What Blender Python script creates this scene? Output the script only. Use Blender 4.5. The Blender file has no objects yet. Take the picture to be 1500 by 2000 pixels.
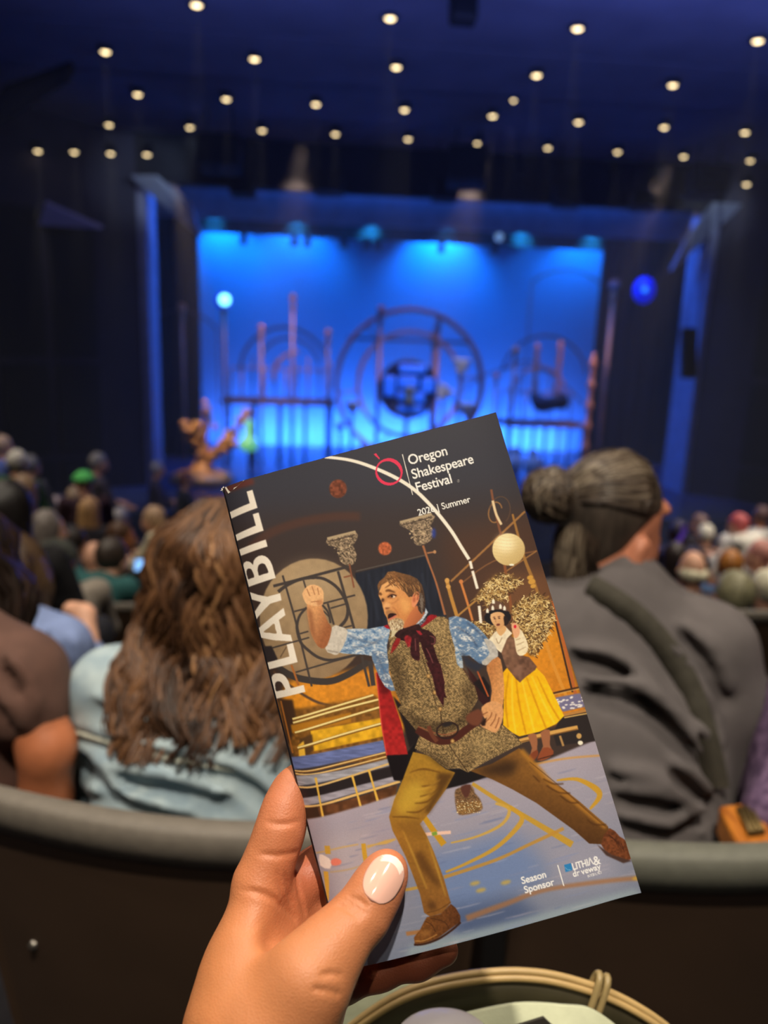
import bpy, bmesh, math, random
import numpy as np
from mathutils import Vector, Matrix

# ------------------------------------------------------------------ camera, light, exposure
S = bpy.context.scene
COL = S.collection
W_, H_, F_ = 1500.0, 2000.0, 1502.0          # frame and focal length in pixels (26 mm equivalent phone lens)
CAM = np.array([0.0, 0.0, 1.25])             # world: z = 0 floor of the camera's row, +y towards the stage
YAW, PITCH, ROLL = math.radians(5.6), math.radians(13.0), math.radians(2.0)
_f0 = np.array([math.sin(YAW), math.cos(YAW), 0.0])
_r0 = np.array([math.cos(YAW), -math.sin(YAW), 0.0])
_z = np.array([0.0, 0.0, 1.0])
FWD = _f0 * math.cos(PITCH) - _z * math.sin(PITCH)
_u0 = _f0 * math.sin(PITCH) + _z * math.cos(PITCH)
RGT = _r0 * math.cos(ROLL) + _u0 * math.sin(ROLL)
UPV = -_r0 * math.sin(ROLL) + _u0 * math.cos(ROLL)


def ray(px, py):
    return FWD + RGT * ((px - W_ / 2) / F_) + UPV * ((H_ / 2 - py) / F_)


def P(px, py, d):
    """world point whose distance along the lens axis is d metres"""
    return CAM + ray(px, py) * d


def PY(px, py, y):
    """world point on the plane y = const"""
    r = ray(px, py)
    return CAM + r * (y / r[1])


def PZ(px, py, z):
    r = ray(px, py)
    return CAM + r * ((z - CAM[2]) / r[2])


def proj(p):
    q = np.asarray(p, float) - CAM
    d = q @ FWD
    return np.array([W_ / 2 + F_ * (q @ RGT) / d, H_ / 2 - F_ * (q @ UPV) / d, d])


cam_data = bpy.data.cameras.new('camera')
cam = bpy.data.objects.new('camera', cam_data)
COL.objects.link(cam)
S.camera = cam
cam_data.sensor_fit = 'VERTICAL'
cam_data.sensor_height = 36.0
cam_data.sensor_width = 27.0
cam_data.lens = F_ / H_ * 36.0
cam_data.clip_start = 0.02
cam_data.clip_end = 200
cam.matrix_world = Matrix(((RGT[0], UPV[0], -FWD[0], CAM[0]), (RGT[1], UPV[1], -FWD[1], CAM[1]),
                           (RGT[2], UPV[2], -FWD[2], CAM[2]), (0, 0, 0, 1)))
cam_data.dof.use_dof = True
cam_data.dof.focus_distance = 0.352
cam_data.dof.aperture_fstop = 6.2

world = bpy.data.worlds.new('hall_dark')
S.world = world
world.use_nodes = True
world.node_tree.nodes['Background'].inputs[0].default_value = (0.02, 0.03, 0.08, 1)
world.node_tree.nodes['Background'].inputs[1].default_value = 0.3

S.view_settings.view_transform = 'Standard'
S.view_settings.look = 'None'
S.view_settings.gamma = 1.0
S.view_settings.use_curve_mapping = False
S.view_settings.exposure = 0.0
S.cycles.use_denoising = True
S.cycles.use_adaptive_sampling = True
S.cycles.adaptive_threshold = 0.03
S.cycles.max_bounces = 5
S.cycles.diffuse_bounces = 3
S.cycles.glossy_bounces = 2
S.cycles.transmission_bounces = 3
S.cycles.volume_bounces = 0
S.cycles.caustics_reflective = False
S.cycles.caustics_refractive = False
S.cycles.sample_clamp_indirect = 4.0

CEIL = CAM[2] + 3.1            # ceiling level
STAGE_Z = CAM[2] - 2.85        # stage floor level
CYC_Y = 19.5                   # back cloth


def lamp_obj(name, data, loc, to=None):
    o = bpy.data.objects.new(name, data)
    COL.objects.link(o)
    o.location = Vector(loc)
    if to is not None:
        d = Vector(to) - Vector(loc)
        o.rotation_euler = d.to_track_quat('-Z', 'Y').to_euler()
    return o


def spot_light(name, loc, to, power, color, angle=60, blend=0.5, radius=0.06):
    d = bpy.data.lights.new(name, 'SPOT')
    d.energy = power
    d.color = color
    d.spot_size = math.radians(angle)
    d.spot_blend = blend
    d.shadow_soft_size = radius
    return lamp_obj(name, d, loc, to)


def area_light(name, loc, to, power, color, sx, sy):
    d = bpy.data.lights.new(name, 'AREA')
    d.energy = power
    d.color = color
    d.shape = 'RECTANGLE'
    d.size = sx
    d.size_y = sy
    return lamp_obj(name, d, loc, to)


WARM = (1.0, 0.885, 0.73)
# house downlights over the seats (the recessed cans of the auditorium ceiling)
HOUSE = [(0.06, -0.82, 560), (-0.5, -2.2, 110), (-2.0, 0.2, 110), (2.2, 0.2, 90),  # second one: unseen fill added behind the camera to brighten the booklet
         (-1.05, 1.75, 190), (1.25, 1.2, 90),
         (-3.0, 2.6, 160), (0.2, 3.0, 110), (3.2, 3.0, 160),
         (-3.2, 5.0, 220), (2.6, 5.2, 360), (5.2, 5.0, 340), (-5.4, 7.4, 220), (-2.6, 7.6, 200), (4.4, 7.6, 380), (7.0, 7.6, 340)]
for _i, (_x, _y, _p) in enumerate(HOUSE):
    spot_light('house_downlight', (_x, _y, CEIL - 0.02), (_x, _y + 0.02, 0), _p, WARM, 95, 0.5, 0.05)

# back cloth: blue strip lights above and below, on the stage side of the cloth
_cx = 2.2
for _k in range(6):
    _x = _cx - 4.4 + _k * 1.76
    spot_light('cloth_toplight', (_x, CYC_Y - 0.8, CAM[2] + 2.6), (_x, CYC_Y, CAM[2] + 1.7), 560, (0.01, 0.31, 1.0), 110, 0.6, 0.1)
area_light('cloth_groundrow', (_cx, CYC_Y - 0.7, STAGE_Z + 0.1), (_cx, CYC_Y, STAGE_Z + 0.6), 460, (0.11, 0.29, 1.0), 8.8, 0.2)
area_light('stage_blue_wash', (_cx, 14.8, 5.2), (_cx, 16.6, STAGE_Z), 800, (0.03, 0.17, 1.0), 8, 1.0)
area_light('front_blue_fill', (_cx, 6.8, CEIL - 0.8), (_cx, 14.6, 2.6), 95, (0.18, 0.26, 1.0), 9, 0.4)  # unseen fill added to tint the haze and ceiling navy
# lanterns whose beams show in the haze at the two top corners of the stage
_l, _r = PY(342, 350, 13.3), PY(1368, 402, 13.3)
spot_light('stage_warm_special', tuple(_l), (-1.75, 14.9, STAGE_Z + 0.9), 900, (1.0, 0.68, 0.36), 26, 0.8, 0.05)
spot_light('stage_warm_special', tuple(_r), (6.0, 15.8, STAGE_Z + 0.8), 420, (1.0, 0.72, 0.45), 26, 0.8, 0.05)
for _x, _p in ((2.2, 1150), (5.4, 900), (-0.8, 800)):  # unseen warm spots added to brighten the set pieces
    spot_light('stage_warm_special', (_x + 0.6, 13.4, CEIL - 0.1), (_x, 17.2, 0.2), _p, (1.0, 0.70, 0.50), 32, 0.9, 0.1)
    spot_light('stage_warm_special', (_x, 16.3, 6.6), (_x, 17.2, 0.0), 260, (1.0, 0.55, 0.36), 50, 0.8, 0.1)
for _a, _b in (((-1.6, 12.9, CEIL - 0.25), (-2.75, 14.1, 3.75)), ((6.2, 12.9, CEIL - 0.25), (7.1, 14.1, 3.6))):
    spot_light('corner_fill', _a, _b, 60, (0.62, 0.76, 1.0), 50, 0.7, 0.05)  # unseen spots added to brighten the two corner reflectors

# ------------------------------------------------------------------ helpers
random.seed(7)
RNG = np.random.default_rng(11)


def lin(c):
    """0-255 display colour -> linear"""
    return tuple((v / 255.0 / 12.92) if v / 255.0 <= 0.04045 else ((v / 255.0 + 0.055) / 1.055) ** 2.4 for v in c)


MATS = {}


def mat(name, col, rough=0.7, metal=0.0, var=0.0, scale=20.0, bump=0.0, emit=None, spec=0.5, stretch=None, col2=None, sheen=0.0, sss=0.0, alpha=1.0):
    """principled material; var mixes in a second tone by object-space noise, bump adds fine relief"""
    if name in MATS:
        return MATS[name]
    m = bpy.data.materials.new(name)
    m.use_nodes = True
    nt = m.node_tree
    b = nt.nodes['Principled BSDF']
    c = lin(col)
    b.inputs['Base Color'].default_value = (*c, 1)
    b.inputs['Roughness'].default_value = rough
    b.inputs['Metallic'].default_value = metal
    b.inputs['Specular IOR Level'].default_value = spec
    if sheen:
        b.inputs['Sheen Weight'].default_value = sheen
    if sss:
        b.inputs['Subsurface Weight'].default_value = sss
        b.inputs['Subsurface Radius'].default_value = (0.012, 0.004, 0.002)
        b.inputs['Subsurface Scale'].default_value = 0.5
    if emit:
        b.inputs['Emission Color'].default_value = (*lin(emit[:3]), 1)
        b.inputs['Emission Strength'].default_value = emit[3]
    if alpha < 1:
        b.inputs['Alpha'].default_value = alpha
    if var or bump:
        tc = nt.nodes.new('ShaderNodeTexCoord')
        mp = nt.nodes.new('ShaderNodeMapping')
        nt.links.new(tc.outputs['Object'], mp.inputs[0])
        mp.inputs['Scale'].default_value = stretch or (1, 1, 1)
        nz = nt.nodes.new('ShaderNodeTexNoise')
        nz.inputs['Scale'].default_value = scale
        nz.inputs['Detail'].default_value = 4
        nt.links.new(mp.outputs[0], nz.inputs['Vector'])
        if var:
            c2 = lin(col2) if col2 else tuple(v * (1 - var) for v in c)
            c1 = c if col2 else tuple(min(1, v * (1 + var * 0.6)) for v in c)
            rp = nt.nodes.new('ShaderNodeValToRGB')
            rp.color_ramp.elements[0].position = 0.32
            rp.color_ramp.elements[1].position = 0.68
            rp.color_ramp.elements[0].color = (*c2, 1)
            rp.color_ramp.elements[1].color = (*c1, 1)
            nt.links.new(nz.outputs['Fac'], rp.inputs[0])
            nt.links.new(rp.outputs[0], b.inputs['Base Color'])
        if bump:
            bp = nt.nodes.new('ShaderNodeBump')
            bp.inputs['Strength'].default_value = bump
            bp.inputs['Distance'].default_value = 0.004
            nt.links.new(nz.outputs['Fac'], bp.inputs['Height'])
            nt.links.new(bp.outputs[0], b.inputs['Normal'])
    MATS[name] = m
    return m


def attr_mat(name, rough=0.5, spec=0.5, attr='tone', sss=0.0, bump=0.0, scale=400.0, coat=0.0):
    """principled material whose base colour is a colour attribute of the mesh"""
    if name in MATS:
        return MATS[name]
    m = bpy.data.materials.new(name)
    m.use_nodes = True
    nt = m.node_tree
    b = nt.nodes['Principled BSDF']
    a = nt.nodes.new('ShaderNodeAttribute')
    a.attribute_name = attr
    nt.links.new(a.outputs['Color'], b.inputs['Base Color'])
    b.inputs['Roughness'].default_value = rough
    b.inputs['Specular IOR Level'].default_value = spec
    b.inputs['Coat Weight'].default_value = coat
    b.inputs['Coat Roughness'].default_value = 0.25
    if sss:
        b.inputs['Subsurface Weight'].default_value = sss
        b.inputs['Subsurface Radius'].default_value = (0.010, 0.004, 0.002)
        b.inputs['Subsurface Scale'].default_value = 0.35
    if bump:
        tc = nt.nodes.new('ShaderNodeTexCoord')
        nz = nt.nodes.new('ShaderNodeTexVoronoi')
        nz.inputs['Scale'].default_value = scale
        nt.links.new(tc.outputs['Object'], nz.inputs['Vector'])
        bp = nt.nodes.new('ShaderNodeBump')
        bp.inputs['Strength'].default_value = bump
        bp.inputs['Distance'].default_value = 0.0006
        nt.links.new(nz.outputs['Distance'], bp.inputs['Height'])
        nt.links.new(bp.outputs[0], b.inputs['Normal'])
    MATS[name] = m
    return m


class MB:
    """collects simple shapes into one mesh"""

    def __init__(s):
        s.v, s.f = [], []

    def add(s, v, f):
        o = len(s.v)
        s.v += [tuple(map(float, p)) for p in v]
        s.f += [tuple(i + o for i in q) for q in f]
        return s

    def box(s, lo, hi, M=None):
        x0, y0, z0 = lo
        x1, y1, z1 = hi
        v = [(x0, y0, z0), (x1, y0, z0), (x1, y1, z0), (x0, y1, z0), (x0, y0, z1), (x1, y0, z1), (x1, y1, z1), (x0, y1, z1)]
        if M is not None:
            v = [tuple(M @ Vector(p)) for p in v]
        return s.add(v, [(0, 3, 2, 1), (4, 5, 6, 7), (0, 1, 5, 4), (1, 2, 6, 5), (2, 3, 7, 6), (3, 0, 4, 7)])

    def prism(s, pts, d):
        """closed outline (3-d points) pushed along vector d"""
        n = len(pts)
        a = [np.asarray(p, float) for p in pts]
        b = [p + np.asarray(d, float) for p in a]
        f = [tuple(range(n))[::-1], tuple(range(n, 2 * n))]
        f += [(i, (i + 1) % n, n + (i + 1) % n, n + i) for i in range(n)]
        return s.add(a + b, f)

    def tube(s, pts, r, n=8, closed=False, caps=True, squash=1.0):
        pts = [np.asarray(p, float) for p in pts]
        k = len(pts)
        rr = r if hasattr(r, '__len__') else [r] * k
        v, f = [], []
        prev = None
        for i, p in enumerate(pts):
            a = pts[(i - 1) % k] if (closed or i > 0) else p
            b = pts[(i + 1) % k] if (closed or i < k - 1) else p
            t = b - a
            t = t / (np.linalg.norm(t) + 1e-12)
            if prev is None:
                h = np.array([0, 0, 1.0]) if abs(t[2]) < 0.9 else np.array([1.0, 0, 0])
                u = np.cross(t, h)
            else:
                u = prev - t * (prev @ t)
            u = u / (np.linalg.norm(u) + 1e-12)
            prev = u
            w = np.cross(t, u)
            for j in range(n):
                a_ = 2 * math.pi * j / n
                v.append(p + rr[i] * (math.cos(a_) * u + squash * math.sin(a_) * w))
        m = k if closed else k - 1
        for i in range(m):
            for j in range(n):
                i2 = (i + 1) % k
                f.append((i * n + j, i * n + (j + 1) % n, i2 * n + (j + 1) % n, i2 * n + j))
        if caps and not closed:
            f.append(tuple(range(n))[::-1])
            f.append(tuple((k - 1) * n + j for j in range(n)))
        return s.add(v, f)

    def lathe(s, prof, c, n=20, axis=(0, 0, 1), sq=(1, 1)):
        """profile of (radius, height) pairs turned about an axis through c"""
        ax = np.asarray(axis, float)
        ax /= np.linalg.norm(ax)
        h = np.array([1.0, 0, 0]) if abs(ax[0]) < 0.9 else np.array([0, 1.0, 0])
        u = np.cross(ax, h)
        u /= np.linalg.norm(u)
        w = np.cross(ax, u)
        c = np.asarray(c, float)
        v, f = [], []
        for (r, z) in prof:
            for j in range(n):
                a = 2 * math.pi * j / n
                v.append(c + ax * z + r * (math.cos(a) * u * sq[0] + math.sin(a) * w * sq[1]))
        for i in range(len(prof) - 1):
            for j in range(n):
                f.append((i * n + j, i * n + (j + 1) % n, (i + 1) * n + (j + 1) % n, (i + 1) * n + j))
        f.append(tuple(range(n))[::-1])
        f.append(tuple((len(prof) - 1) * n + j for j in range(n)))
        return s.add(v, f)

    def ball(s, c, r, n=14, sq=(1, 1, 1)):
        prof = [(r * math.sin(math.pi * i / 8), -r * math.cos(math.pi * i / 8)) for i in range(9)]
        prof[0] = (r * 0.02, -r)
        prof[-1] = (r * 0.02, r)
        o = len(s.v)
        s.lathe(prof, (0, 0, 0), n)
        for i in range(o, len(s.v)):
            q = s.v[i]
            s.v[i] = (q[0] * sq[0] + c[0], q[1] * sq[1] + c[1], q[2] * sq[2] + c[2])
        return s

    def build(s, name, m, parent=None, smooth=True):
        me = bpy.data.meshes.new(name)
        me.from_pydata(s.v, [], s.f)
        me.validate()
        if smooth:
            me.polygons.foreach_set('use_smooth', [True] * len(me.polygons))
        me.update()
        return link(name, me, m, parent, smooth)


def link(name, me, m, parent=None, smooth=False):
    o = bpy.data.objects.new(name, me)
    COL.objects.link(o)
    if m is not None:
        me.materials.append(m)
    if parent is not None:
        o.parent = parent
        if parent.type == 'EMPTY':      # shapes are written in world coordinates
            o.matrix_parent_inverse = Matrix.Translation(-Vector(parent.location))
    return o


def flat(o):
    o.data.polygons.foreach_set('use_smooth', [False] * len(o.data.polygons))
    return o


def bevel(o, w, seg=2):
    md = o.modifiers.new('soft_edges', 'BEVEL')
    md.width = w
    md.segments = seg
    md.limit_method = 'ANGLE'
    return o


def thing(name, label, cat, loc, group=None):
    o = bpy.data.objects.new(name, None)
    o.empty_display_size = 0.05
    COL.objects.link(o)
    o.location = Vector([float(v) for v in loc])
    o['label'] = label
    o['category'] = cat
    if group:
        o['group'] = group
    return o


def tag(o, label, cat, group=None):
    o['label'] = label
    o['category'] = cat
    if group:
        o['group'] = group
    return o


def struct(o, label=None):
    o['kind'] = 'structure'
    if label:
        o['label'] = label
    return o


def arc(c, r, a0, a1, n, u=(1, 0, 0), w=(0, 0, 1)):
    u, w, c = (np.asarray(t, float) for t in (u, w, c))
    return [c + r * (math.cos(a) * u + math.sin(a) * w) for a in np.linspace(math.radians(a0), math.radians(a1), n)]


def smooth_path(pts, n=6, closed=False):
    """Catmull-Rom through the points"""
    p = np.asarray(pts, float)
    k = len(p)
    out = []
    rng = range(k) if closed else range(k - 1)
    for i in rng:
        if closed:
            a, b, c, d = p[(i - 1) % k], p[i], p[(i + 1) % k], p[(i + 2) % k]
        else:
            a, b, c, d = p[max(i - 1, 0)], p[i], p[i + 1], p[min(i + 2, k - 1)]
        for t in np.arange(n) / n:
            out.append(0.5 * ((2 * b) + (-a + c) * t + (2 * a - 5 * b + 4 * c - d) * t * t + (-a + 3 * b - 3 * c + d) * t ** 3))
    if not closed:
        out.append(p[-1])
    return np.array(out)


# ---- smooth organic bodies: blended distance field meshed with surface nets
class SDF:
    def __init__(s):
        s.ops = []

    def cone(s, a, b, r1, r2, k=0.02, mode='+'):
        s.ops.append((mode, 'c', np.asarray(a, float), np.asarray(b, float), float(r1), float(r2), k))
        return s

    def path(s, pts, rr, k=0.02, mode='+'):
        rr = rr if hasattr(rr, '__len__') else [rr] * len(pts)
        for i in range(len(pts) - 1):
            s.cone(pts[i], pts[i + 1], rr[i], rr[i + 1], k, mode)
        return s

    def ell(s, c, r, R=None, k=0.02, mode='+'):
        s.ops.append((mode, 'e', np.asarray(c, float), np.asarray(r, float), np.eye(3) if R is None else np.asarray(R, float), 0, k))
        return s

    def half(s, p, n, k=0.005):
        """cut away everything on the side of plane (p, n) that n points to"""
        n = np.asarray(n, float)
        s.ops.append(('-', 'h', np.asarray(p, float), n / np.linalg.norm(n), 0, 0, k))
        return s

    @staticmethod
    def _d(op, X):
        _, t, a, b, c, d, _k = op
        if t == 'c':
            ba = b - a
            l2 = float(ba @ ba) + 1e-12
            rr = c - d
            a2 = l2 - rr * rr
            if a2 <= 0:
                q = a if c > d else b
                return np.sqrt(((X - q) ** 2).sum(-1)) - max(c, d)
            il2 = 1 / l2
            pa = X - a
            y = pa @ ba
            z = y - l2
            q = pa * l2 - y[..., None] * ba
            x2 = (q * q).sum(-1)
            y2 = y * y * l2
            z2 = z * z * l2
            kk = np.sign(rr) * rr * rr * x2
            o = (np.sqrt(x2 * a2 * il2) + y * rr) * il2 - c
            m1 = np.sign(z) * a2 * z2 > kk
            m2 = np.sign(y) * a2 * y2 < kk
            o = np.where(m2, np.sqrt(x2 + y2) * il2 - c, o)
            o = np.where(m1, np.sqrt(x2 + z2) * il2 - d, o)
            return o
        if t == 'e':
            q = (X - a) @ c
            k0 = np.sqrt(((q / b) ** 2).sum(-1))
            k1 = np.sqrt(((q / (b * b)) ** 2).sum(-1)) + 1e-9
            return k0 * (k0 - 1) / k1
        if t == 'h':
            return -((X - a) @ b)

    @staticmethod
    def _box(op):
        _, t, a, b, c, d, k = op
        if t == 'c':
            m = max(c, d)
            return np.minimum(a, b) - m, np.maximum(a, b) + m
        if t == 'e':
            m = float(max(b))
            return a - m, a + m
        return np.full(3, -1e9), np.full(3, 1e9)

    def eval(s, X):
        F = np.full(X.shape[:-1], 1.0)
        for op in s.ops:
            F = s._mix(op, F, s._d(op, X))
        return F

    @staticmethod
    def _mix(op, F, D):
        k = op[6]
        if op[0] == '+':
            h = np.maximum(k - np.abs(F - D), 0) / k
            return np.minimum(F, D) - h * h * k * 0.25
        h = np.maximum(k - np.abs(-D - F), 0) / k
        return np.maximum(F, -D) + h * h * k * 0.25

    def hit(s, px, py, d0, d1, n=260):
        """nearest surface point seen through the pixel between two lens distances"""
        r = ray(px, py)
        t = np.linspace(d0, d1, n)
        X = CAM + t[:, None] * r
        F = s.eval(X)
        i = np.argmax(F < 0)
        return X[i] if (F < 0).any() else None

    def mesh(s, h, lo=None, hi=None):
        pos = [o for o in s.ops if o[0] == '+']
        b = [s._box(o) for o in pos]
        l = np.min([q[0] for q in b], 0) - 4 * h
        u = np.max([q[1] for q in b], 0) + 4 * h
        if lo is not None:
            l = np.maximum(l, lo)
        if hi is not None:
            u = np.minimum(u, hi)
        n = np.ceil((u - l) / h).astype(int) + 1
        ax = [l[i] + h * np.arange(n[i]) for i in range(3)]
        F = np.full(n, 1.0, np.float32)
        for op in s.ops:
            bl, bu = s._box(op)
            m = op[6] + 3 * h
            i0 = np.clip(np.floor((bl - m - l) / h).astype(int), 0, n)
            i1 = np.clip(np.ceil((bu + m - l) / h).astype(int) + 1, 0, n)
            if (i1 <= i0).any():
                continue
            sl = tuple(slice(i0[i], i1[i]) for i in range(3))
            g = np.stack(np.meshgrid(*[ax[i][sl[i]] for i in range(3)], indexing='ij'), -1)
            F[sl] = s._mix(op, F[sl], s._d(op, g))
        return nets(F, l, h)


def nets(F, l, h):
    s = F < 0
    c = np.zeros(np.array(F.shape) - 1, np.int8)
    off = [(i, j, k) for i in (0, 1) for j in (0, 1) for k in (0, 1)]
    nx, ny, nz = F.shape
    for (i, j, k) in off:
        c += s[i:nx - 1 + i, j:ny - 1 + j, k:nz - 1 + k]
    act = (c > 0) & (c < 8)
    I = np.argwhere(act)
    idx = np.full(act.shape, -1, np.int64)
    idx[tuple(I.T)] = np.arange(len(I))
    acc = np.zeros((len(I), 3))
    cnt = np.zeros(len(I))
    V = {o: F[I[:, 0] + o[0], I[:, 1] + o[1], I[:, 2] + o[2]].astype(float) for o in off}
    for a in range(3):
        for o in off:
            if o[a] == 0:
                o2 = tuple(o[q] + (1 if q == a else 0) for q in range(3))
                A, B = V[o], V[o2]
                m = (A < 0) != (B < 0)
                t = np.where(m, A / np.where(m, A - B, 1), 0)
                p = np.tile(np.array(o, float), (len(I), 1))
                p[:, a] += t
                acc += p * m[:, None]
                cnt += m
    verts = l + h * (I + acc / cnt[:, None])
    faces = []
    for a in range(3):
        b_, c_ = (a + 1) % 3, (a + 2) % 3
        sl0 = [slice(None)] * 3
        sl1 = [slice(None)] * 3
        sl0[a] = slice(0, F.shape[a] - 1)
        sl1[a] = slice(1, None)
        A, B = s[tuple(sl0)], s[tuple(sl1)]
        E_ = np.argwhere(A != B)
        ok = (E_[:, b_] > 0) & (E_[:, c_] > 0) & (E_[:, b_] < F.shape[b_] - 1) & (E_[:, c_] < F.shape[c_] - 1)
        E_ = E_[ok]
        if not len(E_):
            continue
        ins = A[tuple(E_.T)]
        q = []
        for (db, dc) in ((-1, -1), (0, -1), (0, 0), (-1, 0)):
            e = E_.copy()
            e[:, b_] += db
            e[:, c_] += dc
            q.append(idx[tuple(e.T)])
        q = np.stack(q, 1)
        q[~ins] = q[~ins][:, ::-1]
        faces.append(q)
    f = np.concatenate(faces)
    f = f[(f >= 0).all(1)]
    return verts, f


def relax(v, f, it=2, amt=0.5):
    """light laplacian smoothing of a quad mesh"""
    e = np.concatenate([f[:, [0, 1]], f[:, [1, 2]], f[:, [2, 3]], f[:, [3, 0]]])
    e = np.concatenate([e, e[:, ::-1]])
    cnt = np.bincount(e[:, 0], minlength=len(v))[:, None] + 1e-9
    for _ in range(it):
        s = np.stack([np.bincount(e[:, 0], weights=v[e[:, 1], i], minlength=len(v)) for i in range(3)], 1)
        v = v + amt * (s / cnt - v)
    return v


def normals(v, f):
    n = np.cross(v[f[:, 2]] - v[f[:, 0]], v[f[:, 3]] - v[f[:, 1]])
    o = np.stack([sum(np.bincount(f[:, j], weights=n[:, i], minlength=len(v)) for j in range(4)) for i in range(3)], 1)
    return o / (np.linalg.norm(o, axis=1, keepdims=True) + 1e-12)


def mesh_np(name, v, f, m, parent=None, tone=None):
    me = bpy.data.meshes.new(name)
    v = np.ascontiguousarray(v, np.float32)
    f = np.ascontiguousarray(f, np.int32)
    k = f.shape[1]
    me.vertices.add(len(v))
    me.vertices.foreach_set('co', v.ravel())
    me.loops.add(f.size)
    me.loops.foreach_set('vertex_index', f.ravel())
    me.polygons.add(len(f))
    me.polygons.foreach_set('loop_start', np.arange(0, f.size, k, dtype=np.int32))
    me.polygons.foreach_set('use_smooth', np.ones(len(f), bool))
    me.update(calc_edges=True)
    if tone is not None:
        a = me.color_attributes.new('tone', 'FLOAT_COLOR', 'POINT')
        rgba = np.ones((len(v), 4), np.float32)
        rgba[:, :3] = tone
        a.data.foreach_set('color', rgba.ravel())
    return link(name, me, m, parent)


def body_obj(name, sdf, h, m, parent=None, it=2, wr=None, tone=None, lo=None, hi=None):
    v, f = sdf.mesh(h, lo, hi)
    v = relax(v, f, it)
    if wr is not None:
        v = v + normals(v, f) * wr(v)[:, None]
    return mesh_np(name, v, f, m, parent, tone(v) if callable(tone) else tone)


def vnoise(X, sc, seed=0):
    """cheap smooth 3-d noise in -1..1 from a few random sines"""
    r = np.random.default_rng(seed)
    o = np.zeros(len(X))
    for i in range(7):
        k = r.normal(size=3)
        k *= sc * (0.6 + 0.25 * i) / np.linalg.norm(k)
        o += np.sin(X @ k + r.uniform(0, 6.28)) / (1 + 0.35 * i)
    return o / 3.2


def rot_to(ax, up=(0, 0, 1)):
    """3x3 whose columns are an orthonormal frame with first column along ax"""
    a = np.asarray(ax, float)
    a = a / np.linalg.norm(a)
    b = np.cross(np.asarray(up, float), a)
    if np.linalg.norm(b) < 1e-6:
        b = np.cross((0, 1, 0), a)
    b = b / np.linalg.norm(b)
    return np.stack([a, b, np.cross(a, b)], 1)

# ------------------------------------------------------------------ the auditorium and the stage house
M_WALL = mat('auditorium_wall_paint', (46, 44, 60), 0.85, var=0.15, scale=3, bump=0.1)
M_WALLD = mat('acoustic_panel_cloth', (26, 26, 34), 0.95, var=0.2, scale=30)
M_CEIL = mat('ceiling_paint', (120, 120, 140), 0.9, var=0.12, scale=2)
M_CEILD = mat('ceiling_gap_black', (14, 14, 18), 0.95)
M_CARPET = mat('aisle_carpet', (30, 27, 32), 0.98, var=0.25, scale=60, bump=0.3)
M_STAGE = mat('stage_floor_paint', (60, 74, 110), 0.32, var=0.3, scale=2.2, col2=(42, 52, 84))
M_BLACK = mat('black_drape', (16, 17, 22), 0.95, var=0.2, scale=6, stretch=(6, 6, 0.5))
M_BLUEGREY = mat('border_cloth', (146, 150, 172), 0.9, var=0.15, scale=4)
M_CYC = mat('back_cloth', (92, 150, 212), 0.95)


def floor_z(y):
    """level of the seating row at depth y"""
    if y < 0.72:
        return 0.0
    k = int((y - 0.72) / 0.95) + 1
    return max(-0.23 * k, STAGE_Z - 0.75)


mb = MB()
mb.box((-10, -3.0, -3.2), (13, 0.72, 0.0))
k = 0
y = 0.72
while y < 11.9:
    mb.box((-10, y, -3.2), (13, min(y + 0.95, 12.0), floor_z(y + 0.1)))
    y += 0.95
fl = mb.build('floor', M_CARPET, None, False)
struct(fl, 'dark carpeted stepped floor of the auditorium')

sf = MB().box((-7.5, 12.0, STAGE_Z - 1.5), (12, 21.0, STAGE_Z)).build('stage_floor', M_STAGE, None, False)
struct(sf, 'glossy blue-lit stage floor')

# ceiling: stepped panels with dark gaps between the rows of downlights
cl = struct(MB().box((-10, -3.2, CEIL + 0.25), (13, 14.4, CEIL + 0.45)).build('ceiling', M_CEILD, None, False), 'dark ceiling of stepped panels')
bands = [(-3.0, 6.9, 0.0, 0.05), (7.05, 9.3, 0.02, 0.0), (9.5, 10.9, 0.05, 0.0), (11.0, 12.7, 0.08, 0.02), (12.85, 14.2, 0.10, 0.03)]
for (a, b, za, zb) in bands:
    mb = MB()
    z0, z1 = CEIL + za, CEIL + zb
    mb.prism([(-10, a, z0), (-10, b, z1), (-10, b, z1 + 0.12), (-10, a, z0 + 0.12)], (23, 0, 0))
    mb.build('ceiling_panel', M_CEIL, cl, False)

# side walls: angled auditorium walls, framed acoustic panels
def wall_run(name, pts, z0, z1, m, th=0.25, side=1, label=None):
    mb = MB()
    for i in range(len(pts) - 1):
        a, b = np.array(pts[i], float), np.array(pts[i + 1], float)
        t = b - a
        n = np.array([-t[1], t[0]]) / np.linalg.norm(t) * th * side
        mb.prism([(*a, z0), (*b, z0), (*(b + n), z0), (*(a + n), z0)], (0, 0, z1 - z0))
    return struct(mb.build(name, m, None, False), label)


WL = [(-3.0, 14.2), (-3.62, 13.9), (-5.6, 12.2), (-9.0, 8.5), (-9.6, -3)]
WR = [(7.35, 14.2), (8.0, 13.7), (9.2, 12.2), (12.0, 8.5), (12.6, -3)]
wl = wall_run('wall_left', WL, -3.2, CEIL + 0.3, M_WALL, 0.25, -1, 'dark side wall left of the stage')
wr = wall_run('wall_right', WR, -3.2, CEIL + 0.3, M_WALL, 0.25, 1, 'dark side wall right of the stage')
struct(MB().box((-10, -3.3, -0.5), (13, -3.05, CEIL + 0.3)).build('wall_back', M_WALL, None, False), 'wall behind the seats')


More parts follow.
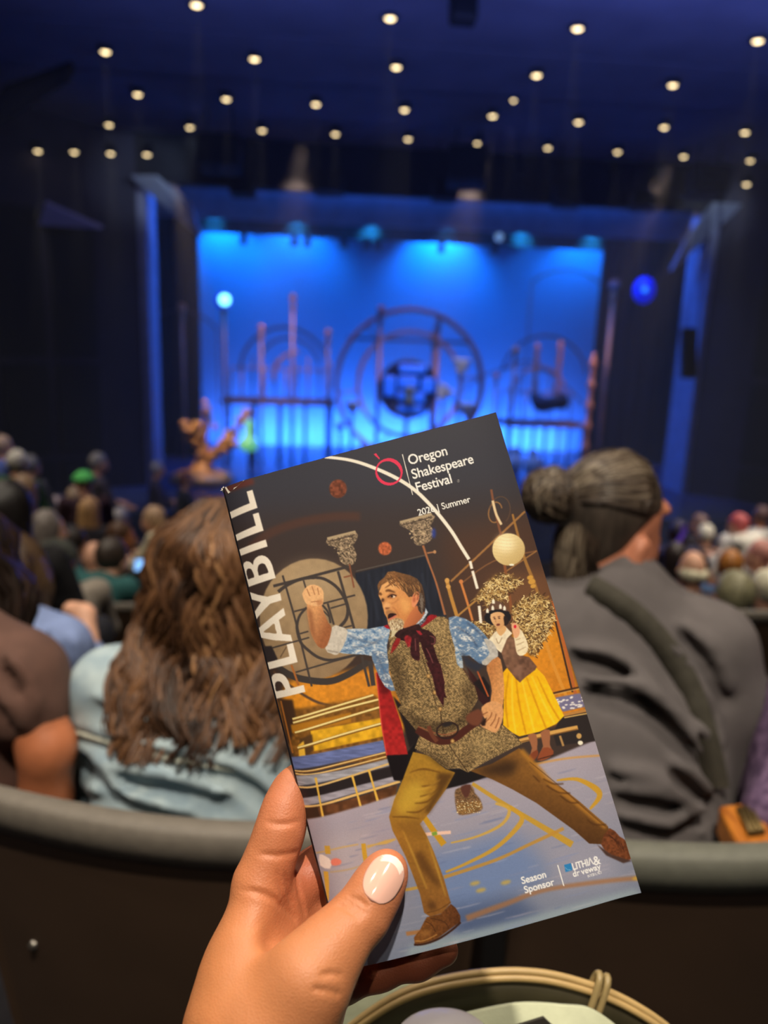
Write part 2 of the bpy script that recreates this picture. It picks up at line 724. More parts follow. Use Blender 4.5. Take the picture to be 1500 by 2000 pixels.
def panels(wall, a, b, n, z0, z1, side):
    a, b = np.array(a, float), np.array(b, float)
    t = (b - a) / np.linalg.norm(b - a)
    nn = np.array([-t[1], t[0]]) * side
    L = np.linalg.norm(b - a) / n
    for i in range(n):
        for (q0, q1) in ((z0, z0 + 1.0), (z0 + 1.12, z0 + 2.6), (z0 + 2.72, z1)):
            p0 = a + t * (L * i + 0.06)
            p1 = a + t * (L * (i + 1) - 0.06)
            mb = MB().prism([(*p0, q0), (*p1, q0), (*(p1 + nn * 0.05), q0), (*(p0 + nn * 0.05), q0)], (0, 0, q1 - q0))
            bevel(mb.build('acoustic_panel', M_WALLD, wall, False), 0.012)


panels(wl, WL[1], WL[2], 3, -2.0, 3.0, 1)
panels(wl, WL[2], WL[3], 5, -2.0, 3.0, 1)
panels(wr, WR[1], WR[2], 2, -2.0, 3.0, -1)
panels(wr, WR[2], WR[3], 4, -2.0, 3.0, -1)

# proscenium: header, returns, angled corner reflectors
struct(MB().box((-3.6, 14.2, 3.62), (8.2, 14.5, CEIL + 0.4)).build('proscenium_header', M_WALLD, None, False), 'dark beam over the stage opening')
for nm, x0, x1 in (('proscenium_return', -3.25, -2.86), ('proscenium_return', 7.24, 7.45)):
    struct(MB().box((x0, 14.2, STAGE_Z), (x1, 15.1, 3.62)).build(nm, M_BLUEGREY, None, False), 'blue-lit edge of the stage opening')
for pts, lab in (([(255, 345, 14.0), (305, 345, 14.0), (372, 398, 14.3), (398, 470, 14.6), (352, 428, 14.6)], 'left'),
                 ([(1452, 400, 14.0), (1392, 398, 14.0), (1340, 470, 14.3), (1310, 530, 14.6), (1375, 470, 14.6)], 'right')):
    mb = MB().prism([PY(*p) for p in pts], (0, 0.05, 0.03))
    struct(mb.build('corner_reflector', mat('reflector_grey', (150, 158, 175), 0.8), None, False), 'pale angled reflector at the %s top corner of the stage' % lab)
mb = MB().prism([PY(88, 398, 12.6), PY(200, 447, 12.9), PY(75, 440, 12.9)], (0, 0.05, 0.05))
struct(mb.build('ceiling_soffit', mat('soffit_mauve', (200, 190, 210), 0.9), None, False), 'pale triangular soffit on the left wall')
mb = MB().prism([PY(-10, 190, 9.0), PY(125, 140, 9.6), PY(135, 160, 9.6), PY(-10, 250, 9.0)], (0, 0.3, 0.2))
struct(mb.build('ceiling_beam', M_CEILD, None, False), 'black slanting beam at the upper left')

# stage house: side masking, borders, rear walls
struct(MB().box((-7.5, 20.4, STAGE_Z), (12, 20.6, 8)).build('stage_wall_rear', M_BLACK, None, False), 'black rear wall of the stage')
struct(MB().box((-7.6, 14.4, STAGE_Z), (-7.5, 20.6, 8)).build('stage_wall_left', M_BLACK, None, False), 'black left wall of the stage')
struct(MB().box((12, 14.4, STAGE_Z), (12.1, 20.6, 8)).build('stage_wall_right', M_BLACK, None, False), 'black right wall of the stage')
struct(MB().box((-7.6, 14.4, 8), (12.1, 20.6, 8.1)).build('stage_loft', M_BLACK, None, False), 'black loft above the stage')
def drape(name, label, x0, x1, y, z0, z1, m, folds, amp=0.06):
    n = max(8, folds * 8)
    mb = MB()
    v, f = [], []
    for i in range(n + 1):
        x = x0 + (x1 - x0) * i / n
        yy = y + amp * math.sin(2 * math.pi * folds * i / n)
        v += [(x, yy, z0), (x, yy, z1), (x, yy + 0.02, z0), (x, yy + 0.02, z1)]
    for i in range(n):
        a, b = 4 * i, 4 * i + 4
        f += [(a, b, b + 1, a + 1), (a + 2, a + 3, b + 3, b + 2), (a + 1, b + 1, b + 3, a + 3), (a, a + 2, b + 2, b)]
    mb.add(v, f)
    return tag(mb.build(name, m), label, 'curtain')


drape('masking_drape', 'dark pleated drape left of the blue cloth', -5.2, -2.5, 17.6, STAGE_Z, 5.5, M_BLACK, 8)
drape('masking_drape', 'dark pleated drape right of the blue cloth', 6.62, 9.6, 17.9, STAGE_Z, 5.5, M_BLACK, 8)
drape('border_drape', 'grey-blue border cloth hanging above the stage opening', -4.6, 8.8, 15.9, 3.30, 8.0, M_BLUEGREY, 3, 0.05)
drape('border_drape', 'black border cloth just above the blue cloth', -4.2, 8.5, 18.7, 3.36, 8.0, M_BLACK, 10)
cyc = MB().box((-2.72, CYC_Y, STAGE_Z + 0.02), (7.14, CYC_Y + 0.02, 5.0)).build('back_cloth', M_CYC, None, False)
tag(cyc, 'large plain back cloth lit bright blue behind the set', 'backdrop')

# ceiling downlights
M_CAN = mat('can_black', (20, 20, 22), 0.6)
M_LENS = mat('downlight_lens', (255, 236, 200), 0.5, emit=(255, 226, 170, 5.0))
ROWS = [[(384, 12), (762, 38), (1128, 58), (1480, 82)], [(206, 103), (497, 117), (774, 133), (1048, 149), (1314, 168)],
        [(269, 186), (442, 195), (617, 205), (790, 216), (962, 228), (1130, 240), (1297, 250), (1455, 260)],
        [(213, 245), (371, 250), (512, 256), (655, 263), (797, 273), (933, 281), (1070, 290), (1206, 298), (1335, 307), (1465, 315)]]
LOW = [(74, 296, 13.2), (145, 298, 13.2), (216, 301, 13.2), (287, 303, 13.2), (1458, 361, 12.6), (1003, 197, 11.2)]
rown = ['nearest', 'second', 'third', 'farthest']
cans = []
for ri, row in enumerate(ROWS):
    for i, p in enumerate(row):
        cans.append((PZ(*p, CEIL - 0.03), 'lit recessed downlight, number %s from the left in the %s ceiling row' % (['one', 'two', 'three', 'four', 'five', 'six', 'seven', 'eight', 'nine', 'ten'][i], rown[ri])))
for i, (a, b, yy) in enumerate(LOW):
    cans.append((PY(a, b, yy), ['lit downlight at the far left end of the low left row', 'lit downlight second in the low left row', 'lit downlight third in the low left row',
                               'lit downlight right end of the low left row', 'lone lit downlight low at the right wall', 'small dim pinkish downlight between the ceiling rows'][i]))
for i, (p, lab) in enumerate(cans):
    t = thing('ceiling_downlight', lab, 'light', p, 'auditorium downlights')
    r = 0.055 if i != len(cans) - 1 else 0.035
    mb = MB()
    mb.lathe([(r * 1.05, 0.13), (r * 1.45, 0.13), (r * 1.45, 0.0), (r * 1.05, 0.0), (r * 1.05, 0.13)], p, 18)
    mb.build('housing', M_CAN, t)
    MB().lathe([(r * 0.2, -0.012), (r * 0.75, 0.0), (r, 0.02), (r, 0.05)], p, 18).build('lens', M_LENS, t)
    d = spot_light('beam', tuple(p + np.array([0, 0, -0.03])), tuple(p + np.array([0, 0, -3])), 110, WARM, 16, 0.9, 0.03)
    d.parent = t
    d.matrix_parent_inverse = Matrix.Translation(-t.location)

# hanging loudspeakers and stage lanterns, black against the ceiling
M_SPK = mat('loudspeaker_black', (15, 15, 18), 0.7, var=0.2, scale=40)
for (px, py, yy, w, h, lab) in [(430, 302, 12.4, 0.62, 0.46, 'black hanging loudspeaker, large, left above the stage'), (643, 358, 13.8, 0.5, 0.34, 'small black hanging loudspeaker above the stage, left of middle'),
                                (905, 12, 7.6, 0.24, 0.3, 'black lantern cut by the top edge of the picture'), (912, 328, 12.6, 0.6, 0.55, 'large black hanging loudspeaker right of the middle'),
                                (868, 372, 13.7, 0.42, 0.34, 'black lantern tucked beside the large middle loudspeaker'),
                                (1107, 378, 13.4, 0.48, 0.42, 'black hanging loudspeaker right with a pale top'), (1256, 392, 13.8, 0.44, 0.3, 'low small black loudspeaker before the right corner reflector'),
                                (1380, 356, 12.8, 0.6, 0.44, 'large rounded black loudspeaker at the upper right'), (475, 365, 13.9, 0.4, 0.3, 'small black lantern under the large left loudspeaker'),
                                (1345, 690, 13.6, 0.26, 0.9, 'tall narrow black loudspeaker hung beside the right stage edge')]:
    c = PY(px, py, yy)
    t = thing('hanging_loudspeaker', lab, 'loudspeaker', c + np.array([0, 0, -h / 2]))
    R = Matrix.Translation(Vector(c)) @ Matrix.Rotation(math.radians(random.uniform(-12, 12)), 4, 'Z') @ Matrix.Rotation(math.radians(-14), 4, 'X')
    bevel(MB().box((-w / 2, -w * 0.35, -h / 2), (w / 2, w * 0.35, h / 2), R).build('cabinet', M_SPK, t, False), 0.03)
    bevel(MB().box((-w * 0.44, -w * 0.38, -h * 0.43), (w * 0.44, -w * 0.34, h * 0.43), R).build('grille', mat('grille_black', (10, 10, 12), 0.9), t, False), 0.01)
    for s_ in (-0.3, 0.3):
        MB().tube([(c[0] + s_ * w, c[1], c[2] + h * 0.3), (c[0] + s_ * w, c[1], CEIL + 0.26)], 0.012, 6).build('hanger', M_SPK, t)

# theatrical haze hanging between the ceiling and the stage
HAZE = 0.014
m = bpy.data.materials.new('theatre_haze')
m.use_nodes = True
nt = m.node_tree
nt.nodes.remove(nt.nodes['Principled BSDF'])
sc = nt.nodes.new('ShaderNodeVolumeScatter')
sc.inputs['Color'].default_value = (0.9, 0.95, 1.0, 1)
sc.inputs['Density'].default_value = HAZE
sc.inputs['Anisotropy'].default_value = 0.0
nt.links.new(sc.outputs[0], nt.nodes['Material Output'].inputs['Volume'])
hz = MB().box((-8.5, 8.2, STAGE_Z + 0.02), (11.8, 20.3, 7.5)).build('theatre_haze', m, None, False)
hz['kind'] = 'stuff'
hz['label'] = 'thin bluish theatrical haze in the hall and over the stage'
hz['category'] = 'haze'

# ------------------------------------------------------------------ stage set
M_BRONZE = mat('bronze_tube', (176, 130, 104), 0.45, 0.15, var=0.2, scale=8)
M_COPPER = mat('copper_ball', (206, 134, 88), 0.4, 0.25)
M_DARKM = mat('dark_steel', (84, 78, 84), 0.5, 0.3)
M_GOLD = mat('gilded_plaster', (226, 170, 88), 0.4, 0.3, var=0.3, scale=14, bump=0.4)
M_PALE = mat('pale_plaster', (196, 205, 190), 0.7, var=0.15, scale=20)
M_DECK = mat('deck_paint', (60, 62, 78), 0.6, var=0.2, scale=6)
M_GREEN = mat('mint_glass', (150, 220, 150), 0.3, emit=(120, 235, 150, 0.5))


def post(name, label, px, py, y, r=0.035, ball=0.09, m=None, zb=None, cat='post'):
    top = PY(px, py, y)
    zb = STAGE_Z if zb is None else zb
    t = thing(name, label, cat, (top[0], y, zb), 'ball-topped posts of the set')
    mb = MB()
    mb.tube([(top[0], y, zb), (top[0], y, top[2] - ball * 0.7)], r, 10)
    mb.build('shaft', M_BRONZE, t)
    mb = MB().lathe([(r * 1.2, 0), (r * 2.0, 0.03), (r * 1.2, 0.08), (r * 1.7, 0.12), (r * 1.1, 0.16)], (top[0], y, top[2] - ball - 0.18), 12)
    mb.build('collar', M_BRONZE, t)
    MB().ball(top, ball).build('ball', m or M_COPPER, t)
    return t


# central double ring with crossbars and the globe
rc = PY(800, 752, 17.6)
t = thing('ring_gate', 'tall bronze double ring standing in the middle of the set', 'stage set', (rc[0], 17.6, STAGE_Z))
R1 = 1.66
R2 = 1.18
for nm, r, th in (('outer_ring', R1, 0.085), ('inner_ring', R2, 0.07)):
    for dy in (-0.09, 0.09):
        MB().tube(arc((rc[0], 17.6 + dy, rc[2]), r, 0, 360, 72)[:-1], th * 0.6, 8, True).build(nm, M_BRONZE, t)
for a in range(0, 360, 30):
    ca, sa = math.cos(math.radians(a + 8)), math.sin(math.radians(a + 8))
    if a % 60 == 0:
        MB().tube([(rc[0] + R2 * ca, 17.6, rc[2] + R2 * sa), (rc[0] + R1 * ca, 17.6, rc[2] + R1 * sa)], 0.025, 6).build('spoke', M_BRONZE, t)
for dx in (-0.72, 0.60):
    zz = math.sqrt(R1 * R1 - dx * dx)
    MB().tube([(rc[0] + dx, 17.6, STAGE_Z), (rc[0] + dx, 17.6, rc[2] + zz)], 0.05, 8).build('upright', M_BRONZE, t)
MB().tube([(rc[0] - 1.45, 17.6, rc[2] + 1.0), (rc[0] + 1.3, 17.6, rc[2] + 0.98)], 0.035, 8).build('crossbar', M_DARKM, t)
MB().tube([(rc[0] - 0.98, 17.6, rc[2] - 1.34), (rc[0] - 1.3, 17.6, STAGE_Z)], 0.05, 8).build('leg', M_BRONZE, t)
MB().tube([(rc[0] + 0.98, 17.6, rc[2] - 1.34), (rc[0] + 1.3, 17.6, STAGE_Z)], 0.05, 8).build('leg', M_BRONZE, t)

gc = PY(797, 760, 17.1)
t = thing('globe_window', 'round dark-blue disc with stacked blue shelves inside the rings', 'stage set', (gc[0], 17.1, gc[2] - 0.66))
mb = MB().lathe([(0.655, -0.09), (0.655, 0.09), (0.60, 0.09), (0.60, 0.02), (0.02, 0.02), (0.02, -0.09)], gc, 40, (0, -1, 0))
mb.build('disc', mat('globe_blue', (10, 30, 66), 0.5, var=0.25, scale=5), t)
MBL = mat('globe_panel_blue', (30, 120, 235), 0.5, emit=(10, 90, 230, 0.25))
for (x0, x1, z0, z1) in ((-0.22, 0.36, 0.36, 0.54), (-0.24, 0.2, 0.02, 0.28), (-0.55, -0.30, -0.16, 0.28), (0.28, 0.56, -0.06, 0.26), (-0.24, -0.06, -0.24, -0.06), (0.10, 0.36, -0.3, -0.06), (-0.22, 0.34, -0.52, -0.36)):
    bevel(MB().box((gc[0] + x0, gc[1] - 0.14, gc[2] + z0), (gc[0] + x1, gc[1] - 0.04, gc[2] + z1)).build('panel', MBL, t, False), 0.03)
MB().lathe([(0.13, -0.2), (0.05, -0.08), (0.05, 0.05), (0.13, 0.16)], gc + np.array([0.02, -0.15, -0.1]), 12).build('hourglass', mat('old_brass', (120, 130, 90), 0.5, 0.4), t)
MB().tube([gc + np.array([0, 0.05, -0.5]), (gc[0], 17.3, STAGE_Z)], 0.05, 8).build('stand', M_DARKM, t)

# ball posts
post('ball_post', 'bronze post with copper ball on top of the ring, left of its crown', 744, 605, 17.4)
post('ball_post', 'tallest bronze ball post of the left platform', 572, 582, 16.45, ball=0.08)
post('ball_post', 'short bronze ball post left on the left platform', 510, 640, 16.45, ball=0.07)
post('ball_post', 'bronze ball post between left platform and ring', 641, 650, 16.45, ball=0.08)
post('ball_post', 'bronze ball post inside the ring, right', 848, 657, 17.9, ball=0.08)
post('ball_post', 'bronze ball post at the left end of the right platform', 1007, 685, 16.45, ball=0.09)
post('ball_post', 'low pink ball post beside the ring, right', 970, 735, 17.9, 0.025, 0.08)
post('ball_post', 'dim grey ball post before the right drape', 1200, 557, 16.6, 0.045, 0.12, mat('dim_ball', (120, 125, 140), 0.5))
post('ball_post', 'bronze ball post before the left drape', 355, 600, 17.0, 0.03, 0.09)
t = post('lamp_post', 'bronze post carrying a glowing cyan globe lamp at the left', 437, 590, 16.3, 0.04, 0.02, cat='lamp')
c = PY(440, 586, 16.3)
MB().ball(PY(435, 588, 16.35), 0.17).build('globe', mat('lamp_globe_blue', (10, 70, 220), 0.3, emit=(0, 60, 230, 0.6)), t)
MB().ball(c + np.array([0, -0.12, 0]), 0.11).build('bulb', mat('lamp_bulb', (220, 250, 255), 0.4, emit=(120, 225, 255, 4.0)), t)
c = PY(1258, 567, 15.0)
t = thing('blue_balloon', 'glossy deep-blue oval lantern hanging right of the cloth', 'lantern', c - np.array([0, 0, 0.28]))
MB().ball(c, 0.225, 24, (0.95, 0.9, 1.12)).build('shell', mat('balloon_blue', (8, 40, 235), 0.15, emit=(0, 30, 235, 0.55)), t)
MB().ball(c + np.array([-0.06, -0.17, 0.0]), 0.055, 12).build('bulb', mat('balloon_highlight', (60, 140, 255), 0.3, emit=(40, 130, 255, 1.6)), t)  # highlight on the shell, built as a small glowing ball, no bulb
MB().tube([c + np.array([0, 0, 0.24]), (c[0], c[1], 8.0)], 0.008, 6).build('cord', M_DARKM, t)
c = PY(975, 463, 16.8)
t = thing('pipe_lamp', 'small pale round lamp on the pipe above the cloth', 'lamp', c)
MB().ball(c, 0.085).build('bulb', mat('pipe_bulb', (180, 210, 240), 0.4, emit=(150, 200, 255, 0.5)), t)
MB().tube([c + np.array([0, 0, 0.07]), c + np.array([-0.15, 0, 0.9]), (c[0] - 0.15, c[1], 8.0)], 0.02, 6).build('arm', M_DARKM, t)
for i, px in enumerate((475, 575, 600, 672, 716, 738, 862, 965)):
    c = PY(px, 468 + (px - 470) * 0.042, 18.4)
    t = thing('cloth_lantern', 'small dark lantern on the top edge of the blue cloth, %s from the left' % ['first', 'second', 'third', 'fourth', 'fifth', 'sixth', 'seventh', 'eighth'][i], 'stage light', c, 'lanterns over the blue cloth')
    MB().lathe([(0.03, 0.16), (0.07, 0.12), (0.09, -0.02), (0.10, -0.1), (0.02, -0.09)], c, 12).build('barrel', M_DARKM, t)
    MB().tube([c + np.array([0, 0, 0.12]), (c[0], c[1], 8.0)], 0.015, 6).build('hanger', M_DARKM, t)


# platforms
def platform(label, pxa, pxb, py, y, d, posts, rail):
    a, b = PY(pxa, py, y), PY(pxb, py, y)
    z = (a[2] + b[2]) / 2
    t = thing('stage_platform', label, 'platform', ((a[0] + b[0]) / 2, y, STAGE_Z))
    bevel(MB().box((a[0], y, z - 0.09), (b[0], y + d, z)).build('deck', M_DECK, t, False), 0.02)
    MB().tube([(a[0], y - 0.01, z - 0.02), (b[0], y - 0.01, z - 0.02)], 0.035, 8).build('edge_rail', M_BRONZE, t)
    for k in range(posts):
        x = a[0] + 0.08 + (b[0] - a[0] - 0.16) * k / (posts - 1)
        for yy in (y + 0.06, y + d - 0.06):
            MB().tube([(x, yy, STAGE_Z), (x, yy, z - 0.09)], 0.032, 8).build('leg', M_DARKM, t)
    for k in range(rail):
        x = a[0] + 0.1 + (b[0] - a[0] - 0.2) * k / (rail - 1)
        h = 0.62 + 0.35 * ((k * 7) % 5) / 5
        MB().tube([(x, y + d - 0.05, z), (x, y + d - 0.05, z + h)], 0.024, 8).build('baluster', M_BRONZE if k % 2 else M_DARKM, t)
    MB().tube([(a[0] + 0.1, y + d - 0.05, z + 0.62), (b[0] - 0.1, y + d - 0.05, z + 0.62)], 0.02, 8).build('handrail', M_BRONZE, t)
    return t, a, b, z


t, a, b, z = platform('raised left platform with dark deck and bronze railing', 432, 655, 783, 16.6, 1.0, 5, 10)
ac = ((a[0] + b[0]) / 2 + 0.1, 17.5, z + 0.55)
MB().tube(arc(ac, 0.98, 0, 180, 30), 0.035, 8).build('arch', M_DARKM, t)
MB().tube(arc((ac[0] + 0.1, 17.5, ac[2] + 0.1), 0.66, 10, 170, 24), 0.03, 8).build('arch', M_DARKM, t)
MB().tube(arc((ac[0] + 0.3, 17.4, ac[2] - 0.1), 0.55, 90, 190, 14), 0.045, 8).build('arch', M_BRONZE, t)
t2, a, b, z = platform('low right platform with dark deck and bronze railing', 988, 1150, 828, 16.6, 1.1, 4, 9)
ac = ((a[0] + b[0]) / 2 + 0.1, 17.5, z + 0.9)
MB().tube(arc(ac, 1.0, 10, 170, 30), 0.03, 8).build('arch', M_DARKM, t2)
MB().tube(arc((ac[0] - 0.1, 17.5, ac[2] - 0.3), 0.6, 0, 180, 24), 0.03, 8).build('arch', M_BRONZE, t2)
MB().tube(smooth_path([PY(985, 720, 17.5), PY(1030, 705, 17.5), PY(1085, 735, 17.5), PY(1140, 790, 17.5)], 8), 0.022, 6).build('scroll', M_DARKM, t2)
for (px, y0, y1) in ((1045, 670, 780), (1088, 665, 800)):
    A, B = PY(px, y0, 16.9), PY(px - 4, y1, 16.9)
    prof = []
    L = A[2] - B[2]
    for k in range(13):
        prof.append((0.035 + 0.035 * abs(math.sin(k * 1.3)), L * k / 12))
    MB().lathe(prof, B, 12).build('turned_spindle', M_COPPER, t2)
# curved fan of thin steel behind the sets
for i, (c0, r, a0, a1, lab) in enumerate([((355, 700, 17.3), 1.0, 40, 140, 'thin bronze arch before the left drape'), ((1100, 640, 18.2), 1.3, 20, 130, 'thin steel arc above the right platform'),
                                          ((1010, 880, 18.2), 2.0, 70, 130, 'thin steel curve left of the right platform')]):
    c = PY(*c0)
    ap = arc(c, r, a0, a1, 30)
    t = thing('steel_arc', lab, 'stage set', (c[0], c[1], STAGE_Z))
    MB().tube(ap, 0.022, 6).build('bow', M_DARKM, t)
    for e in (ap[0], ap[-1]):
        MB().tube([e, (e[0], e[1], STAGE_Z)], 0.018, 6).build('leg', M_DARKM, t)


# column capitals on poles
def capital(label, px, py, y, s, tilt=0, pole=True):
    c = PY(px, py, y)
    zb = STAGE_Z if pole else c[2] - s
    t = thing('column_capital', label, 'capital', (c[0], c[1], zb), 'pale column capitals')
    ax = (math.sin(math.radians(tilt)), 0, math.cos(math.radians(tilt)))
    MB().lathe([(0.10 * s, -0.5 * s), (0.24 * s, -0.48 * s), (0.22 * s, -0.36 * s), (0.30 * s, -0.1 * s), (0.36 * s, 0.1 * s), (0.5 * s, 0.28 * s), (0.46 * s, 0.33 * s)], c, 20, ax).build('bell', M_PALE, t)
    M = Matrix.Translation(Vector(c)) @ Matrix.Rotation(math.radians(tilt), 4, 'Y')
    bevel(MB().box((-0.55 * s, -0.55 * s, 0.33 * s), (0.55 * s, 0.55 * s, 0.48 * s), M).build('abacus', M_PALE, t, False), 0.03)
    for k in range(8):
        a = k * math.pi / 4
        for (rr, zz, w) in ((0.36, -0.08, 0.10), (0.46, 0.2, 0.09)):
            q = M @ Vector((rr * s * math.cos(a), rr * s * math.sin(a), zz * s))
            MB().ball(q, w * s, 8, (1, 1, 1.5)).build('acanthus_leaf', M_PALE, t)
    if pole:
        MB().tube([c - np.array([0, 0, 0.5 * s]), (c[0], c[1], zb)], 0.035, 8).build('pole', M_DARKM, t)
    return t


capital('brightest pale capital, upright, right inside the ring', 901, 716, 17.0, 0.34)
capital('pale green tilted capital beside the blue disc', 866, 768, 16.6, 0.32, 35)
capital('small dull capital low left between the rings', 688, 796, 17.0, 0.28)
capital('pale capital low right, just above the booklet corner', 913, 802, 17.0, 0.34)
capital('tiny dark capital low by the left leg of the ring', 664, 835, 17.2, 0.2)

# masked dark plate on the right platform
pts = [(1037, 770), (1050, 768), (1066, 776), (1080, 774), (1096, 768), (1108, 772), (1112, 785), (1104, 800), (1085, 800), (1062, 806), (1046, 800), (1038, 786)]
o = MB().prism([PY(x, y, 16.4) for x, y in smooth_path(pts, 3, True)], (0, 0.08, 0)).build('dark_mask', mat('mask_black', (10, 28, 48), 0.6))
t = thing('mask_sign', 'dark butterfly-shaped mask standing on the right platform', 'mask', (PY(1072, 800, 16.4)))
o.name = 'plate'
o.parent = t
o.matrix_parent_inverse = Matrix.Translation(-t.location)
for px in (1052, 1096):
    MB().tube([PY(px, 800, 16.46), PY(px, 826, 16.46)], 0.02, 6).build('leg', M_DARKM, t)
# copper spindle column beside the right drape
A, B = PY(1160, 690, 16.5), PY(1152, 820, 16.5)
prof = [(0.04 + 0.06 * max(0, math.sin(k * 0.9)) ** 2, (A[2] - STAGE_Z) * k / 40) for k in range(41)]
tag(MB().lathe(prof, (A[0], 16.5, STAGE_Z), 14).build('spindle_column', M_COPPER), 'turned copper column before the right drape', 'column')

# gilded tree
b0 = PZ(395, 940, STAGE_Z)
yt = b0[1]
t = thing('gilded_tree', 'gilded crooked tree with bulbous foliage at the left of the stage', 'tree', b0)
mb = MB().lathe([(0.6, 0), (0.58, 0.12), (0.4, 0.2), (0.2, 0.26), (0.12, 0.4)], b0, 18)
mb.build('base', M_GOLD, t)
for pts, rr in (([(398, 925), (400, 890), (390, 860), (388, 840)], 0.13), ([(402, 905), (425, 880), (445, 862), (452, 850)], 0.10), ([(390, 860), (402, 835), (404, 805)], 0.08), ([(446, 856), (468, 830), (482, 806)], 0.06)):
    p = smooth_path([PY(x, y, yt) for x, y in pts], 6)
    MB().tube(p, list(np.linspace(rr, rr * 0.6, len(p))), 10).build('branch', M_GOLD, t)
rr_ = random.Random(3)
for (px, py, s) in [(375, 840, .2), (390, 850, .24), (383, 862, .22), (398, 868, .2), (372, 852, .15), (405, 815, .15), (402, 800, .12), (440, 862, .22), (452, 866, .18), (428, 880, .17), (447, 876, .15), (462, 838, .13),
                    (470, 828, .14), (478, 814, .14), (484, 804, .12), (412, 895, .14), (396, 910, .16), (455, 846, .12)]:
    c = PY(px, py, yt + rr_.uniform(-0.2, 0.2))
    MB().ball(c, s * 0.5, 8, (rr_.uniform(0.8, 1.2), 1, rr_.uniform(0.7, 1.1))).build('foliage', M_GOLD, t)
    for k in range(5):
        o_ = np.array([rr_.gauss(0, 1), rr_.gauss(0, 1), rr_.gauss(0, 1)]) * s * 0.5
        MB().ball(c + o_, s * rr_.uniform(0.22, 0.4), 7, (rr_.uniform(0.7, 1.5), 1, rr_.uniform(0.5, 1.2))).build('foliage', M_GOLD, t)

# mint bottle-shaped lamp on a stand
c = PZ(488, 932, STAGE_Z)
yb = c[1]
b1 = PY(486, 882, yb)
t = thing('bottle_lamp', 'glowing mint-green bottle-shaped lamp on a thin stand', 'lamp', c)
MB().tube([c, b1], 0.03, 8).build('stand', M_DARKM, t)
MB().lathe([(0.02, 0), (0.14, 0.03), (0.20, 0.12), (0.17, 0.22), (0.09, 0.29), (0.075, 0.45), (0.085, 0.6), (0.07, 0.62)], b1, 18).build('bottle', M_GREEN, t)
# two pale bundles on the stage right of the booklet
for i, px in enumerate((1002, 1038)):
    c = PZ(px, 925 + i * 4, STAGE_Z)
    t = thing('pale_bundle', ['pale cloth bundle on stage, left of two behind the booklet', 'pale cloth bundle on stage, right of two beside the hair bun'][i], 'bundle', c)
    MB().ball(c + np.array([0, 0, 0.22]), 0.24, 14, (0.8, 0.8, 1)).build('cloth', M_PALE, t)
    MB().ball(c + np.array([0, 0, 0.5]), 0.1, 10).build('knot', M_PALE, t)

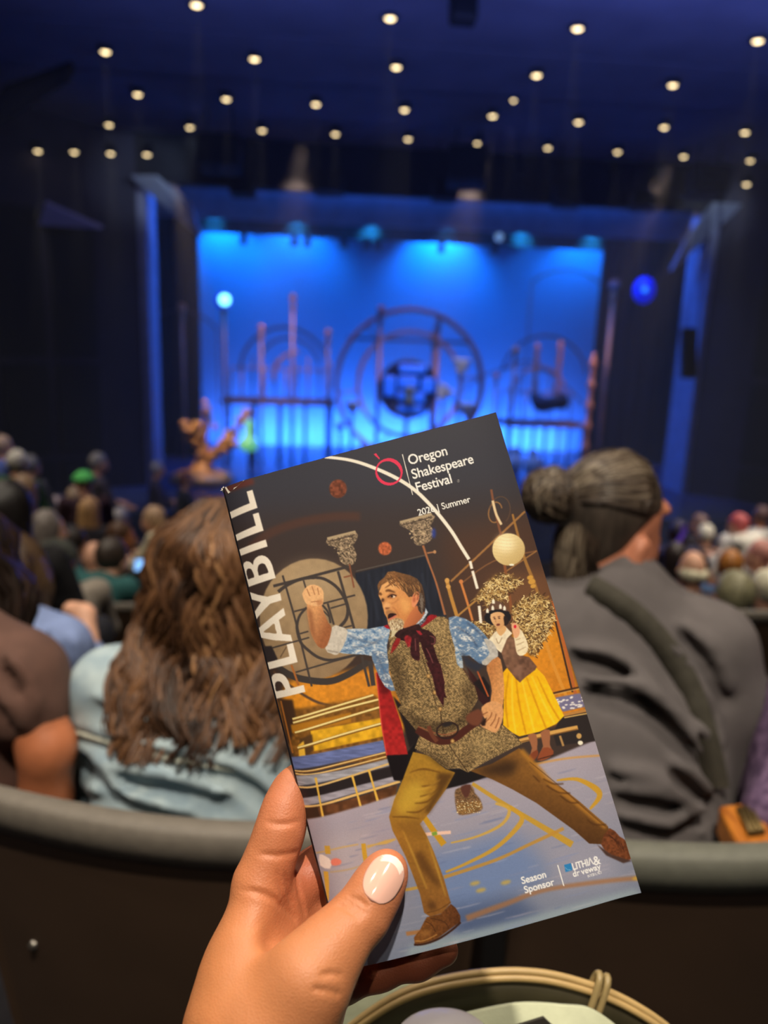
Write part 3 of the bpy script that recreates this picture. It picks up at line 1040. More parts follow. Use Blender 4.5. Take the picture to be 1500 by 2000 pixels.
# ------------------------------------------------------------------ audience: seated people built from a few shared shapes
def person_shapes(pose):
    """blended bodies in local metres: origin on the floor under the hips, facing +y"""
    A = np.array
    if pose == 'stand':
        hip, chest, neck, head = A([0, 0, .92]), A([0, .01, 1.25]), A([0, .02, 1.44]), A([0, .05, 1.60])
        sh = A([.18, .01, 1.39])
        el, ha = A([.24, .12, 1.12]), A([.14, .34, 1.06])
        kn, ft = A([.10, .04, .5]), A([.11, .0, .07])
    elif pose == 'lean':
        hip, chest, neck, head = A([0, 0, .52]), A([0, .12, .84]), A([0, .22, .99]), A([0, .31, 1.08])
        sh = A([.18, .19, .96])
        el, ha = A([.23, .36, .70]), A([.09, .50, .74])
        kn, ft = A([.13, .45, .52]), A([.13, .45, .06])
    else:
        hip, chest, neck, head = A([0, 0, .52]), A([0, -.02, .85]), A([0, -.01, 1.04]), A([0, .035, 1.185])
        sh = A([.18, -.01, 1.0])
        el, ha = A([.25, .06, .72]), A([.10, .30, .64])
        kn, ft = A([.13, .45, .52]), A([.13, .45, .06])
    mx = A([-1, 1, 1])
    skin = SDF()
    skin.ell(head, (.074, .094, .112), k=.03).ell(head + A([0, .035, -.06]), (.055, .06, .06), k=.03)
    skin.cone(head + A([0, .088, -.02]), head + A([0, .108, -.035]), .012, .014, .015)
    for m in (A([1, 1, 1]), mx):
        skin.ell(head + m * A([.076, -.005, -.02]), (.014, .022, .034), k=.008)
        skin.path([neck + A([0, -.02, -.06]), sh * m * A([.9, 1, 1]), el * m, ha * m], [.05, .045, .038, .028], .02)
        skin.ell(ha * m + A([0, .03, 0]), (.04, .06, .025), k=.02)
    skin.cone(neck + A([0, -.01, -.02]), head + A([0, -.01, -.06]), .056, .05, .03)
    skin.cone(neck + A([0, -.02, -.04]), hip + A([0, 0, .06]), .05, .09, .03)
    top = SDF()
    top.ell(chest, (.185, .115, .2), k=.05).ell(hip + A([0, 0, .08]), (.17, .125, .2), k=.08)
    top.cone(neck + A([0, -.02, -.05]), neck + A([0, -.015, -.02]), .08, .066, .03)
    for m in (A([1, 1, 1]), mx):
        top.cone(neck * A([0, 1, 1]) + A([.05, -.01, -.06]) * m, sh * m, .06, .068, .05)
        top.path([sh * m, el * m, el * m + (ha - el) * m * .45], [.068, .055, .046], .03)
    leg = SDF()
    for m in (A([1, 1, 1]), mx):
        leg.path([hip + A([.09, 0, -.02]) * m, kn * m, ft * m], [.1, .07, .05], .05)
        leg.cone(ft * m, ft * m + A([0, .16, -.02]), .045, .04, .03)
    hair = {}
    h = SDF().ell(head + A([0, -.018, .026]), (.085, .10, .108), k=.02)
    h.ell(head + A([0, .12, -.07]), (.12, .095, .13), k=.02, mode='-')
    hair['short'] = h
    h = SDF().ell(head + A([0, -.02, .02]), (.094, .105, .118), k=.02).ell(head + A([0, -.05, -.11]), (.105, .075, .14), k=.05)
    h.ell(head + A([0, .13, -.06]), (.085, .10, .15), k=.03, mode='-')
    hair['long'] = h
    h = SDF().ell(head + A([0, -.03, -.02]), (.088, .085, .055), k=.02).ell(head + A([0, .1, .0]), (.13, .085, .13), k=.02, mode='-')
    h.ell(head + A([0, -.01, .085]), (.072, .09, .06), k=.02, mode='-')
    hair['ring'] = h
    h = SDF().ell(head + A([0, -.018, .026]), (.086, .10, .108), k=.02).ell(head + A([0, -.11, .04]), (.05, .05, .05), k=.02)
    h.ell(head + A([0, .12, -.07]), (.12, .095, .13), k=.02, mode='-')
    hair['bun'] = h
    h = SDF().ell(head + A([0, -.01, .055]), (.10, .115, .08), k=.02).ell(head + A([0, .03, .055]), (.11, .16, .014), k=.02)
    h.half(head + A([0, 0, .03]), (0, 0, -1))
    hair['cap'] = h
    out = {'head': head}
    for nm, s_, hh in (('body', skin, .016), ('top', top, .02), ('trousers', leg, .025)):
        v, f = s_.mesh(hh)
        v = relax(v, f, 2)
        if nm == 'top':
            v = v + normals(v, f) * (vnoise(v, 38, 3) * .007)[:, None]
        o = mesh_np(pose + '_' + nm, v, f, None)
        out[nm] = o.data
        bpy.data.objects.remove(o)
    out['hair'] = {}
    for nm, s_ in hair.items():
        v, f = s_.mesh(.014)
        v = relax(v, f, 1)
        v = v + normals(v, f) * (vnoise(v * A([1, 1, .4]), 90, 5) * .005)[:, None]
        o = mesh_np(pose + '_hair_' + nm, v, f, None)
        out['hair'][nm] = o.data
        bpy.data.objects.remove(o)
    return out


SHAPES = {p: person_shapes(p) for p in ('sit', 'lean', 'stand')}
SKINS = {'light': mat('skin_light', (232, 176, 146), 0.5, var=0.12, scale=30), 'tan': mat('skin_tan', (190, 122, 84), 0.5, var=0.12, scale=30),
         'dark': mat('skin_dark', (122, 74, 52), 0.5, var=0.12, scale=30)}


def cloth(c):
    return mat('cloth_%d_%d_%d' % c, c, 0.9, var=0.22, scale=18, bump=0.15)


def hairm(c):
    return mat('hair_%d_%d_%d' % c, c, 0.5, var=0.45, scale=26, stretch=(3, 3, 0.6))


def part_of(root, name, me, m):
    o = bpy.data.objects.new(name, me)
    COL.objects.link(o)
    o.parent = root
    if not me.materials:
        me.materials.append(m)
    o.material_slots[0].link = 'OBJECT'
    o.material_slots[0].material = m
    return o


def person(label, px, py, d, top, hair, hairc, skin='light', pose='sit', yaw=0, group='seated audience', sc=1.0, legs=(38, 38, 46)):
    """head centre seen at pixel (px, py), d metres along the lens axis"""
    S_ = SHAPES[pose]
    h = P(px, py, d)
    a = math.radians(yaw)
    R = np.array([[math.cos(a), math.sin(a), 0], [-math.sin(a), math.cos(a), 0], [0, 0, 1]])
    base = h - R @ S_['head'] * sc
    root = thing('person', label, 'person', base, group)
    root.rotation_euler = (0, 0, -a)
    root.scale = (sc, sc, sc)
    part_of(root, 'body', S_['body'], SKINS[skin])
    part_of(root, 'top', S_['top'], cloth(top))
    part_of(root, 'trousers', S_['trousers'], cloth(legs))
    if hair:
        part_of(root, 'hat' if hair == 'cap' else 'hair', S_['hair'][hair], cloth(hairc) if hair == 'cap' else hairm(hairc))
    return root


GREY, WHITE, BROWN, BLACKH, BLOND = (150, 146, 140), (225, 218, 200), (74, 50, 36), (26, 20, 18), (206, 160, 108)
PEOPLE = [
    # left block
    ('dark-haired person in black at the left edge, second row ahead', 22, 1000, 3.1, (24, 22, 26), 'long', BLACKH, 'tan', 'sit', 10),
    ('person in grey-beige shirt with dark cap behind the blue shirt', 112, 1102, 3.9, (150, 140, 128), 'cap', (62, 64, 58), 'tan', 'lean', -15),
    ('bald-headed person seen from behind beside the teal sweater', 184, 1088, 5.5, (70, 62, 50), None, None, 'light', 'sit', 0),
    ('person in teal sweater hunched forward over a phone', 222, 1090, 4.5, (40, 92, 92), 'short', (60, 48, 40), 'light', 'lean', 25),
    ('brown-haired person in black turning a lit face to the right', 238, 1048, 4.4, (22, 20, 24), 'short', (92, 62, 42), 'tan', 'sit', 75),
    ('grey-haired person with pinkish cheek turned right in the left rows', 96, 1036, 4.6, (44, 40, 46), 'long', (128, 118, 112), 'light', 'sit', 60),
    ('person in dark maroon shirt with brown hair, left rows', 150, 1058, 5.3, (70, 34, 38), 'short', (54, 44, 40), 'light', 'sit', 30),
    ('sandy-blond person seen from behind in the left rows', 176, 998, 5.6, (52, 50, 58), 'long', BLOND, 'light', 'sit', 0),
    ('person in bright green cap at the left', 164, 945, 7.2, (58, 34, 44), 'cap', (96, 206, 104), 'light', 'sit', -20),
    ('grey-haired person right behind the green cap', 194, 905, 9.0, (70, 64, 74), 'short', GREY, 'light', 'stand', 60),
    ('pale-haired person in brown left of the green cap', 150, 972, 6.4, (84, 62, 58), 'long', (176, 150, 120), 'light', 'sit', 10),
    ('silver-haired person in navy at the right end of the left rows', 238, 1012, 6.4, (42, 56, 104), 'short', (196, 188, 180), 'light', 'sit', 40),
    ('tan-haired person in faded rose shirt, left rows', 50, 962, 5.2, (128, 72, 76), 'long', (150, 120, 92), 'light', 'sit', 15),
    ('person in plum top with white face turned, left rows', 112, 990, 7.4, (104, 52, 64), 'short', (210, 190, 184), 'light', 'sit', 65),
    ('white-haired person in dark green, far upper left', 36, 905, 7.0, (46, 82, 50), 'short', WHITE, 'light', 'sit', 20),
    ('grey-haired person in dim grey, far upper left', 62, 912, 8.2, (66, 66, 74), 'short', (120, 118, 120), 'light', 'sit', 30),
    ('person at the top left edge with pale hair and blue top', 8, 872, 6.6, (92, 112, 190), 'short', (206, 176, 150), 'light', 'stand', 40),
    ('person in cream cardigan bending forward in the aisle', 298, 1016, 5.4, (206, 194, 164), 'short', (214, 176, 140), 'light', 'lean', -70),
    ('brown-haired person in slate by the cream cardigan', 268, 1078, 4.9, (70, 70, 92), 'short', (70, 52, 44), 'light', 'lean', 40),
    # by the stage
    ('white-haired person in dark blue shirt standing sideways by the stage', 309, 918, 11.4, (62, 60, 92), 'short', (176, 176, 184), 'light', 'stand', 80),
    ('person with flushed face and bare arms standing by the stage', 365, 938, 10.9, (56, 60, 72), 'short', (150, 96, 84), 'light', 'stand', 70),
    # right block
    ('white-haired person with a pink bald crown right of the grey shirt', 1352, 1112, 4.6, (58, 40, 42), 'ring', (232, 222, 190), 'light', 'sit', 10),
    ('person with grey-green hair in charcoal, right rows', 1430, 1166, 3.6, (58, 50, 48), 'short', (150, 144, 112), 'tan', 'sit', 0),
    ('white-haired person in navy at the right edge', 1492, 1152, 3.9, (52, 66, 84), 'short', (232, 224, 196), 'light', 'sit', -10),
    ('auburn-haired person in blue, right rows', 1424, 1108, 5.0, (70, 98, 140), 'short', (176, 112, 46), 'light', 'sit', 20),
    ('pale-faced person turned left beside the auburn head', 1404, 1128, 6.6, (92, 100, 120), 'short', (206, 200, 190), 'light', 'sit', -60),
    ('person in blue shirt with white hair, right rows', 1458, 1118, 6.3, (70, 104, 150), 'short', (214, 206, 200), 'light', 'sit', 30),
    ('person in white shirt with pinkish face turned left, right rows', 1440, 1026, 7.8, (226, 220, 206), 'short', (196, 92, 92), 'light', 'lean', -30),
    ('person in salmon-pink shirt, right rows', 1456, 1058, 6.9, (226, 120, 116), 'ring', (236, 140, 132), 'light', 'lean', 10),
    ('brown-haired person in white at the upper right edge', 1486, 1008, 8.0, (214, 210, 200), 'short', (110, 84, 80), 'tan', 'stand', 10),
    ('white-haired person in black, upper right rows', 1377, 1045, 7.0, (28, 28, 32), 'short', (236, 226, 204), 'light', 'sit', 0),
    ('dim brown-haired person above the white head, right rows', 1364, 1024, 8.4, (46, 40, 46), 'short', (124, 96, 92), 'light', 'sit', -30),
    ('silver-haired person low in front of the salmon shirt', 1416, 1064, 6.2, (40, 38, 44), 'short', (214, 210, 200), 'light', 'sit', 20),
    ('person with purple lanyard and dark top, right rows', 1322, 1040, 7.4, (48, 46, 72), 'short', (56, 50, 70), 'dark', 'sit', 0),
    ('person with reddish cheek and white collar at the right edge', 1482, 1086, 5.6, (220, 196, 180), 'short', (206, 140, 128), 'light', 'sit', -50),
    ('dark-haired person in dark grey, middle right rows', 1398, 1092, 5.8, (36, 34, 40), 'short', (66, 52, 46), 'tan', 'sit', 10),
    ('person half hidden by the grey shirt, dark hair and maroon top', 1314, 1090, 5.2, (64, 36, 42), 'long', (44, 32, 32), 'tan', 'sit', 0),
]
placed = []
for a in PEOPLE:
    a = list(a)
    for _ in range(30):                                    # step back a little where two people would share a seat
        q = P(a[1], a[2], a[3])
        if all(abs(q[0] - r[0]) > .47 or abs(q[1] - r[1]) > .55 for r in placed):
            break
        a[3] += .08
    placed.append(q)
    person(*a)
# lanyard and phone glow
c = P(1334, 1030, 7.3)
o = MB().tube(smooth_path([P(1322, 1062, 7.2), P(1332, 1045, 7.2), P(1336, 1030, 7.2), P(1330, 1024, 7.2)], 5), 0.03, 8, squash=0.3).build('lanyard', mat('lanyard_purple', (110, 70, 220), 0.6))
tag(o, 'purple lanyard around the neck of a person in the right rows', 'lanyard')
ph = P(274, 1104, 4.75)
t = thing('phone', 'small phone with a lit pale-blue screen before the teal sweater', 'phone', ph)
Mx = Matrix.Translation(Vector(ph)) @ Matrix.Rotation(math.radians(-35), 4, 'X')
bevel(MB().box((-.036, -.004, -.04), (.036, .004, .04), Mx).build('case', mat('phone_black', (12, 12, 14), 0.4), t, False), 0.004)
MB().box((-.032, -.0055, -.036), (.032, -.0045, .036), Mx).build('screen', mat('phone_screen', (120, 180, 240), 0.3, emit=(110, 170, 240, 1.2)), t, False)


# ------------------------------------------------------------------ theatre seats
M_SHELL = mat('seat_shell_brown', (76, 57, 42), 0.55, var=0.15, scale=5, bump=0.05)
M_RIM = mat('seat_rim_taupe', (106, 99, 90), 0.65, var=0.1, scale=60, bump=0.1)
M_UPH = mat('seat_fabric', (54, 62, 62), 0.95, var=0.2, scale=70, bump=0.2)
M_WOOD = mat('armrest_wood', (206, 128, 44), 0.4, var=0.35, scale=14, stretch=(8, 1, 1), col2=(150, 84, 26))
M_IRON = mat('seat_iron', (30, 28, 28), 0.5, 0.4)
M_BOLT = mat('bolt_steel', (170, 165, 155), 0.3, 0.9)


def seat_shape(a, b, k, half, zt, zf, cx, th=0.036, nu=28, nv=12):
    """returns shell / rim / pad geometry of one curved seat back; y = a + b u + k u^2"""
    def pt(u, w, t):                      # w: 0 top .. 1 bottom, t: 0 rear face .. 1 front face
        uu = u * (1 - 0.05 * w * w)
        y = a + b * uu + k * uu * uu + 0.10 * w + th * t
        return (cx + uu, y, zt - (zt - zf - 0.36) * w - 0.012 * abs(u / half) ** 3)
    us = np.linspace(-half, half, nu)
    ws = np.linspace(0, 1, nv)

    def sheet(t):
        return [[pt(u, w, t) for u in us] for w in ws]
    shell = MB()
    A_, B_ = sheet(0), sheet(0.55)
    for G, flip in ((A_, False), (B_, True)):
        v = [p for r in G for p in r]
        f = []
        for i in range(nv - 1):
            for j in range(nu - 1):
                q = (i * nu + j, i * nu + j + 1, (i + 1) * nu + j + 1, (i + 1) * nu + j)
                f.append(q[::-1] if not flip else q)
        shell.add(v, f)
    n = nu * nv
    for j in range(nu - 1):
        shell.f.append(((nv - 1) * nu + j, (nv - 1) * nu + j + 1, n + (nv - 1) * nu + j + 1, n + (nv - 1) * nu + j))
    for i in range(nv - 1):
        shell.f.append((i * nu, (i + 1) * nu, n + (i + 1) * nu, n + i * nu))
        shell.f.append((i * nu + nu - 1, n + i * nu + nu - 1, n + (i + 1) * nu + nu - 1, (i + 1) * nu + nu - 1))
    rim = MB()
    path = [np.array(pt(u, 0, 0.5)) for u in us]
    sec = [(-0.52, -0.034), (-0.56, -0.012), (-0.50, 0.004), (-0.30, 0.010), (0.30, 0.010), (0.52, 0.002), (0.56, -0.02), (0.5, -0.05)]
    v, f = [], []
    m = len(sec)
    for p in path:
        for (dy, dz) in sec:
            v.append(p + np.array([0, dy * th, dz]))
    for i in range(nu - 1):
        for j in range(m):
            f.append((i * m + j, i * m + (j + 1) % m, (i + 1) * m + (j + 1) % m, (i + 1) * m + j))
    f += [tuple(range(m)), tuple((nu - 1) * m + j for j in range(m))[::-1]]
    rim.add(v, f)
    pad = MB()
    v, f = [], []
    for i, w in enumerate(np.linspace(0.06, 0.98, 10)):
        for j, u in enumerate(us[1:-1]):
            e = min(1, (half - abs(u)) / 0.05) * min(1, min(w, 1.02 - w) / 0.06)
            p = pt(u, w, 0.6)
            v.append((p[0], p[1] + 0.005 + 0.045 * e, p[2]))
    mm = nu - 2
    for i in range(9):
        for j in range(mm - 1):
            f.append((i * mm + j, i * mm + j + 1, (i + 1) * mm + j + 1, (i + 1) * mm + j))
    pad.add(v, f)
    return shell, rim, pad, pt


def theatre_seat(label, cx, a, b, k, half, zt, zf, arms=(True, True), rimm=None, loc=None, group='theatre seats'):
    t = thing('theatre_seat', label, 'seat', (cx, a + 0.3, zf), group)
    shell, rim, pad, pt = seat_shape(a, b, k, half, zt, zf, cx)
    shell.build('back_shell', M_SHELL, t)
    rim.build('rim', rimm or M_RIM, t)
    pad.build('back_cushion', M_UPH, t)
    c = SDF().ell((cx, a + 0.36, zf + 0.42), (half * 0.88, 0.24, 0.055), k=.01)
    body_obj('seat_cushion', c, 0.02, M_UPH, t)
    for s_, on in ((-1, arms[0]), (1, arms[1])):
        if not on:
            continue
        x = cx + s_ * (half + 0.005)
        ya = a + k * half * half + b * s_ * half
        o = MB().prism([(x - .035, ya + .10, zf + .66), (x + .035, ya + .10, zf + .66), (x + .035, ya + .42, zf + .68), (x - .035, ya + .42, zf + .68)], (0, 0, .03)).build('armrest', M_WOOD, t, False)
        bevel(o, 0.008)
        p = MB().box((x - .02, ya + .16, zf + .696), (x + .02, ya + .22, zf + .702)).build('number_plate', mat('plate_brass', (92, 84, 60), 0.4, 0.7), o, False)
        bevel(MB().box((x - .02, ya + .12, zf), (x + .02, ya + .40, zf + .66)).build('side_panel', M_IRON, t, False), 0.01)
    bevel(MB().box((cx - half * .8, a + .2, zf), (cx + half * .8, a + .45, zf + .05)).build('base', M_IRON, t, False), 0.01)
    return t, pt


# seats of the nearer left rows whose backs show between the people
def plain_seat(label, px, py, d, half=0.27):
    c = P(px, py, d)
    zf = c[2] - 0.88
    return theatre_seat(label, c[0], c[1], 0.0, 0.55, half, c[2], zf, (False, False))


plain_seat('black seat back under the teal sweater', 212, 1184, 4.2)
plain_seat('seat back with a pale rim at the right edge beside the grey shirt', 1497, 1200, 3.1)
plain_seat('dark seat back below the white-haired head at the right edge', 1500, 1340, 2.1)

# ------------------------------------------------------------------ the row in front
SEAT_Z = 0.6785
SEAT_F = -0.23
seatA, ptA = theatre_seat('brown seat back in front of the hand, left, with taupe rim', -0.10, 0.7826, -0.1265, 0.703, 0.335, SEAT_Z, SEAT_F, (False, False))
seatB, ptB = theatre_seat('brown seat back right of the booklet with grey-green rim', 0.555, 0.715, 0.053, 0.703, 0.305, SEAT_Z, SEAT_F, (False, True), mat('seat_rim_green_grey', (98, 98, 88), 0.65, var=0.1, scale=60, bump=0.1))
for (u, w) in ((-0.262, 0.42), (-0.246, 0.72), (-0.238, 0.86)):
    p = np.array(ptA(u, w, 0))
    MB().lathe([(0.006, -0.004), (0.007, 0.002), (0.004, 0.005), (0.001, 0.006)], p, 12, (0, -1, 0)).build('bolt', M_BOLT, seatA)

bevel(MB().box((0.222, 0.80, SEAT_F), (0.262, 0.90, SEAT_Z - 0.06)).build('gap_block', M_IRON, seatA, False), 0.006)  # dark block added to keep the gap between the seats in shade
DENIM = mat('pale_denim', (172, 188, 192), 0.95, var=0.22, scale=26, bump=0.25, col2=(136, 156, 168))
DENIM_S = mat('denim_seam', (196, 200, 186), 0.95)


def on(sdf, pts, d0, d1, lift=0.0):
    out = []
    for (x, y) in pts:
        h = sdf.hit(x, y, d0, d1)
        if h is None:
            continue
        n = (CAM - h) / np.linalg.norm(CAM - h)
        out.append(h + n * lift)
    return out


def folds(sdf, lines, d0, d1, r=0.010, k=0.02, up=0.6, deep=0.45):
    """press grooves into a garment along traced lines and raise a soft ridge beside each"""
    ops = []
    for ln in lines:
        pts = on(sdf, [tuple(q) for q in smooth_path([np.array(p, float) for p in ln[0]], 4)], d0, d1, r * (1 - deep) * (ln[1] if len(ln) > 1 else 1.0))
        w = ln[1] if len(ln) > 1 else 1.0
        n = len(pts)
        for i in range(n - 1):
            e = math.sin(math.pi * (i + 0.5) / n) ** 0.5
            ops.append(('-', pts[i], pts[i + 1], r * w * e))
            dz = np.array([0, 0, 0.022 * w])
            ops.append(('+', pts[i] + dz - np.array([0, 0.002, 0]) + np.array([0, .008, 0]), pts[i + 1] + dz + np.array([0, .006, 0]), r * up * w * e))
    for (m, a, b, rr) in ops:
        sdf.cone(a, b, rr, rr, k, m)


# locks of hair ---------------------------------------------------
def hair_locks(name, parent, paths, rad, cols, seed=1, wave=0.008, period=0.12, m=None, squash=0.6, n=5, seg=3, clump=28.0):
    """tapered strands whose waves agree with their neighbours, toned lock by lock, as a single hair part"""
    rg = np.random.default_rng(seed)
    V, Fq, T = [], [], []
    o = 0
    cl = np.array([lin(c) for c in cols])
    for p in paths:
        p = smooth_path(p, seg)
        k = len(p)
        s_ = np.concatenate([[0], np.cumsum(np.linalg.norm(np.diff(p, axis=0), axis=1))])
        mid = p[k // 2][None]
        ph = 5.0 * vnoise(mid, clump, seed)[0] + rg.normal() * .35
        ph2 = 5.0 * vnoise(mid, clump, seed + 1)[0] + rg.normal() * .35
        w = wave * np.clip(s_ / .14, 0, 1) ** 1.2
        a = 2 * math.pi * s_ / period
        p = p + np.stack([w * np.sin(ph + a), .8 * w * np.cos(ph2 + a), .25 * w * np.sin(ph2 + a)], 1)
        t = s_ / s_[-1]
        r = rad * rg.uniform(0.7, 1.3) * (0.4 + 0.6 * np.sin(math.pi * np.clip(0.15 + 0.8 * t, 0, 1)))
        mb = MB().tube(list(p), list(r), n, caps=False, squash=squash)
        V += mb.v
        Fq += [tuple(i + o for i in f) for f in mb.f]
        q = np.clip(.5 + .42 * vnoise(mid, clump * 2.2, seed + 5)[0] + rg.normal() * .16, 0, .999) * (len(cl) - 1)
        i = int(q)
        c = cl[i] * (1 - q + i) + cl[i + 1] * (q - i)
        T.append(np.tile(c * rg.uniform(.85, 1.15), (len(mb.v), 1)))
        o += len(mb.v)
    return mesh_np(name, np.array(V), np.array(Fq), m or attr_mat('hair_strands', 0.42, 0.35), parent, np.clip(np.concatenate(T), 0, 1))


# --- woman in pale denim -------------------------------------------
wb = P(430, 1640, 1.28)
wom = thing('person', 'person with long wavy brown hair in a pale denim shirt, seen from behind', 'person', (wb[0], wb[1], SEAT_F + 0.45))
sk = SDF()
hc = P(440, 1118, 1.34)
sk.ell(hc, (.078, .098, .118), k=.02).cone(hc + np.array([0, -.02, -.07]), P(440, 1270, 1.34), .055, .06, .03)
sk.cone(hc + np.array([0, .1, -.02]), hc + np.array([0, .116, -.035]), .013, .015, .015)
body_obj('body', sk, .012, SKINS['light'], wom)
dn = SDF()
nk = P(436, 1285, 1.33)
shl, shr = P(222, 1345, 1.30), P(665, 1372, 1.34)
dn.cone(nk, nk + np.array([0, 0, .03]), .075, .07, .03)
dn.cone(nk + np.array([-.05, 0, -.02]), shl, .07, .066, .05).cone(nk + np.array([.05, 0, -.02]), shr, .07, .066, .05)
dn.ell(P(432, 1440, 1.335), (.225, .105, .16), k=.06).ell(P(420, 1600, 1.28), (.205, .12, .20), k=.08)
dn.ell(P(425, 1780, 1.30), (.20, .13, .2), k=.08)
ell_, elr_ = P(170, 1590, 1.40), P(720, 1600, 1.44)
dn.path([shl, ell_, ell_ + np.array([.08, .24, -.03])], [.068, .056, .045], .03).path([shr, elr_, elr_ + np.array([-.05, .24, -.03])], [.068, .056, .045], .03)
seam = on(dn, [tuple(q) for q in smooth_path([np.array(p, float) for p in [(140, 1425), (200, 1445), (280, 1468), (340, 1484), (440, 1500), (520, 1510)]], 4)], 0.9, 1.7, 0.001)
DN0 = SDF()
DN0.ops = list(dn.ops)
folds(dn, [([(150, 1432), (220, 1458), (330, 1480), (430, 1520)], 0.6), ([(150, 1500), (240, 1530), (330, 1545), (450, 1580)], 1.0), ([(165, 1560), (260, 1580), (370, 1612)], 0.8),
           ([(190, 1380), (240, 1400), (300, 1410)], 0.7), ([(145, 1470), (190, 1500), (230, 1560)], 0.7), ([(330, 1330), (300, 1380), (285, 1430)], 0.6), ([(420, 1500), (500, 1540), (560, 1600)], 0.8)], 0.9, 1.7, 0.010, 0.02, .4, deep=.3)
body_obj('denim_shirt', dn, .009, DENIM, wom, 2, lambda v: vnoise(v, 60, 4) * .002)
MB().tube(seam, .006, 6, squash=.5).build('yoke_seam', DENIM_S, wom)
# jeans on the seat
jn = SDF()
for sx in (-.1, .1):
    jn.path([np.array([wb[0] + sx, wb[1] + .05, .26]), np.array([wb[0] + sx, wb[1] + .48, .28]), np.array([wb[0] + sx, wb[1] + .5, -.16])], [.1, .07, .05], .05)
body_obj('trousers', jn, .022, cloth((60, 70, 96)), wom)
# hair: cap plus wavy locks
hb = SDF().ell(hc + np.array([0, -.01, .012]), (.088, .102, .115), k=.03).ell(P(428, 1240, 1.30), (.095, .045, .13), k=.06).ell(P(430, 1340, 1.285), (.08, .03, .08), k=.05)
hb.ell(hc + np.array([0, .15, -.06]), (.09, .09, .16), k=.03, mode='-')
rg = np.random.default_rng(5)
paths = []
top = hc + np.array([0.01, .01, .118])
for i in range(1250):
    az = rg.uniform(-math.pi * 0.72, math.pi * 0.72)      # 0 = straight back towards the camera
    dx, dy = math.sin(az), -math.cos(az)
    L = rg.uniform(.11, .225)
    start = top + np.array([dx * rg.uniform(.0, .05), dy * rg.uniform(.0, .05), rg.uniform(-.006, .012)])
    kx = rg.uniform(.9, 1.12)
    p = [start, hc + np.array([dx * .085 * kx, dy * .095 * kx, .085]), hc + np.array([dx * .112 * kx, dy * .118 * kx, .01]), hc + np.array([dx * .128 * kx, dy * .112 * kx - .012, -.08])]
    z = -.08
    wd = rg.uniform(.9, 1.15)
    while z > -L + .015:
        z -= .03
        s_ = 1.0 if z > -.22 else max(.45, 1 + (z + .22) * 2.2)
        p.append(hc + np.array([dx * .138 * wd * s_, dy * .10 * s_ - .03 - .075 * min(1, max(0, (-z - .14) / .16)), z]))
    paths.append(np.array(p))
paths = [smooth_path(p, 2) for p in paths]                 # let the hair lie on the shirt, not in it
ln_ = np.cumsum([0] + [len(p) for p in paths])
q = np.concatenate(paths)
for _ in range(6):
    q[:, 1] -= np.maximum(0, .014 - DN0.eval(q)) * .95
paths = [q[ln_[i]:ln_[i + 1]] for i in range(len(paths))]
body_obj('hair_underlayer', hb, .012, hairm((58, 38, 26)), wom, 2, lambda v: vnoise(v * np.array([1, 1, .5]), 70, 2) * .006)
hair_locks('hair', wom, paths, .0042, [(38, 24, 16), (62, 40, 26), (90, 60, 39), (122, 85, 56), (158, 116, 78)], 3, .014, .14, seg=2)

# --- man in grey shirt ----------------------------------------------
mbp = P(1190, 1640, 1.36)
man = thing('person', 'person in a grey shirt with a bun of greying hair and a dark shoulder strap', 'person', (mbp[0], mbp[1], SEAT_F + 0.45))
hd = P(1196, 1020, 1.42)
ph_ = math.radians(66)
FD = np.array([math.sin(ph_), math.cos(ph_), -0.12])
FD /= np.linalg.norm(FD)
RD = np.array([math.cos(ph_), -math.sin(ph_), 0.0])
UD = np.cross(RD, FD)
HR = np.stack([FD, RD, UD], 1)


def H(f, r, u):
    return hd + FD * f + RD * r + UD * u


sk = SDF()
sk.ell(H(-.005, 0, .012), (.098, .078, .105), HR, .02).ell(H(.045, 0, -.055), (.062, .060, .065), HR, .03)
sk.cone(H(.088, 0, .0), H(.118, 0, -.032), .012, .016, .014)                      # nose
sk.ell(H(.085, 0, .035), (.02, .055, .02), HR, .02)                                 # brow
sk.ell(H(.095, 0, -.075), (.022, .03, .012), HR, .012).ell(H(.085, 0, -.115), (.03, .035, .022), HR, .02)   # lips, chin
for s_ in (-1, 1):
    sk.ell(H(.085, s_ * .032, .012), (.02, .02, .012), HR, .012, '-')
    sk.ell(H(-.006, s_ * .086, -.046), (.024, .014, .040), HR, .006)
    sk.ell(H(-.001, s_ * .099, -.044), (.011, .009, .022), HR, .005, '-')
    sk.ell(H(.0, s_ * .078, -.078), (.010, .008, .010), HR, .006)
nb = P(1200, 1185, 1.40)
sk.cone(H(-.03, 0, -.06), nb, .060, .066, .03)
MAN_SK = sk
gs = SDF()
shr, shl = P(1385, 1262, 1.37), P(985, 1225, 1.42)
gs.cone(nb + np.array([0, .0, -.02]), nb + np.array([.01, .0, .035]), .088, .076, .02)
gs.cone(nb + np.array([.06, 0, -.03]), shr, .085, .075, .05).cone(nb + np.array([-.06, 0, -.03]), shl, .085, .075, .05)
gs.ell(P(1185, 1350, 1.40), (.235, .115, .17), k=.07).ell(P(1190, 1520, 1.36), (.215, .135, .2), k=.08).ell(P(1200, 1700, 1.36), (.205, .15, .2), k=.08)
er, el2 = P(1420, 1480, 1.40), P(960, 1480, 1.46)
gs.path([shr, P(1412, 1370, 1.38), er], [.076, .074, .066], .03).path([shl, el2], [.074, .064], .03)
cl_ = on(gs, [tuple(q) for q in smooth_path([np.array(p, float) for p in [(1148, 1142), (1190, 1165), (1245, 1205), (1300, 1265), (1342, 1335), (1368, 1405), (1388, 1480), (1400, 1540)]], 5)], 1.0, 1.8, 0.011)
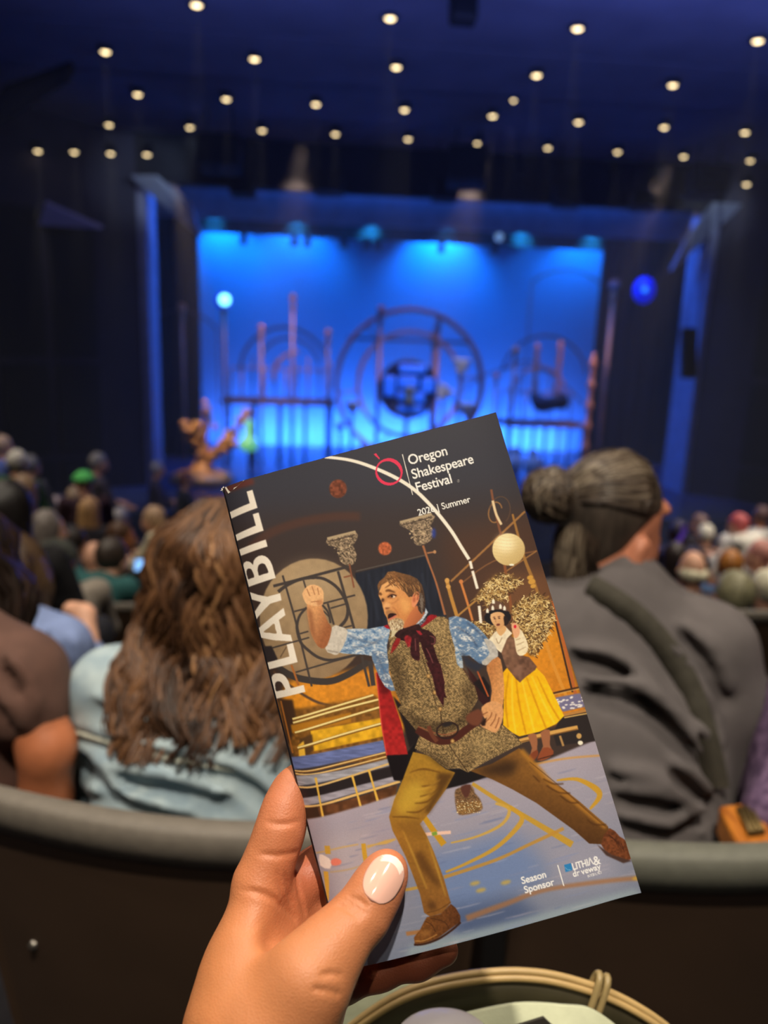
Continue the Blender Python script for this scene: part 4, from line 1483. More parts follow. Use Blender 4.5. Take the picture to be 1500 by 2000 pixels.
folds(gs, [([(1120, 1290), (1190, 1300), (1255, 1340), (1290, 1390)], 0.9), ([(1130, 1360), (1240, 1372), (1320, 1430), (1378, 1515)], 1.25), ([(1200, 1530), (1280, 1548), (1380, 1590)], 1.0),
           ([(1205, 1566), (1300, 1580), (1390, 1605)], 0.9), ([(1215, 1618), (1290, 1632), (1372, 1648)], 0.8), ([(1335, 1240), (1390, 1295), (1424, 1375)], 0.9), ([(1300, 1270), (1350, 1330), (1395, 1420), (1410, 1480)], 0.9),
           ([(1320, 1510), (1360, 1540), (1392, 1575)], 0.8), ([(1310, 1632), (1350, 1610), (1370, 1600)], 0.6), ([(1365, 1440), (1395, 1480), (1400, 1530)], 0.8)], 1.0, 1.8, 0.011, 0.022, .35, deep=.3)
body_obj('shirt', gs, .009, mat('grey_cotton', (92, 86, 86), 0.9, var=0.08, scale=30, bump=0.08), man, 2, lambda v: vnoise(v, 40, 8) * .0018)
MAN_SK.path([nb, nb + np.array([.05, .01, -.06]), shr, P(1412, 1370, 1.39), er, P(1448, 1505, 1.52), P(1470, 1530, 1.66)], [.05, .05, .045, .045, .042, .036, .028], .02)
MAN_SK.ell(P(1474, 1532, 1.7), (.04, .05, .03), k=.02)
body_obj('body', MAN_SK, .007, mat('skin_ruddy', (196, 126, 96), 0.5, var=0.14, scale=30), man)
tr = SDF()
for sx in (-.1, .1):
    tr.path([np.array([mbp[0] + sx, mbp[1] + .05, .26]), np.array([mbp[0] + sx, mbp[1] + .48, .28]), np.array([mbp[0] + sx, mbp[1] + .5, -.16])], [.11, .075, .055], .05)
body_obj('trousers', tr, .022, cloth((40, 40, 44)), man)
# shoulder strap lying on the shirt
mb = MB()
v, f = [], []
for i, p in enumerate(cl_):
    t_ = cl_[min(i + 1, len(cl_) - 1)] - cl_[max(i - 1, 0)]
    t_ /= np.linalg.norm(t_)
    n_ = (CAM - p) / np.linalg.norm(CAM - p)
    s_ = np.cross(t_, n_)
    s_ /= np.linalg.norm(s_)
    v += [p + s_ * .02, p - s_ * .02, p - s_ * .02 - n_ * .012, p + s_ * .02 - n_ * .012]
for i in range(len(cl_) - 1):
    for j in range(4):
        f.append((4 * i + j, 4 * i + (j + 1) % 4, 4 * i + 4 + (j + 1) % 4, 4 * i + 4 + j))
mb.add(v, f)
mb.build('shoulder_strap', mat('strap_webbing', (58, 54, 44), 0.85, var=0.15, scale=90, bump=0.2), man)
# hair combed back to the bun
hb = SDF().ell(H(-.012, 0, .022), (.104, .084, .108), HR, .02)
hb.ell(H(-.052, -.004, -.05), (.050, .060, .060), HR, .03)
hb.ell(H(.118, 0, -.035), (.09, .12, .135), HR, .015, '-').ell(H(.062, .088, -.05), (.090, .06, .090), HR, .012, '-').ell(H(.045, -.088, -.06), (.085, .05, .085), HR, .015, '-')
bc = P(1072, 968, 1.37)
hb.cone(H(-.10, -.02, .035), bc, .030, .03, .02).ell(bc, (.046, .046, .046), k=.02).ell(bc + np.array([.006, .0, .036]), (.02, .02, .022), k=.012)
body_obj('hair_underlayer', hb, .007, hairm((66, 56, 48)), man)
paths = []
rg = np.random.default_rng(9)
for i in range(620):                                       # from hairline / temples back to the tie
    a = rg.uniform(-1.32, 1.32)
    el0 = rg.uniform(.0, 1.0)
    st = H(.052 - .042 * abs(math.sin(a)) - .05 * el0 * rg.random(), .084 * math.sin(a), .105 * math.cos(a) * .95 + .02 if abs(a) < 1.2 else rg.uniform(.03, .065))
    mid = H(-.03, .088 * math.sin(a), .128 * max(math.cos(a), -.02) * (.95 + .05 * rg.random()) + .006)
    mid2 = H(-.09, .060 * math.sin(a), .085 * math.cos(a) + .02)
    paths.append(np.array([st, (st + mid) / 2 + UD * .006 * math.cos(a) + RD * .006 * math.sin(a), mid, mid2, bc + (H(-.09, 0, .03) - bc) * .25 + rg.normal(size=3) * .006]))
for i in range(260):                                       # loose ends at the nape
    a = rg.uniform(-.9, .75)
    b_ = .055 * a * a
    st = H(-.105 + b_, .078 * math.sin(a), .035 + rg.uniform(-.03, .03))
    paths.append(np.array([st, H(-.112 + b_, .080 * math.sin(a), -.03), H(-.106 + b_, .080 * math.sin(a), -.075), H(-.092 + b_, .076 * math.sin(a), -.115 - .025 * rg.random())]))
for i in range(260):                                       # the coiled bun
    u = rg.normal(size=3)
    u /= np.linalg.norm(u)
    w = np.cross(u, rg.normal(size=3))
    w /= np.linalg.norm(w)
    q = np.cross(u, w)
    s_ = rg.uniform(0.3, 1.0)
    paths.append(np.array([bc + (.049 * math.sqrt(1 - (s_ * .8) ** 2) * (math.cos(t_) * u + math.sin(t_) * w) + q * .04 * s_) for t_ in np.linspace(0, 2.6, 5)]))
hair_locks('hair', man, paths, .0023, [(26, 19, 16), (42, 32, 27), (66, 53, 44), (104, 90, 75), (160, 146, 126)], 4, .006, .10, clump=45.0)
MB().tube([bc + (H(-.1, -.02, .035) - bc) * .55 + RD * .03 * math.cos(t_) + UD * .03 * math.sin(t_) for t_ in np.linspace(0, 6.28, 20)[:-1]], .006, 6, True).build('hair_tie', mat('hair_tie_black', (16, 14, 14), 0.8), man)

# --- neighbour at the left edge: brown t-shirt, bare arm -------------
nb0 = P(-110, 1640, 1.25)
per = thing('person', 'person in a brown t-shirt with a bare arm at the left edge', 'person', (nb0[0], nb0[1], SEAT_F + 0.45))
ts = SDF()
s1 = P(36, 1322, 1.25)
nk = P(-140, 1225, 1.28)
ts.cone(nk, s1, .075, .074, .05).ell(P(-150, 1420, 1.28), (.17, .12, .2), k=.07).ell(P(-150, 1620, 1.27), (.17, .14, .22), k=.08)
ts.path([s1, P(58, 1388, 1.232)], [.072, .060], .03)
ts.cone(nk, P(-320, 1318, 1.3), .075, .075, .05)
folds(ts, [([(10, 1300), (50, 1350), (70, 1420)], .8), ([(0, 1380), (40, 1430), (60, 1480)], .9)], .9, 1.7, .009, .02)
body_obj('t_shirt', ts, .010, mat('brown_cotton', (92, 64, 54), 0.9, var=0.15, scale=25, bump=0.1), per, 2, lambda v: vnoise(v, 45, 2) * .002)
ar = SDF().path([s1, P(64, 1385, 1.23), P(92, 1460, 1.225), P(88, 1570, 1.25), P(60, 1700, 1.40)], [.045, .043, .043, .041, .034], .02)
hd2 = P(-125, 1075, 1.33)
ar.cone(nk, s1, .05, .05, .02)
ar.ell(hd2, (.08, .098, .118), k=.02).cone(hd2 + np.array([0, -.02, -.06]), nk, .056, .06, .03)
body_obj('body', ar, .010, mat('skin_warm_tan', (186, 112, 74), 0.48, var=0.1, scale=25), per)
paths = []
rg = np.random.default_rng(12)
for i in range(180):
    az = rg.uniform(-2.2, 2.2)
    dx, dy = math.sin(az), -math.cos(az)
    e = rg.uniform(.9, 1.2)
    paths.append(np.array([hd2 + np.array([dx * .03, dy * .03, .12]), hd2 + np.array([dx * .1, dy * .11, .05]), hd2 + np.array([dx * .12 * e, dy * .115, -.06]), hd2 + np.array([dx * .125 * e + .01, dy * .10 - .02, -.16]), hd2 + np.array([dx * .115 * e + .02, dy * .09 - .03, -.24 - .04 * rg.random()])]))
hair_locks('hair', per, paths, .010, [(26, 19, 15), (40, 28, 22), (60, 42, 32)], 6, .010, .13)

# --- next row ahead on the left: blue shirt, brown hair --------------
nb1 = P(40, 1400, 2.1)
per = thing('person', 'person in a light blue shirt with brown shoulder-length hair, left edge', 'person', (nb1[0], nb1[1], floor_z(nb1[1]) + 0.4))
hd3 = P(12, 1118, 2.15)
sk = SDF().ell(hd3, (.078, .096, .115), k=.02).cone(hd3, P(20, 1215, 2.15), .056, .06, .03)
sk.path([P(20, 1215, 2.15), P(120, 1258, 2.13), P(166, 1325, 2.2), P(174, 1275, 2.35), P(165, 1200, 2.4), P(140, 1190, 2.44)], [.05, .045, .04, .036, .033, .03], .02)
body_obj('body', sk, .014, SKINS['light'], per)
bs = SDF()
s1 = P(120, 1258, 2.12)
bs.cone(P(15, 1225, 2.15), s1, .08, .075, .05).cone(P(15, 1225, 2.15), P(-95, 1250, 2.15), .08, .07, .05).ell(P(30, 1340, 2.15), (.21, .12, .2), k=.07).ell(P(30, 1460, 2.15), (.2, .13, .2), k=.07)
bs.path([s1, P(168, 1330, 2.2), P(176, 1280, 2.35)], [.075, .06, .05], .03)
folds(bs, [([(95, 1235), (110, 1270), (120, 1310)], .8), ([(140, 1250), (150, 1280), (148, 1310)], .8)], 1.7, 2.6, .012, .02)
body_obj('shirt', bs, .014, mat('blue_poplin', (132, 150, 196), 0.9, var=0.12, scale=20), per, 2, lambda v: vnoise(v, 40, 6) * .004)
paths = []
rg = np.random.default_rng(15)
for i in range(200):
    az = rg.uniform(-2.3, 2.3)
    dx, dy = math.sin(az), -math.cos(az)
    e = rg.uniform(.85, 1.1)
    paths.append(np.array([hd3 + np.array([dx * .03, dy * .03, .12]), hd3 + np.array([dx * .095, dy * .105, .05]), hd3 + np.array([dx * .105 * e, dy * .11, -.05]), hd3 + np.array([dx * .10 * e, dy * .09 - .01, -.13]), hd3 + np.array([dx * .085 * e, dy * .08 - .01, -.19 - .03 * rg.random()])]))
hair_locks('hair', per, paths, .010, [(46, 33, 25), (72, 53, 38), (100, 79, 56)], 7, .008, .13)

# neighbour at the right edge: patterned purple sleeve on the armrest
nb2 = P(1640, 1640, 1.3)
per = thing('person', 'person at the right edge of whom only a purple patterned sleeve shows', 'person', (nb2[0], nb2[1], SEAT_F + 0.45))
sv = SDF().path([P(1620, 1420, 1.3), P(1528, 1600, 1.22), P(1490, 1560, 1.36), P(1478, 1530, 1.46)], [.07, .055, .04, .032], .03)
sv.ell(P(1680, 1460, 1.34), (.2, .12, .22), k=.06)
body_obj('sleeve', sv, .012, mat('purple_print', (120, 96, 128), 0.85, var=0.9, scale=55, col2=(54, 34, 66)), per)
sk = SDF().path([P(1690, 1290, 1.36), P(1625, 1420, 1.3), P(1528, 1600, 1.225), P(1490, 1560, 1.36), P(1478, 1530, 1.46), P(1470, 1512, 1.55)], [.05, .045, .04, .034, .03, .026], .02).ell(P(1466, 1506, 1.6), (.03, .045, .025), k=.02)
hd4 = P(1690, 1130, 1.38)
sk.ell(hd4, (.08, .098, .118), k=.02).cone(hd4, P(1690, 1290, 1.36), .056, .06, .03)
body_obj('body', sk, .012, SKINS['light'], per)

# wooden arm end with its dark number plate, beyond the right seat rim
t = thing('armrest', 'orange wooden armrest with a ridged dark plate beside the grey shirt', 'armrest', P(1452, 1640, 1.18))
top_ = [P(1404, 1572, 1.22), P(1478, 1564, 1.26), P(1520, 1648, 1.12), P(1446, 1660, 1.10)]
o = MB().prism(top_, (0, 0, -.05)).build('wood_block', M_WOOD, t, False)
bevel(o, .006)
c_ = [np.array(q) for q in top_]


def arm_pt(u, w, dz=0.0):
    return (c_[0] * (1 - u) + c_[1] * u) * (1 - w) + (c_[3] * (1 - u) + c_[2] * u) * w + np.array([0, 0, dz])


MB().prism([arm_pt(.34, .18, .001), arm_pt(.78, .18, .001), arm_pt(.78, .78, .001), arm_pt(.34, .78, .001)], (0, 0, .004)).build('number_plate', mat('plate_dark', (70, 60, 36), 0.45, 0.5), t, False)
for k in range(4):
    u = .39 + .11 * k
    MB().tube([arm_pt(u, .2, .007), arm_pt(u, .76, .007)], .003, 6).build('ridge', mat('plate_ridge', (120, 100, 60), 0.4, 0.6), t)
MB().prism([arm_pt(.2, .3, -.05), arm_pt(.8, .3, -.05), arm_pt(.8, .8, -.05), arm_pt(.2, .8, -.05)], (0, 0, -.62)).build('support', M_IRON, t, False)
c = P(1462, 1552, 1.5)
o = body_obj('seat_wing', SDF().ell(c, (.06, .03, .06), k=.01).ell(c + np.array([0, 0, -.3]), (.055, .03, .3), k=.05), .012, M_UPH)
tag(o, 'grey-green padded seat side beyond the wooden armrest', 'seat part')

# ------------------------------------------------------------------ handbag on the lap
BD = 0.50
M_CANVAS = mat('sage_canvas', (186, 190, 160), 0.9, var=0.08, scale=80, bump=0.2)
M_OLIVE = mat('olive_leather', (58, 52, 34), 0.5, var=0.2, scale=30, bump=0.1)
M_TAN = mat('tan_edge', (182, 152, 100), 0.45, var=0.1, scale=40)
bag = thing('handbag', 'sage canvas bag with an olive leather handle, cut by the bottom edge', 'bag', P(985, 2250, 0.52))
arcpx = [(640, 2050), (690, 2002), (770, 1948), (850, 1918), (960, 1900), (1050, 1901), (1130, 1918), (1210, 1948), (1290, 1996), (1350, 2050)]
top_l = smooth_path([P(x, y, BD) for x, y in arcpx], 6)
v, f = [], []
fw = FWD * .006
for p in top_l:
    v += [p, p + fw, p + fw - UPV * .03, p - UPV * .03]
for i in range(len(top_l) - 1):
    for j in range(4):
        f.append((4 * i + j, 4 * i + (j + 1) % 4, 4 * i + 4 + (j + 1) % 4, 4 * i + 4 + j))
hnd = MB().add(v, f).build('handle', M_OLIVE, bag)
for dz in (0.0, -0.0035):
    MB().tube([p + UPV * dz + FWD * (.001 + dz * .5) for p in top_l], .0023, 8).build('edge_piping', M_TAN, hnd)
# keeper loop around the handle
i0 = np.argmin([abs(proj(p)[0] - 1168) for p in top_l])
c0 = top_l[i0]
tg = top_l[i0 + 1] - top_l[i0 - 1]
tg /= np.linalg.norm(tg)
up_ = np.cross(tg, -FWD)
up_ = up_ if up_ @ UPV > 0 else -up_
for k in range(2):
    cc = c0 + tg * (.0055 * k - .003)
    loop = [cc + up_ * .004 - FWD * .004, cc + up_ * .005 + FWD * .004, cc - up_ * .032 + FWD * .010, cc - up_ * .036 - FWD * .002, cc - up_ * .030 - FWD * .005]
    MB().tube(smooth_path(loop, 5, True), .0024, 8, True).build('keeper_loop', mat('keeper_leather', (150, 130, 88), 0.35), bag)
# canvas body: open rim below the handle
far = [(640, 2010), (690, 1955), (760, 1926), (860, 1930), (960, 1960)]
lip = smooth_path([P(x, y, .56) for x, y in [(610, 2080), (650, 1975), (745, 1928), (870, 1930), (1000, 1950), (1140, 1985), (1270, 2080)]], 6)
v, f = [], []
for p in lip:
    v += [p, p - UPV * .16 + FWD * .02, p + FWD * .004, p - UPV * .16 + FWD * .024]
for i in range(len(lip) - 1):
    a, b = 4 * i, 4 * i + 4
    f += [(a, a + 1, b + 1, b), (a + 2, b + 2, b + 3, a + 3), (a, b, b + 2, a + 2)]
MB().add(v, f).build('rear_panel', M_CANVAS, bag)
lip = smooth_path([P(x, y, .47) for x, y in [(690, 2090), (800, 2010), (900, 1985), (1010, 1963), (1100, 1966), (1160, 1976), (1230, 2030), (1280, 2100)]], 6)
v, f = [], []
for p in lip:
    v += [p, p - UPV * .16 - FWD * .01, p + FWD * .003, p - UPV * .16 - FWD * .007]
for i in range(len(lip) - 1):
    a, b = 4 * i, 4 * i + 4
    f += [(a, b, b + 1, a + 1), (a + 2, a + 3, b + 3, b + 2), (a, a + 2, b + 2, b)]
MB().add(v, f).build('front_panel', M_CANVAS, bag)
c = P(866, 2038, .455)
body_obj('lid', SDF().ell(c, (.030, .022, .0125), k=.005), .002, mat('pale_grey_plastic', (178, 172, 176), 0.25), bag)
MB().prism([P(1005, 2006, .462), P(1062, 1988, .462), P(1085, 2010, .462)], FWD * .002).build('dark_tag', mat('tag_dark', (46, 42, 34), 0.8), bag, False)

# ------------------------------------------------------------------ the printed cover, painted as flat colour
class Canvas:
    """small supersampled painter; drawing units are the trace units of the cover (x0..x1, y0..y1)"""

    def __init__(s, x0, y0, x1, y1, ss=2):
        s.x0, s.y0, s.ss = x0, y0, ss
        s.w, s.h = int((x1 - x0) * ss), int((y1 - y0) * ss)
        s.a = np.zeros((s.h, s.w, 3), np.float32)
        s.rg = np.random.default_rng(2)

    def _mask(s, polys, pad=0):
        P_ = [(np.asarray(p, float) - (s.x0, s.y0)) * s.ss for p in polys]
        al = np.concatenate(P_)
        i0 = int(max(0, math.floor(al[:, 0].min()) - pad))
        i1 = int(min(s.w, math.ceil(al[:, 0].max()) + pad + 1))
        j0 = int(max(0, math.floor(al[:, 1].min()) - pad))
        j1 = int(min(s.h, math.ceil(al[:, 1].max()) + pad + 1))
        if i1 <= i0 or j1 <= j0:
            return None
        tot = np.zeros((j1 - j0, i1 - i0), bool)
        for p in P_:
            d = np.zeros((j1 - j0, i1 - i0 + 1), np.int32)
            q = np.roll(p, -1, 0)
            for (ax, ay), (bx, by) in zip(p, q):
                if ay == by:
                    continue
                if ay > by:
                    ax, ay, bx, by = bx, by, ax, ay
                r0 = max(j0, int(math.ceil(ay - 0.5)))
                r1 = min(j1, int(math.ceil(by - 0.5)))
                if r1 <= r0:
                    continue
                rows = np.arange(r0, r1)
                xi = ax + (rows + 0.5 - ay) * (bx - ax) / (by - ay)
                c = np.clip(np.ceil(xi - 0.5).astype(int) - i0, 0, i1 - i0)
                np.add.at(d, (rows - j0, c), 1)
            tot |= (np.cumsum(d, 1)[:, :-1] % 2) == 1
        return i0, j0, tot.astype(np.float32)

    @staticmethod
    def _blur(m, r):
        r = int(round(r))
        if r < 1:
            return m
        for ax in (0, 1):
            for _ in range(2):
                c = np.cumsum(np.pad(m, [(r + 1, r) if i == ax else (0, 0) for i in (0, 1)], mode='edge'), ax)
                n = m.shape[ax]
                hi = np.take(c, np.arange(2 * r + 1, 2 * r + 1 + n), ax)
                lo = np.take(c, np.arange(0, n), ax)
                m = (hi - lo) / (2 * r + 1)
        return m

    def noise(s, shape, cell, seed=None):
        rg = np.random.default_rng(seed) if seed is not None else s.rg
        cx, cy = (cell if hasattr(cell, '__len__') else (cell, cell))
        gh, gw = int(shape[0] / (cy * s.ss)) + 3, int(shape[1] / (cx * s.ss)) + 3
        g = rg.random((gh, gw)).astype(np.float32)
        y = np.arange(shape[0]) / (cy * s.ss)
        x = np.arange(shape[1]) / (cx * s.ss)
        yi, xi = y.astype(int), x.astype(int)
        fy, fx = (y - yi)[:, None], (x - xi)[None]
        fy, fx = fy * fy * (3 - 2 * fy), fx * fx * (3 - 2 * fx)
        return (g[yi][:, xi] * (1 - fy) * (1 - fx) + g[yi + 1][:, xi] * fy * (1 - fx) + g[yi][:, xi + 1] * (1 - fy) * fx + g[yi + 1][:, xi + 1] * fy * fx) * 2 - 1

    def fill(s, pts, col, soft=0, sm=0, alpha=1.0, grad=None, tex=0, cell=4, multi=False, shade=None):
        polys = pts if multi else [pts]
        if sm:
            polys = [smooth_path(p, sm, True) for p in polys]
        pad = int(3 * soft * s.ss) + 2
        r = s._mask(polys, pad)
        if r is None:
            return
        i0, j0, m = r
        m = s._blur(m, soft * s.ss) * alpha
        h, w = m.shape
        c = np.empty((h, w, 3), np.float32)
        c[:] = col
        X, Y = np.meshgrid(s.x0 + (i0 + np.arange(w)) / s.ss, s.y0 + (j0 + np.arange(h)) / s.ss)
        if grad is not None:
            p0, p1, c1 = grad
            d = np.array(p1, float) - np.array(p0, float)
            t = np.clip(((X - p0[0]) * d[0] + (Y - p0[1]) * d[1]) / (d @ d), 0, 1)[..., None]
            c = c * (1 - t) + np.array(c1, np.float32) * t
        if tex:
            c = c * (1 + tex * s.noise((h, w), cell))[..., None]
        if shade is not None:
            c = shade(c, X, Y)
        v = s.a[j0:j0 + h, i0:i0 + w]
        v += (c - v) * m[..., None]

    def line(s, pts, w, col, soft=0, sm=5, alpha=1.0, taper=False, tex=0):
        p = smooth_path(np.asarray(pts, float), sm) if sm and len(pts) > 2 else np.asarray(pts, float)
        t = np.gradient(p, axis=0)
        t /= np.linalg.norm(t, axis=1, keepdims=True) + 1e-9
        n = np.stack([-t[:, 1], t[:, 0]], 1)
        k = len(p)
        ww = np.interp(np.linspace(0, 1, k), np.linspace(0, 1, len(w)), w) if hasattr(w, '__len__') else np.full(k, float(w))
        if taper:
            ww = ww * np.sin(math.pi * np.clip(np.linspace(0.1, 1.0, k), 0, 1)) ** 0.6
        L, R = p + n * ww[:, None] / 2, p - n * ww[:, None] / 2
        quads = [np.array([L[i], L[i + 1], R[i + 1], R[i]]) for i in range(k - 1)]
        s.fill(quads, col, soft, 0, alpha, multi=True, tex=tex)

    def ell(s, c, rx, ry, col, rot=0, soft=0, alpha=1.0, **kw):
        t = np.linspace(0, 2 * math.pi, 40)[:-1]
        a = math.radians(rot)
        x, y = rx * np.cos(t), ry * np.sin(t)
        s.fill(np.stack([c[0] + x * math.cos(a) - y * math.sin(a), c[1] + x * math.sin(a) + y * math.cos(a)], 1), col, soft, 0, alpha, **kw)

    def ring(s, c, rx, ry, w, col, a0=0, a1=360, rot=0, soft=0, alpha=1.0):
        t = np.radians(np.linspace(a0, a1, 60))
        a = math.radians(rot)
        x, y = rx * np.cos(t), ry * np.sin(t)
        s.line(np.stack([c[0] + x * math.cos(a) - y * math.sin(a), c[1] + x * math.sin(a) + y * math.cos(a)], 1), w, col, soft, 0, alpha)


def glyphs(body, size, offset=0.0, spacing=1.0):
    """triangles of a line of type in em units times size, y up, from the built-in face"""
    cu = bpy.data.curves.new('type', 'FONT')
    cu.body = body
    cu.size = size
    cu.offset = offset * size
    cu.space_character = spacing
    ob = bpy.data.objects.new('type', cu)
    COL.objects.link(ob)
    dg = bpy.context.evaluated_depsgraph_get()
    me = bpy.data.meshes.new_from_object(ob.evaluated_get(dg))
    polys = [[(me.vertices[i].co.x, me.vertices[i].co.y) for i in p.vertices] for p in me.polygons]
    bpy.data.objects.remove(ob)
    bpy.data.curves.remove(cu)
    bpy.data.meshes.remove(me)
    return polys


def paint_cover():
    C = Canvas(415, 790, 1270, 1920)
    rg = np.random.default_rng(4)
    za = lambda p: [(400 + x / 2.5, 780 + y / 2.5) for x, y in p]
    zb = lambda p: [(700 + x / 2.5, 780 + y / 2.5) for x, y in p]
    zc = lambda p: [(500 + x / 3, 1300 + y / 3) for x, y in p]
    zd = lambda p: [(800 + x / 3, 1300 + y / 3) for x, y in p]
    zg = lambda p: [(700 + x / 7.5, 1100 + y / 7.5) for x, y in p]
    zk = lambda p: [(900 + x / 6, 1130 + y / 6) for x, y in p]
    # ---- dark house above, brown haze below
    C.a[:] = (54, 54, 63)
    C.fill([(415, 1010), (1010, 960), (1270, 960), (1270, 1500), (415, 1500)], (57, 49, 50), 30, grad=((700, 980), (700, 1200), (62, 49, 44)))
    C.fill([(860, 1040), (1060, 1000), (1110, 1200), (900, 1260)], (74, 52, 42), 24)
    C.fill([(950, 1130), (1080, 1110), (1120, 1220), (980, 1230)], (104, 70, 48), 16)
    C.line(za([(215, 730), (330, 650), (480, 600), (640, 575), (760, 575)]), 17, (74, 52, 46), 3)
    C.line(za([(90, 440), (160, 420), (240, 400)]), 13, (96, 46, 38), 3, alpha=.8)
    # ---- orange lower wall
    C.fill([(545, 1380), (560, 1330), (740, 1300), (800, 1300), (830, 1420), (560, 1450)], (196, 124, 40), 6, tex=.08, cell=6, grad=((700, 1290), (640, 1440), (214, 140, 40)))
    C.fill([(1000, 1235), (1085, 1205), (1150, 1400), (1060, 1420), (1000, 1330)], (206, 134, 36), 4, tex=.06, cell=5, grad=((1050, 1220), (1090, 1400), (192, 118, 34)))
    # ---- dark curtain
    C.fill(za([(735, 850), (1075, 768), (1110, 830), (1180, 1060), (1060, 1120), (900, 1140), (778, 1115)]), (33, 36, 47), 1, tex=.12, cell=(5, 60))
    C.line(za([(740, 840), (1075, 762)]), 2, (84, 78, 74), .5)
    for x in (800, 870, 1000, 1060):
        C.line(za([(x, 850), (x + 50, 1080)]), 4, (44, 50, 64), 2, alpha=.7)
    # ---- moon disc with its dark scaffold of rings
    zm = lambda p: [(520 + x / 6.25, 1060 + y / 6.25) for x, y in p]
    C.ell((612, 1209), 107, 118, (158, 134, 102), 6, .8, tex=.05, cell=10, grad=((600, 1090), (640, 1330), (138, 114, 86)))
    C.ell((610, 1135), 60, 34, (172, 148, 116), 0, 16, .6)
    dk = (64, 57, 55)
    C.line(zm([(60, 1440), (200, 1555), (400, 1650), (750, 1690), (1000, 1605), (1250, 1450)]), [8, 13, 13, 12], (60, 54, 52), .5, 6)
    C.line(zm([(150, 600), (250, 525), (400, 455), (550, 430), (700, 440), (850, 530), (950, 660), (1000, 800), (980, 930), (900, 1030)]), [7, 5.5, 6, 6.5], dk, .4, 6)
    C.line(zm([(500, 790), (420, 880), (385, 980), (385, 1080), (430, 1220), (530, 1320), (650, 1400), (800, 1430), (1000, 1390), (1150, 1350)]), [4.5, 5.5, 5.5, 5], dk, .4, 6)
    for l, w in (([(90, 530), (450, 440), (1020, 290)], 5.5), ([(205, 400), (340, 870), (420, 1180), (560, 1750)], 3.8), ([(460, 460), (490, 560)], 3), ([(880, 350), (980, 700), (1080, 1060)], 5), ([(345, 840), (500, 800)], 3.2),
                 ([(690, 745), (1090, 640)], 3.4), ([(790, 800), (980, 745)], 3), ([(755, 740), (830, 1000)], 4), ([(415, 1110), (520, 1080)], 3), ([(70, 1285), (530, 1155)], 3), ([(360, 1580), (1150, 1350)], 3.2), ([(930, 1040), (1050, 1010)], 3),
                 ([(1170, 1380), (1210, 1550), (1260, 1750)], 5), ([(690, 760), (760, 850), (790, 980)], 4), ([(700, 830), (770, 900)], 3), ([(1270, 1440), (1310, 1740)], 9)):
        C.line(zm(l), w, dk, .4)
    C.line(zm([(170, 1400), (250, 1270)]), 2, (92, 74, 58), .4)
    C.fill(zm([(-40, 1270), (60, 1260), (140, 1430), (60, 1460), (-40, 1440)]), (48, 42, 44), .8)
    C.line(zm([(310, 1490), (350, 1600), (400, 1740)]), 4, (162, 98, 50), .5)
    C.line(za([(330, 1330), (420, 1400), (560, 1480), (700, 1500)]), 5, (84, 62, 48), .8)
    # ---- planets
    C.ell((661, 956), 17, 18, (112, 60, 42), 0, 1, tex=.25, cell=4)
    C.ell((752, 1072), 13, 13, (176, 92, 58), 0, .8, tex=.2, cell=3)
    # ---- two column capitals and their poles
    for pts, bl in ((([(600, 682), (738, 648), (742, 690), (726, 715), (742, 755), (735, 800), (700, 812), (662, 790), (645, 725), (608, 716)]), 0),
                    (([(953, 603), (1108, 562), (1118, 592), (1100, 620), (1116, 640), (1104, 690), (1050, 716), (1022, 702), (1012, 652), (972, 628)]), 1)):
        q = za(pts)
        C.fill(q, (126, 108, 88), .6, 2, tex=.45, cell=2.2)
        b = np.array(q)
        x0, y0 = b.min(0)
        x1, y1 = b.max(0)
        for k in range(46):
            u, w = rg.random(2)
            x = x0 + (x1 - x0) * (.1 + .8 * u)
            y = y0 + (y1 - y0) * (.15 + .75 * w)
            if abs(u - .5) < .5 - .28 * w:
                C.ell((x, y), rg.uniform(1, 2.6), rg.uniform(.8, 2), (188, 166, 132) if rg.random() < .55 else (64, 54, 48), rg.uniform(0, 180), .4)
        C.line([q[0], q[1]], 5, (168, 148, 118), .5)
        C.line([(q[0][0] + 2, q[0][1] + 6), (q[1][0] - 1, q[1][1] + 6)], 2, (70, 58, 50), .4)
    C.ell((847, 1042), 4, 10, (44, 62, 150), 0, 2, .8)
    C.line(za([(708, 805), (716, 850), (730, 920)]), 3.2, (126, 78, 56), .4)
    C.line(za([(680, 870), (720, 860)]), 3, (126, 78, 56), .4)
    C.line(za([(1065, 715), (1090, 790), (1130, 900), (1172, 1052)]), [4.5, 3.5, 4.5], (156, 100, 66), .4)
    C.line(za([(1085, 752), (1122, 746)]), 3, (160, 110, 76), .4)
    C.ell(za([(1122, 746)])[0], 3, 3.4, (176, 130, 90), 0, .4)
    # ---- right: rails, lantern, straw
    gold = (184, 132, 66)
    C.line(zb([(450, 890), (620, 730), (812, 548)]), 4, (150, 106, 62), .4)
    C.line(zb([(500, 900), (660, 790), (870, 740)]), 2.6, (120, 82, 54), .4)
    C.line(zb([(720, 840), (870, 740)]), 2.6, (150, 106, 62), .4)
    C.line(zb([(432, 890), (450, 960), (485, 1075)]), 7, (178, 128, 62), .5)
    C.ell(zb([(432, 885)])[0], 4.6, 5, (200, 150, 82), 0, .4)
    C.ell(zb([(438, 915)])[0], 4.6, 4, (200, 150, 82), 0, .4)
    C.line(zb([(500, 895), (530, 990), (556, 1080)]), 4.6, (196, 122, 66), .4)
    C.ell(zb([(500, 890)])[0], 4, 4, (196, 122, 70), 0, .4)
    C.line(zb([(480, 1060), (600, 960), (700, 890)]), 3.6, (170, 124, 66), .4)
    C.ring(zb([(668, 552)])[0], 13, 20, 2.6, (140, 100, 62), 40, 330, 10, .4)
    C.ring(zb([(690, 545)])[0], 20, 28, 1.8, (88, 66, 52), 180, 400, 10, .5)
